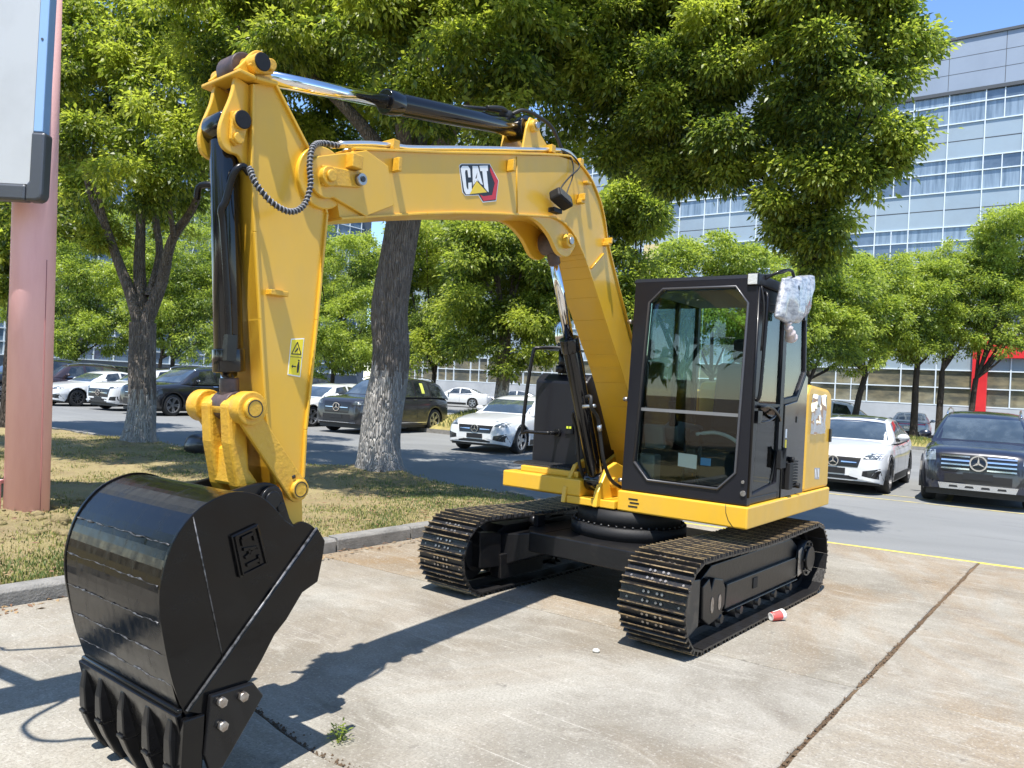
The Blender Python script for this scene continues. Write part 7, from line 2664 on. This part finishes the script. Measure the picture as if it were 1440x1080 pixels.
# --- smaller trees across the road
GB = "trees across the road"
for name, lab, base, bl, r, h, n, seed, mats, bk in (
    ("broadleaf_tree", "tall hazy tree filling the gap left of the forked trunk, far behind the cars", (-27.0, 46.0, 0.0), B_f1, 0.14, 2.2, 26000, 53, LEAF_B, BARKD),
    ("broadleaf_tree", "far tree between the forked trunk and the yellow stick", (-20.5, 46.0, 0.0), B_f2, 0.14, 2.2, 26000, 54, LEAF_B, BARKD),
    ("broadleaf_tree", "far pale green tree low behind the white car by the stick", (-13.0, 46.0, 0.0), B_f3, 0.14, 2.2, 24000, 55, LEAF_B, BARKD),
    ("broadleaf_tree", "far tree peeping right of the limewashed trunk above the distant white car", (-6.0, 44.0, 0.0), B_f4, 0.14, 2.2, 24000, 56, LEAF_B, BARKD),
    ("broadleaf_tree", "far pale tree filling the gap behind the leaning tree and the engine hood", (13.6, 38.5, 0.0), B_f5, 0.14, 2.4, 20000, 57, LEAF_B, BARKD),
    ("broadleaf_tree", "low lime green tree behind the parked cars, next to the pink post", (-21.0, 38.0, 0.1), B_bl1, 0.12, 1.9, 26000, 41, LEAF_B, BARKD),
    ("broadleaf_tree", "green tree behind the parked cars, seen right of the forked trunk", (-17.0, 39.5, 0.1), B_bl2, 0.14, 2.0, 30000, 42, LEAF_B, BARKD),
    ("broadleaf_tree", "bright green tree between the yellow stick and the limewashed trunk", (-8.6, 37.8, 0.1), B_bl3, 0.13, 1.9, 30000, 43, LEAF_B, BARKD),
    ("broadleaf_tree", "round green tree just right of the limewashed trunk, behind the dark hatchback", (-3.2, 32.0, 0.1), B_bl4, 0.13, 1.9, 26000, 44, LEAF_A, BARKD),
    ("broadleaf_tree", "dark dense tree with a pale trunk behind the white car under the boom", (-0.35, 28.0, 0.6), B_cone, 0.27, 3.2, 52000, 45, LEAF_A, BARK),
    ("broadleaf_tree", "tall narrow tree seen between the boom and the cab roof", (3.3, 21.6, 0.1), B_bk, 0.14, 2.2, 20000, 46, LEAF_A, BARKD),
    ("broadleaf_tree", "sunlit tree rising behind the cab roof", (7.6, 30.4, 0.1), B_bc1, 0.13, 2.3, 30000, 47, LEAF_B, BARKD),
    ("broadleaf_tree", "sunlit tree behind the wrapped mirror, right of the cab", (11.6, 31.2, 0.1), B_bc2, 0.13, 2.3, 26000, 48, LEAF_B, BARKD),
    ("broadleaf_tree", "leaning tree that forks low above the white saloon", (15.2, 35.2, 0.2), B_r1, 0.16, 2.9, 22000, 49, LEAF_B, BARKD),
    ("broadleaf_tree", "straight dark trunked tree in front of the silver car", (18.3, 36.0, 0.2), B_r2, 0.17, 3.4, 22000, 50, LEAF_B, BARKD),
    ("broadleaf_tree", "tree between the silver car's trunk and the red portal", (19.45, 36.0, 0.2), B_r3, 0.16, 3.2, 22000, 51, LEAF_B, BARKD),
    ("broadleaf_tree", "tree reaching in front of the red portal above the dark sport utility", (20.6, 35.6, 0.2), B_r4, 0.15, 2.9, 30000, 52, LEAF_B, BARKD),
):
    lean = {49: (0.5, 0.0), 52: (0.2, 0)}.get(seed, (0.05, 0.05))
    sz = {45: 0.12, 46: 0.11}.get(seed, 0.115)
    n = int(n * 1.9)
    bl = [(b[0], b[1], b[2], b[3] * 1.12, b[4] * 1.12, b[5] * 1.12) for b in bl] if seed in (47, 48, 49, 50, 51, 52) else bl
    wash = 0.9 if seed == 45 else None
    tree(name, lab, base, auto_limbs(base, bl, r, h, seed, lean), bl, n, sz, mats, seed, bk, GB, 0.26, 0.5, wash=wash, shell=0.5)
# --- what stands round the yard outside the picture (seen in the paint and the glass)
for k, (x, y, hgt, rr) in enumerate(((-13.5, -2.0, 7.5, 3.0), (-15.0, -9.0, 8.0, 3.2), (-9.0, -13.5, 7.5, 3.0), (-2.0, -15.0, 8.0, 3.2), (6.0, -14.0, 7.0, 3.0), (13.0, -9.5, 7.5, 3.0), (-16.0, 4.5, 7.0, 2.6))):
    bl = [(x + rr * 0.55 * math.cos(a), y + rr * 0.55 * math.sin(a), hgt * (0.52 + 0.16 * (i % 3)), rr * 0.62, rr * 0.62, rr * 0.55) for i, a in enumerate([0.3, 1.4, 2.5, 3.6, 4.7, 5.8])]
    tree("yard_tree", "tree behind the viewer on the far side of the yard", (x, y, -0.02), auto_limbs((x, y, 0), bl, 0.17, 2.3, 60 + k), bl, 5200, 0.34, LEAF_B, 60 + k, BARKD, "trees behind the viewer", 0.4, 0.5)
# ------------------------------------------------------------------ post, sign and small things
PINK = mat("pink_post_paint", (0.93, 0.54, 0.53), 0.55, vary=(1.8, (0.86, 0.47, 0.46), 0.42, 0.66, (3, 3, 0.5)), coat=0.0, bump=(30.0, 0.08))
SIGNW = mat("sign_sheet", (0.44, 0.455, 0.46), 0.4, vary=(0.9, (0.38, 0.39, 0.395), 0.45, 0.7))
SIGNF = mat("sign_frame", (0.085, 0.09, 0.10), 0.38, metal=0.3, bump=(40, 0.05))
SIGNB = mat("sign_blue_edge", (0.25, 0.40, 0.62), 0.4)
pb = (-4.88, 8.1, 0.08)
post = thing("sign_post", "thick pink steel post standing in the dry grass and carrying a white sign", "post", pb)
m = MB()
lean = 0.028
m.cyl((0, 0, -0.2), (0, 0, 7.0), 0.205, 0.195, n=44)
po = m.build("pole", PINK, post)
post.rotation_euler = (0, R(-1.6), 0)
m = MB()
m.box((-0.24, -0.16, 0.0), (-0.205, -0.09, 0.34))
m.box((-0.25, -0.18, 0.33), (-0.195, -0.07, 0.37))
m.build("door_flange", PINK, post, bevel=0.004)
m = MB()
m.tube(smooth_path([(0.188, -0.083, 0.0), (0.187, -0.081, 1.5), (0.186, -0.079, 2.6)], 3), 0.004, n=5)
m.build("seam", mat("pink_seam", (0.42, 0.16, 0.15), 0.6), post)
sign = thing("sign_board", "white sign board with rounded dark corner and pale blue edge on the pink post", "sign", (-4.57, 7.62, 3.18), 0.0)
m = MB()
m.box((-3.0, -0.05, 0.16), (-0.125, 0.05, 3.6))
m.build("panel", SIGNW, sign)
m = MB()
m.box((-3.0, -0.07, 0.0), (-0.16, 0.07, 0.158))
m.prism([(-0.16, 0.0), (-0.06, 0.0), (-0.015, 0.02), (0.0, 0.07), (0.0, 0.66), (-0.135, 0.66), (-0.135, 0.19), (-0.16, 0.158)], -0.071, 0.071, 'y')
m.build("corner_frame", SIGNF, sign, bevel=0.025)
m = MB()
m.box((-0.12, -0.06, 0.662), (-0.03, 0.06, 3.6))
m.build("edge_profile", SIGNB, sign, bevel=0.01)
m = MB()
m.cyl((-0.08, -0.066, 1.55), (-0.08, -0.06, 1.55), 0.012, n=10)
m.build("rivet", SIGNF, sign)

# paper cup lying by the track
cup = thing("paper_cup", "red and white paper cup lying on its side by the near track", "cup", (2.07, 5.95, 0.0), R(205))
m = MB()
prof = [(-0.062, 0.0), (-0.062, 0.040), (0.055, 0.030), (0.055, 0.0)]
tilt = Matrix.Translation((0, 0, 0.041)) @ Matrix.Rotation(R(5), 4, 'Y')
N = 28
vs = []
for (x, r) in ((-0.062, 0.0385), (-0.064, 0.0415), (-0.058, 0.0415), (-0.035, 0.0385), (0.028, 0.0325), (0.055, 0.030), (0.055, 0.026), (0.050, 0.0)):
    for i in range(N):
        t = 2 * math.pi * i / N
        vs.append(tilt @ Vector((x, r * math.cos(t), r * math.sin(t))))
fs, mis = [], []
for k in range(7):
    for i in range(N):
        j = (i + 1) % N
        fs.append((k * N + i, k * N + j, (k + 1) * N + j, (k + 1) * N + i))
m.add(vs, fs, 0, True)
for k in range(7):
    for i in range(N):
        m.mi[k * N + i] = 1 if k in (3, 4) and not (k == 3 and 6 < i < 14) else 0
m.build("cup_wall", [mat("cup_white", (0.78, 0.77, 0.74), 0.5), mat("cup_red", (0.60, 0.09, 0.08), 0.5)], cup)
m = MB()
vs = [tilt @ Vector((-0.050, 0.0385 * math.cos(2 * math.pi * i / N), 0.0385 * math.sin(2 * math.pi * i / N))) for i in range(N)]
m.add(vs, [list(range(N))])
m.build("lid", mat("cup_lid", (0.70, 0.69, 0.66), 0.4), cup)

# weed in the joint
wd = thing("weed", "small green weed growing in the crack beside the bucket", "plant", (-0.70, 3.62, -0.02))
r_ = np.random.default_rng(5)
v, f, mi = [], [], []
for k in range(110):
    a = r_.uniform(0, 2 * np.pi)
    d = r_.uniform(0.0, 0.055)
    z = r_.uniform(0.01, 0.085)
    p = np.array([d * math.cos(a), d * math.sin(a) * 1.3, z])
    dr = np.array([math.cos(a), math.sin(a), r_.uniform(-0.2, 0.9)])
    dr /= np.linalg.norm(dr)
    sd = np.cross(dr, [0.2, 0.1, 1.0])
    sd /= np.linalg.norm(sd)
    L, W = r_.uniform(0.012, 0.026), r_.uniform(0.004, 0.008)
    o = len(v)
    v += [p, p + dr * L * .5 + sd * W, p + dr * L, p + dr * L * .5 - sd * W]
    f.append([o, o + 1, o + 2, o + 3])
    mi.append(int(r_.random() > 0.6))
o = np_mesh("leaf", np.array(v), np.array(f), [LEAF_B[0], LEAF_B[1]], wd, mi=np.array(mi))
o["kind"] = "stuff"
m = MB()
for k in range(9):
    a = 2 * math.pi * k / 9
    m.tube([(0, 0, 0), (0.015 * math.cos(a), 0.02 * math.sin(a), 0.04), (0.04 * math.cos(a), 0.05 * math.sin(a), 0.075)], 0.0016, n=4)
m.build("stem", LEAF_B[2], wd)

# pebble on the slab
m = MB()
m.sphere((0, 0, 0.012), 0.022, 10, 7, 0, (1.1, 0.9, 0.6))
o = m.build("pebble", mat("pale_stone", (0.62, 0.60, 0.55), 0.8))
o.location = (0.62, 5.02, 0.0)
tag(o, "small pale pebble on the concrete ahead of the near track", "pebble")

# dark sack behind the stick
m = MB()
vs, fs = [], []
n_, k_ = 18, 14
for j in range(k_ + 1):
    ph = math.pi * j / k_
    for i in range(n_):
        th = 2 * math.pi * i / n_
        w = 1 + 0.10 * mnoise.noise((math.cos(th) * 1.5, math.sin(th) * 1.5, ph * 1.2))
        vs.append((0.42 * w * math.sin(ph) ** 0.8 * math.cos(th), 0.26 * w * math.sin(ph) ** 0.8 * math.sin(th), 0.20 + 0.21 * w * math.cos(ph)))
for j in range(k_):
    for i in range(n_):
        fs.append((j * n_ + i, (j + 1) * n_ + i, (j + 1) * n_ + (i + 1) % n_, j * n_ + (i + 1) % n_))
m.add(vs, fs, 0, True)
o = m.build("plastic_sack", mat("black_plastic", (0.016, 0.016, 0.018), 0.35, coat=0.3, bump=(12, 0.3)))
o.location = (-5.72, 14.9, 0.05)
o.rotation_euler = (0, 0, R(-20))
tag(o, "black bulging plastic sack on the grass behind the yellow stick", "sack")

# clods by the post
m = MB()
cr_ = random.Random(8)
for k in range(160):
    p = (pb[0] + cr_.gauss(0.3, 0.8), pb[1] + cr_.gauss(-0.3, 0.55))
    d = Vector((p[0], p[1], 0)) - O_K
    g_, h_ = d.dot(GD), d.dot(HD)
    if not inside_island(g_, h_):
        continue
    s = abs(cr_.gauss(0.02, 0.02)) + 0.008
    m.sphere((p[0], p[1], island_z(g_, h_) + s * 0.2), s, 6, 4, 0, (1.2, 1.0, 0.7))
o = m.build("soil_clods", SOIL)
o["kind"] = "stuff"

# raised bed behind the white saloon
bedm = soil_mat("bed_soil", (0.30, 0.25, 0.10), (0.42, 0.36, 0.12), (0.16, 0.17, 0.06))


def bed(nm, pts, zc, seed, hump):
    """a kerbed planting bed with a rounded top"""
    m = MB()
    c = Vector((sum(p[0] for p in pts) / len(pts), sum(p[1] for p in pts) / len(pts)))
    rings = 9
    vs = []
    n = len(pts)
    for k in range(rings + 1):
        f_ = 1 - k / rings
        for p in pts:
            q = c + (Vector(p) - c) * f_
            z = 0.12 + hump * (1 - f_ ** 2) + 0.10 * hump * mnoise.noise((q.x * 0.8, q.y * 0.8, seed)) * (1 if k else 0)
            vs.append((q.x, q.y, z))
    fs = []
    for k in range(rings):
        for i in range(n):
            j = (i + 1) % n
            fs.append((k * n + i, k * n + j, (k + 1) * n + j, (k + 1) * n + i))
    m.add(vs, fs, 0, True)
    o = m.build(nm, bedm)
    tag(o, kind="structure")
    kb = MB()
    for i in range(n):
        a, b = Vector((*pts[i], 0)), Vector((*pts[(i + 1) % n], 0))
        d = (b - a).normalized()
        nn_ = Vector((d.y, -d.x, 0)) * 0.14
        kb.add([(a.x, a.y, -0.05), (b.x, b.y, -0.05), (b.x, b.y, 0.12), (a.x, a.y, 0.12), (a.x + nn_.x, a.y + nn_.y, -0.05), (b.x + nn_.x, b.y + nn_.y, -0.05), (b.x + nn_.x, b.y + nn_.y, 0.13), (a.x + nn_.x, a.y + nn_.y, 0.13)],
               [(4, 5, 6, 7), (3, 2, 6, 7)[::-1], (0, 3, 7, 4), (1, 5, 6, 2)])
    ko = kb.build(nm + "_kerb", KERBM)
    tag(ko, kind="structure")


def loop_pts(cx, cy, a, b, ang, n=28, pw=0.6):
    out = []
    for i in range(n):
        t = 2 * math.pi * i / n
        x = a * math.copysign(abs(math.cos(t)) ** pw, math.cos(t))
        y = b * math.copysign(abs(math.sin(t)) ** pw, math.sin(t))
        out.append((cx + x * math.cos(ang) - y * math.sin(ang), cy + x * math.sin(ang) + y * math.cos(ang)))
    return out


bed("planting_bed", loop_pts(0.6, 29.2, 4.2, 3.2, R(55)), 0, 2.0, 0.75)
bed("planting_bed", loop_pts(17.2, 34.8, 9.5, 3.2, R(-36)), 0, 5.0, 0.15)
bl_pts, bl_mi = [], []
br_ = random.Random(31)
for (cx, cy, a_, b_, hump, n_, ang) in ((0.6, 29.2, 4.1, 3.1, 0.75, 9000, R(55)), (17.2, 34.8, 9.4, 3.1, 0.15, 9000, R(-36)), (9.6, 21.8, 2.2, 0.5, 0.0, 1500, R(57))):
    for k in range(n_):
        t, rr = br_.uniform(0, 2 * math.pi), math.sqrt(br_.random())
        x, y = a_ * rr * math.cos(t), b_ * rr * math.sin(t)
        bl_pts.append((cx + x * math.cos(ang) - y * math.sin(ang), cy + x * math.sin(ang) + y * math.cos(ang), 0.11 * (hump > 0) + hump * (1 - rr * rr) - 0.02))
        bl_mi.append(0 if br_.random() > 0.6 else 1)
blades("bed_grass", np.array(bl_pts), 0.08, 0.26, np.array(bl_mi), 9, 0.014)

# an added gantry just outside the left edge; there only to cast shadows
caster = thing("shadow_blocker", "added unseen gantry with hanging hoses, outside the left edge of the view", "blocker", (-3.5, 1.85, 0.0))


def gp_(*pts):
    return [(x + 3.5, y - 1.85, z) for x, y, z in pts]


m = MB()
a_, b_ = Vector((-3.9, 1.45, 2.4)), Vector((-2.37, 3.12, 2.4))
d_ = (b_ - a_).normalized()
n_v = Vector((-d_.y, d_.x, 0)) * 0.15
vs = []
for z in (2.28, 2.5):
    for q in (a_ - n_v, b_ - n_v, b_ + n_v, a_ + n_v):
        vs.append((q.x + 3.5, q.y - 1.85, z))
m.add(vs, [(0, 3, 2, 1), (4, 5, 6, 7), (0, 1, 5, 4), (1, 2, 6, 5), (2, 3, 7, 6), (3, 0, 4, 7)])
m.build("beam", SIGNF, caster, bevel=0.01)
m = MB()
m.box((-0.09, -0.09, 0.0), (0.09, 0.09, 2.279))
m.box((-0.25, -0.25, 0.0), (0.25, 0.25, 0.02))
m.build("post", SIGNF, caster)
m = MB()
m.tube(gp_((-3.3, 3.42, 2.42), (-2.62, 3.02, 2.42)), 0.05, n=8)
m.build("brace", SIGNF, caster)
m = MB()
m.tube(smooth_path(gp_((-3.3, 3.45, 2.4), (-3.11, 3.53, 2.4), (-3.03, 3.5, 2.4), (-2.72, 3.62, 2.4), (-2.52, 3.72, 2.4)), 5), 0.014, n=6)
m.build("hose", RUB, caster)
m = MB()
m.tube(smooth_path(gp_((-1.97, 2.50, 2.4), (-2.08, 2.48, 2.4), (-2.15, 2.45, 2.4), (-2.26, 2.46, 2.4), (-2.37, 2.56, 2.4), (-2.39, 2.67, 2.4), (-2.38, 2.76, 2.4), (-2.36, 2.9, 2.4), (-2.42, 3.0, 2.4)), 5), 0.014, n=6)
m.build("hose", RUB, caster)

for o in [o for o in bpy.data.objects if o.type == 'MESH' and o.name.split(".")[0] in ("lower_intake", "wrapped_mirror")]:
    split_pieces(o)

# dry leaves scattered on the grass and along the kerb
lv = random.Random(77)
P_, F_ = [], []
while len(F_) < 3200:
    h_ = -0.05 - 9.5 * lv.random() ** 1.2
    g_ = lv.uniform(-3.5, 7.0)
    if lv.random() < 0.12:
        h_ = lv.uniform(0.0, 0.22)
    elif not inside_island(g_, h_):
        continue
    p = gh(g_, h_, 0)
    z = 0.012 if h_ > 0 else island_z(g_, h_) + lv.uniform(0.006, 0.03)
    if -0.15 < h_ <= 0:
        z = 0.135
    a, L_, W_ = lv.uniform(0, 6.283), lv.uniform(0.018, 0.042), lv.uniform(0.007, 0.014)
    c, s_ = math.cos(a), math.sin(a)
    o_ = len(P_)
    P_ += [(p.x - c * L_, p.y - s_ * L_, z), (p.x - s_ * W_, p.y + c * W_, z + lv.uniform(0, 0.012)), (p.x + c * L_, p.y + s_ * L_, z + lv.uniform(0, 0.01)), (p.x + s_ * W_, p.y - c * W_, z + lv.uniform(0, 0.012))]
    F_.append((o_, o_ + 3, o_ + 2, o_ + 1))
o = np_mesh("fallen_leaves", np.array(P_), np.array(F_), [GRS[3], mat("fallen_leaf_tan", (0.27, 0.18, 0.09), 0.7)], mi=np.array([lv.randint(0, 1) for _ in F_]))
o["kind"] = "stuff"
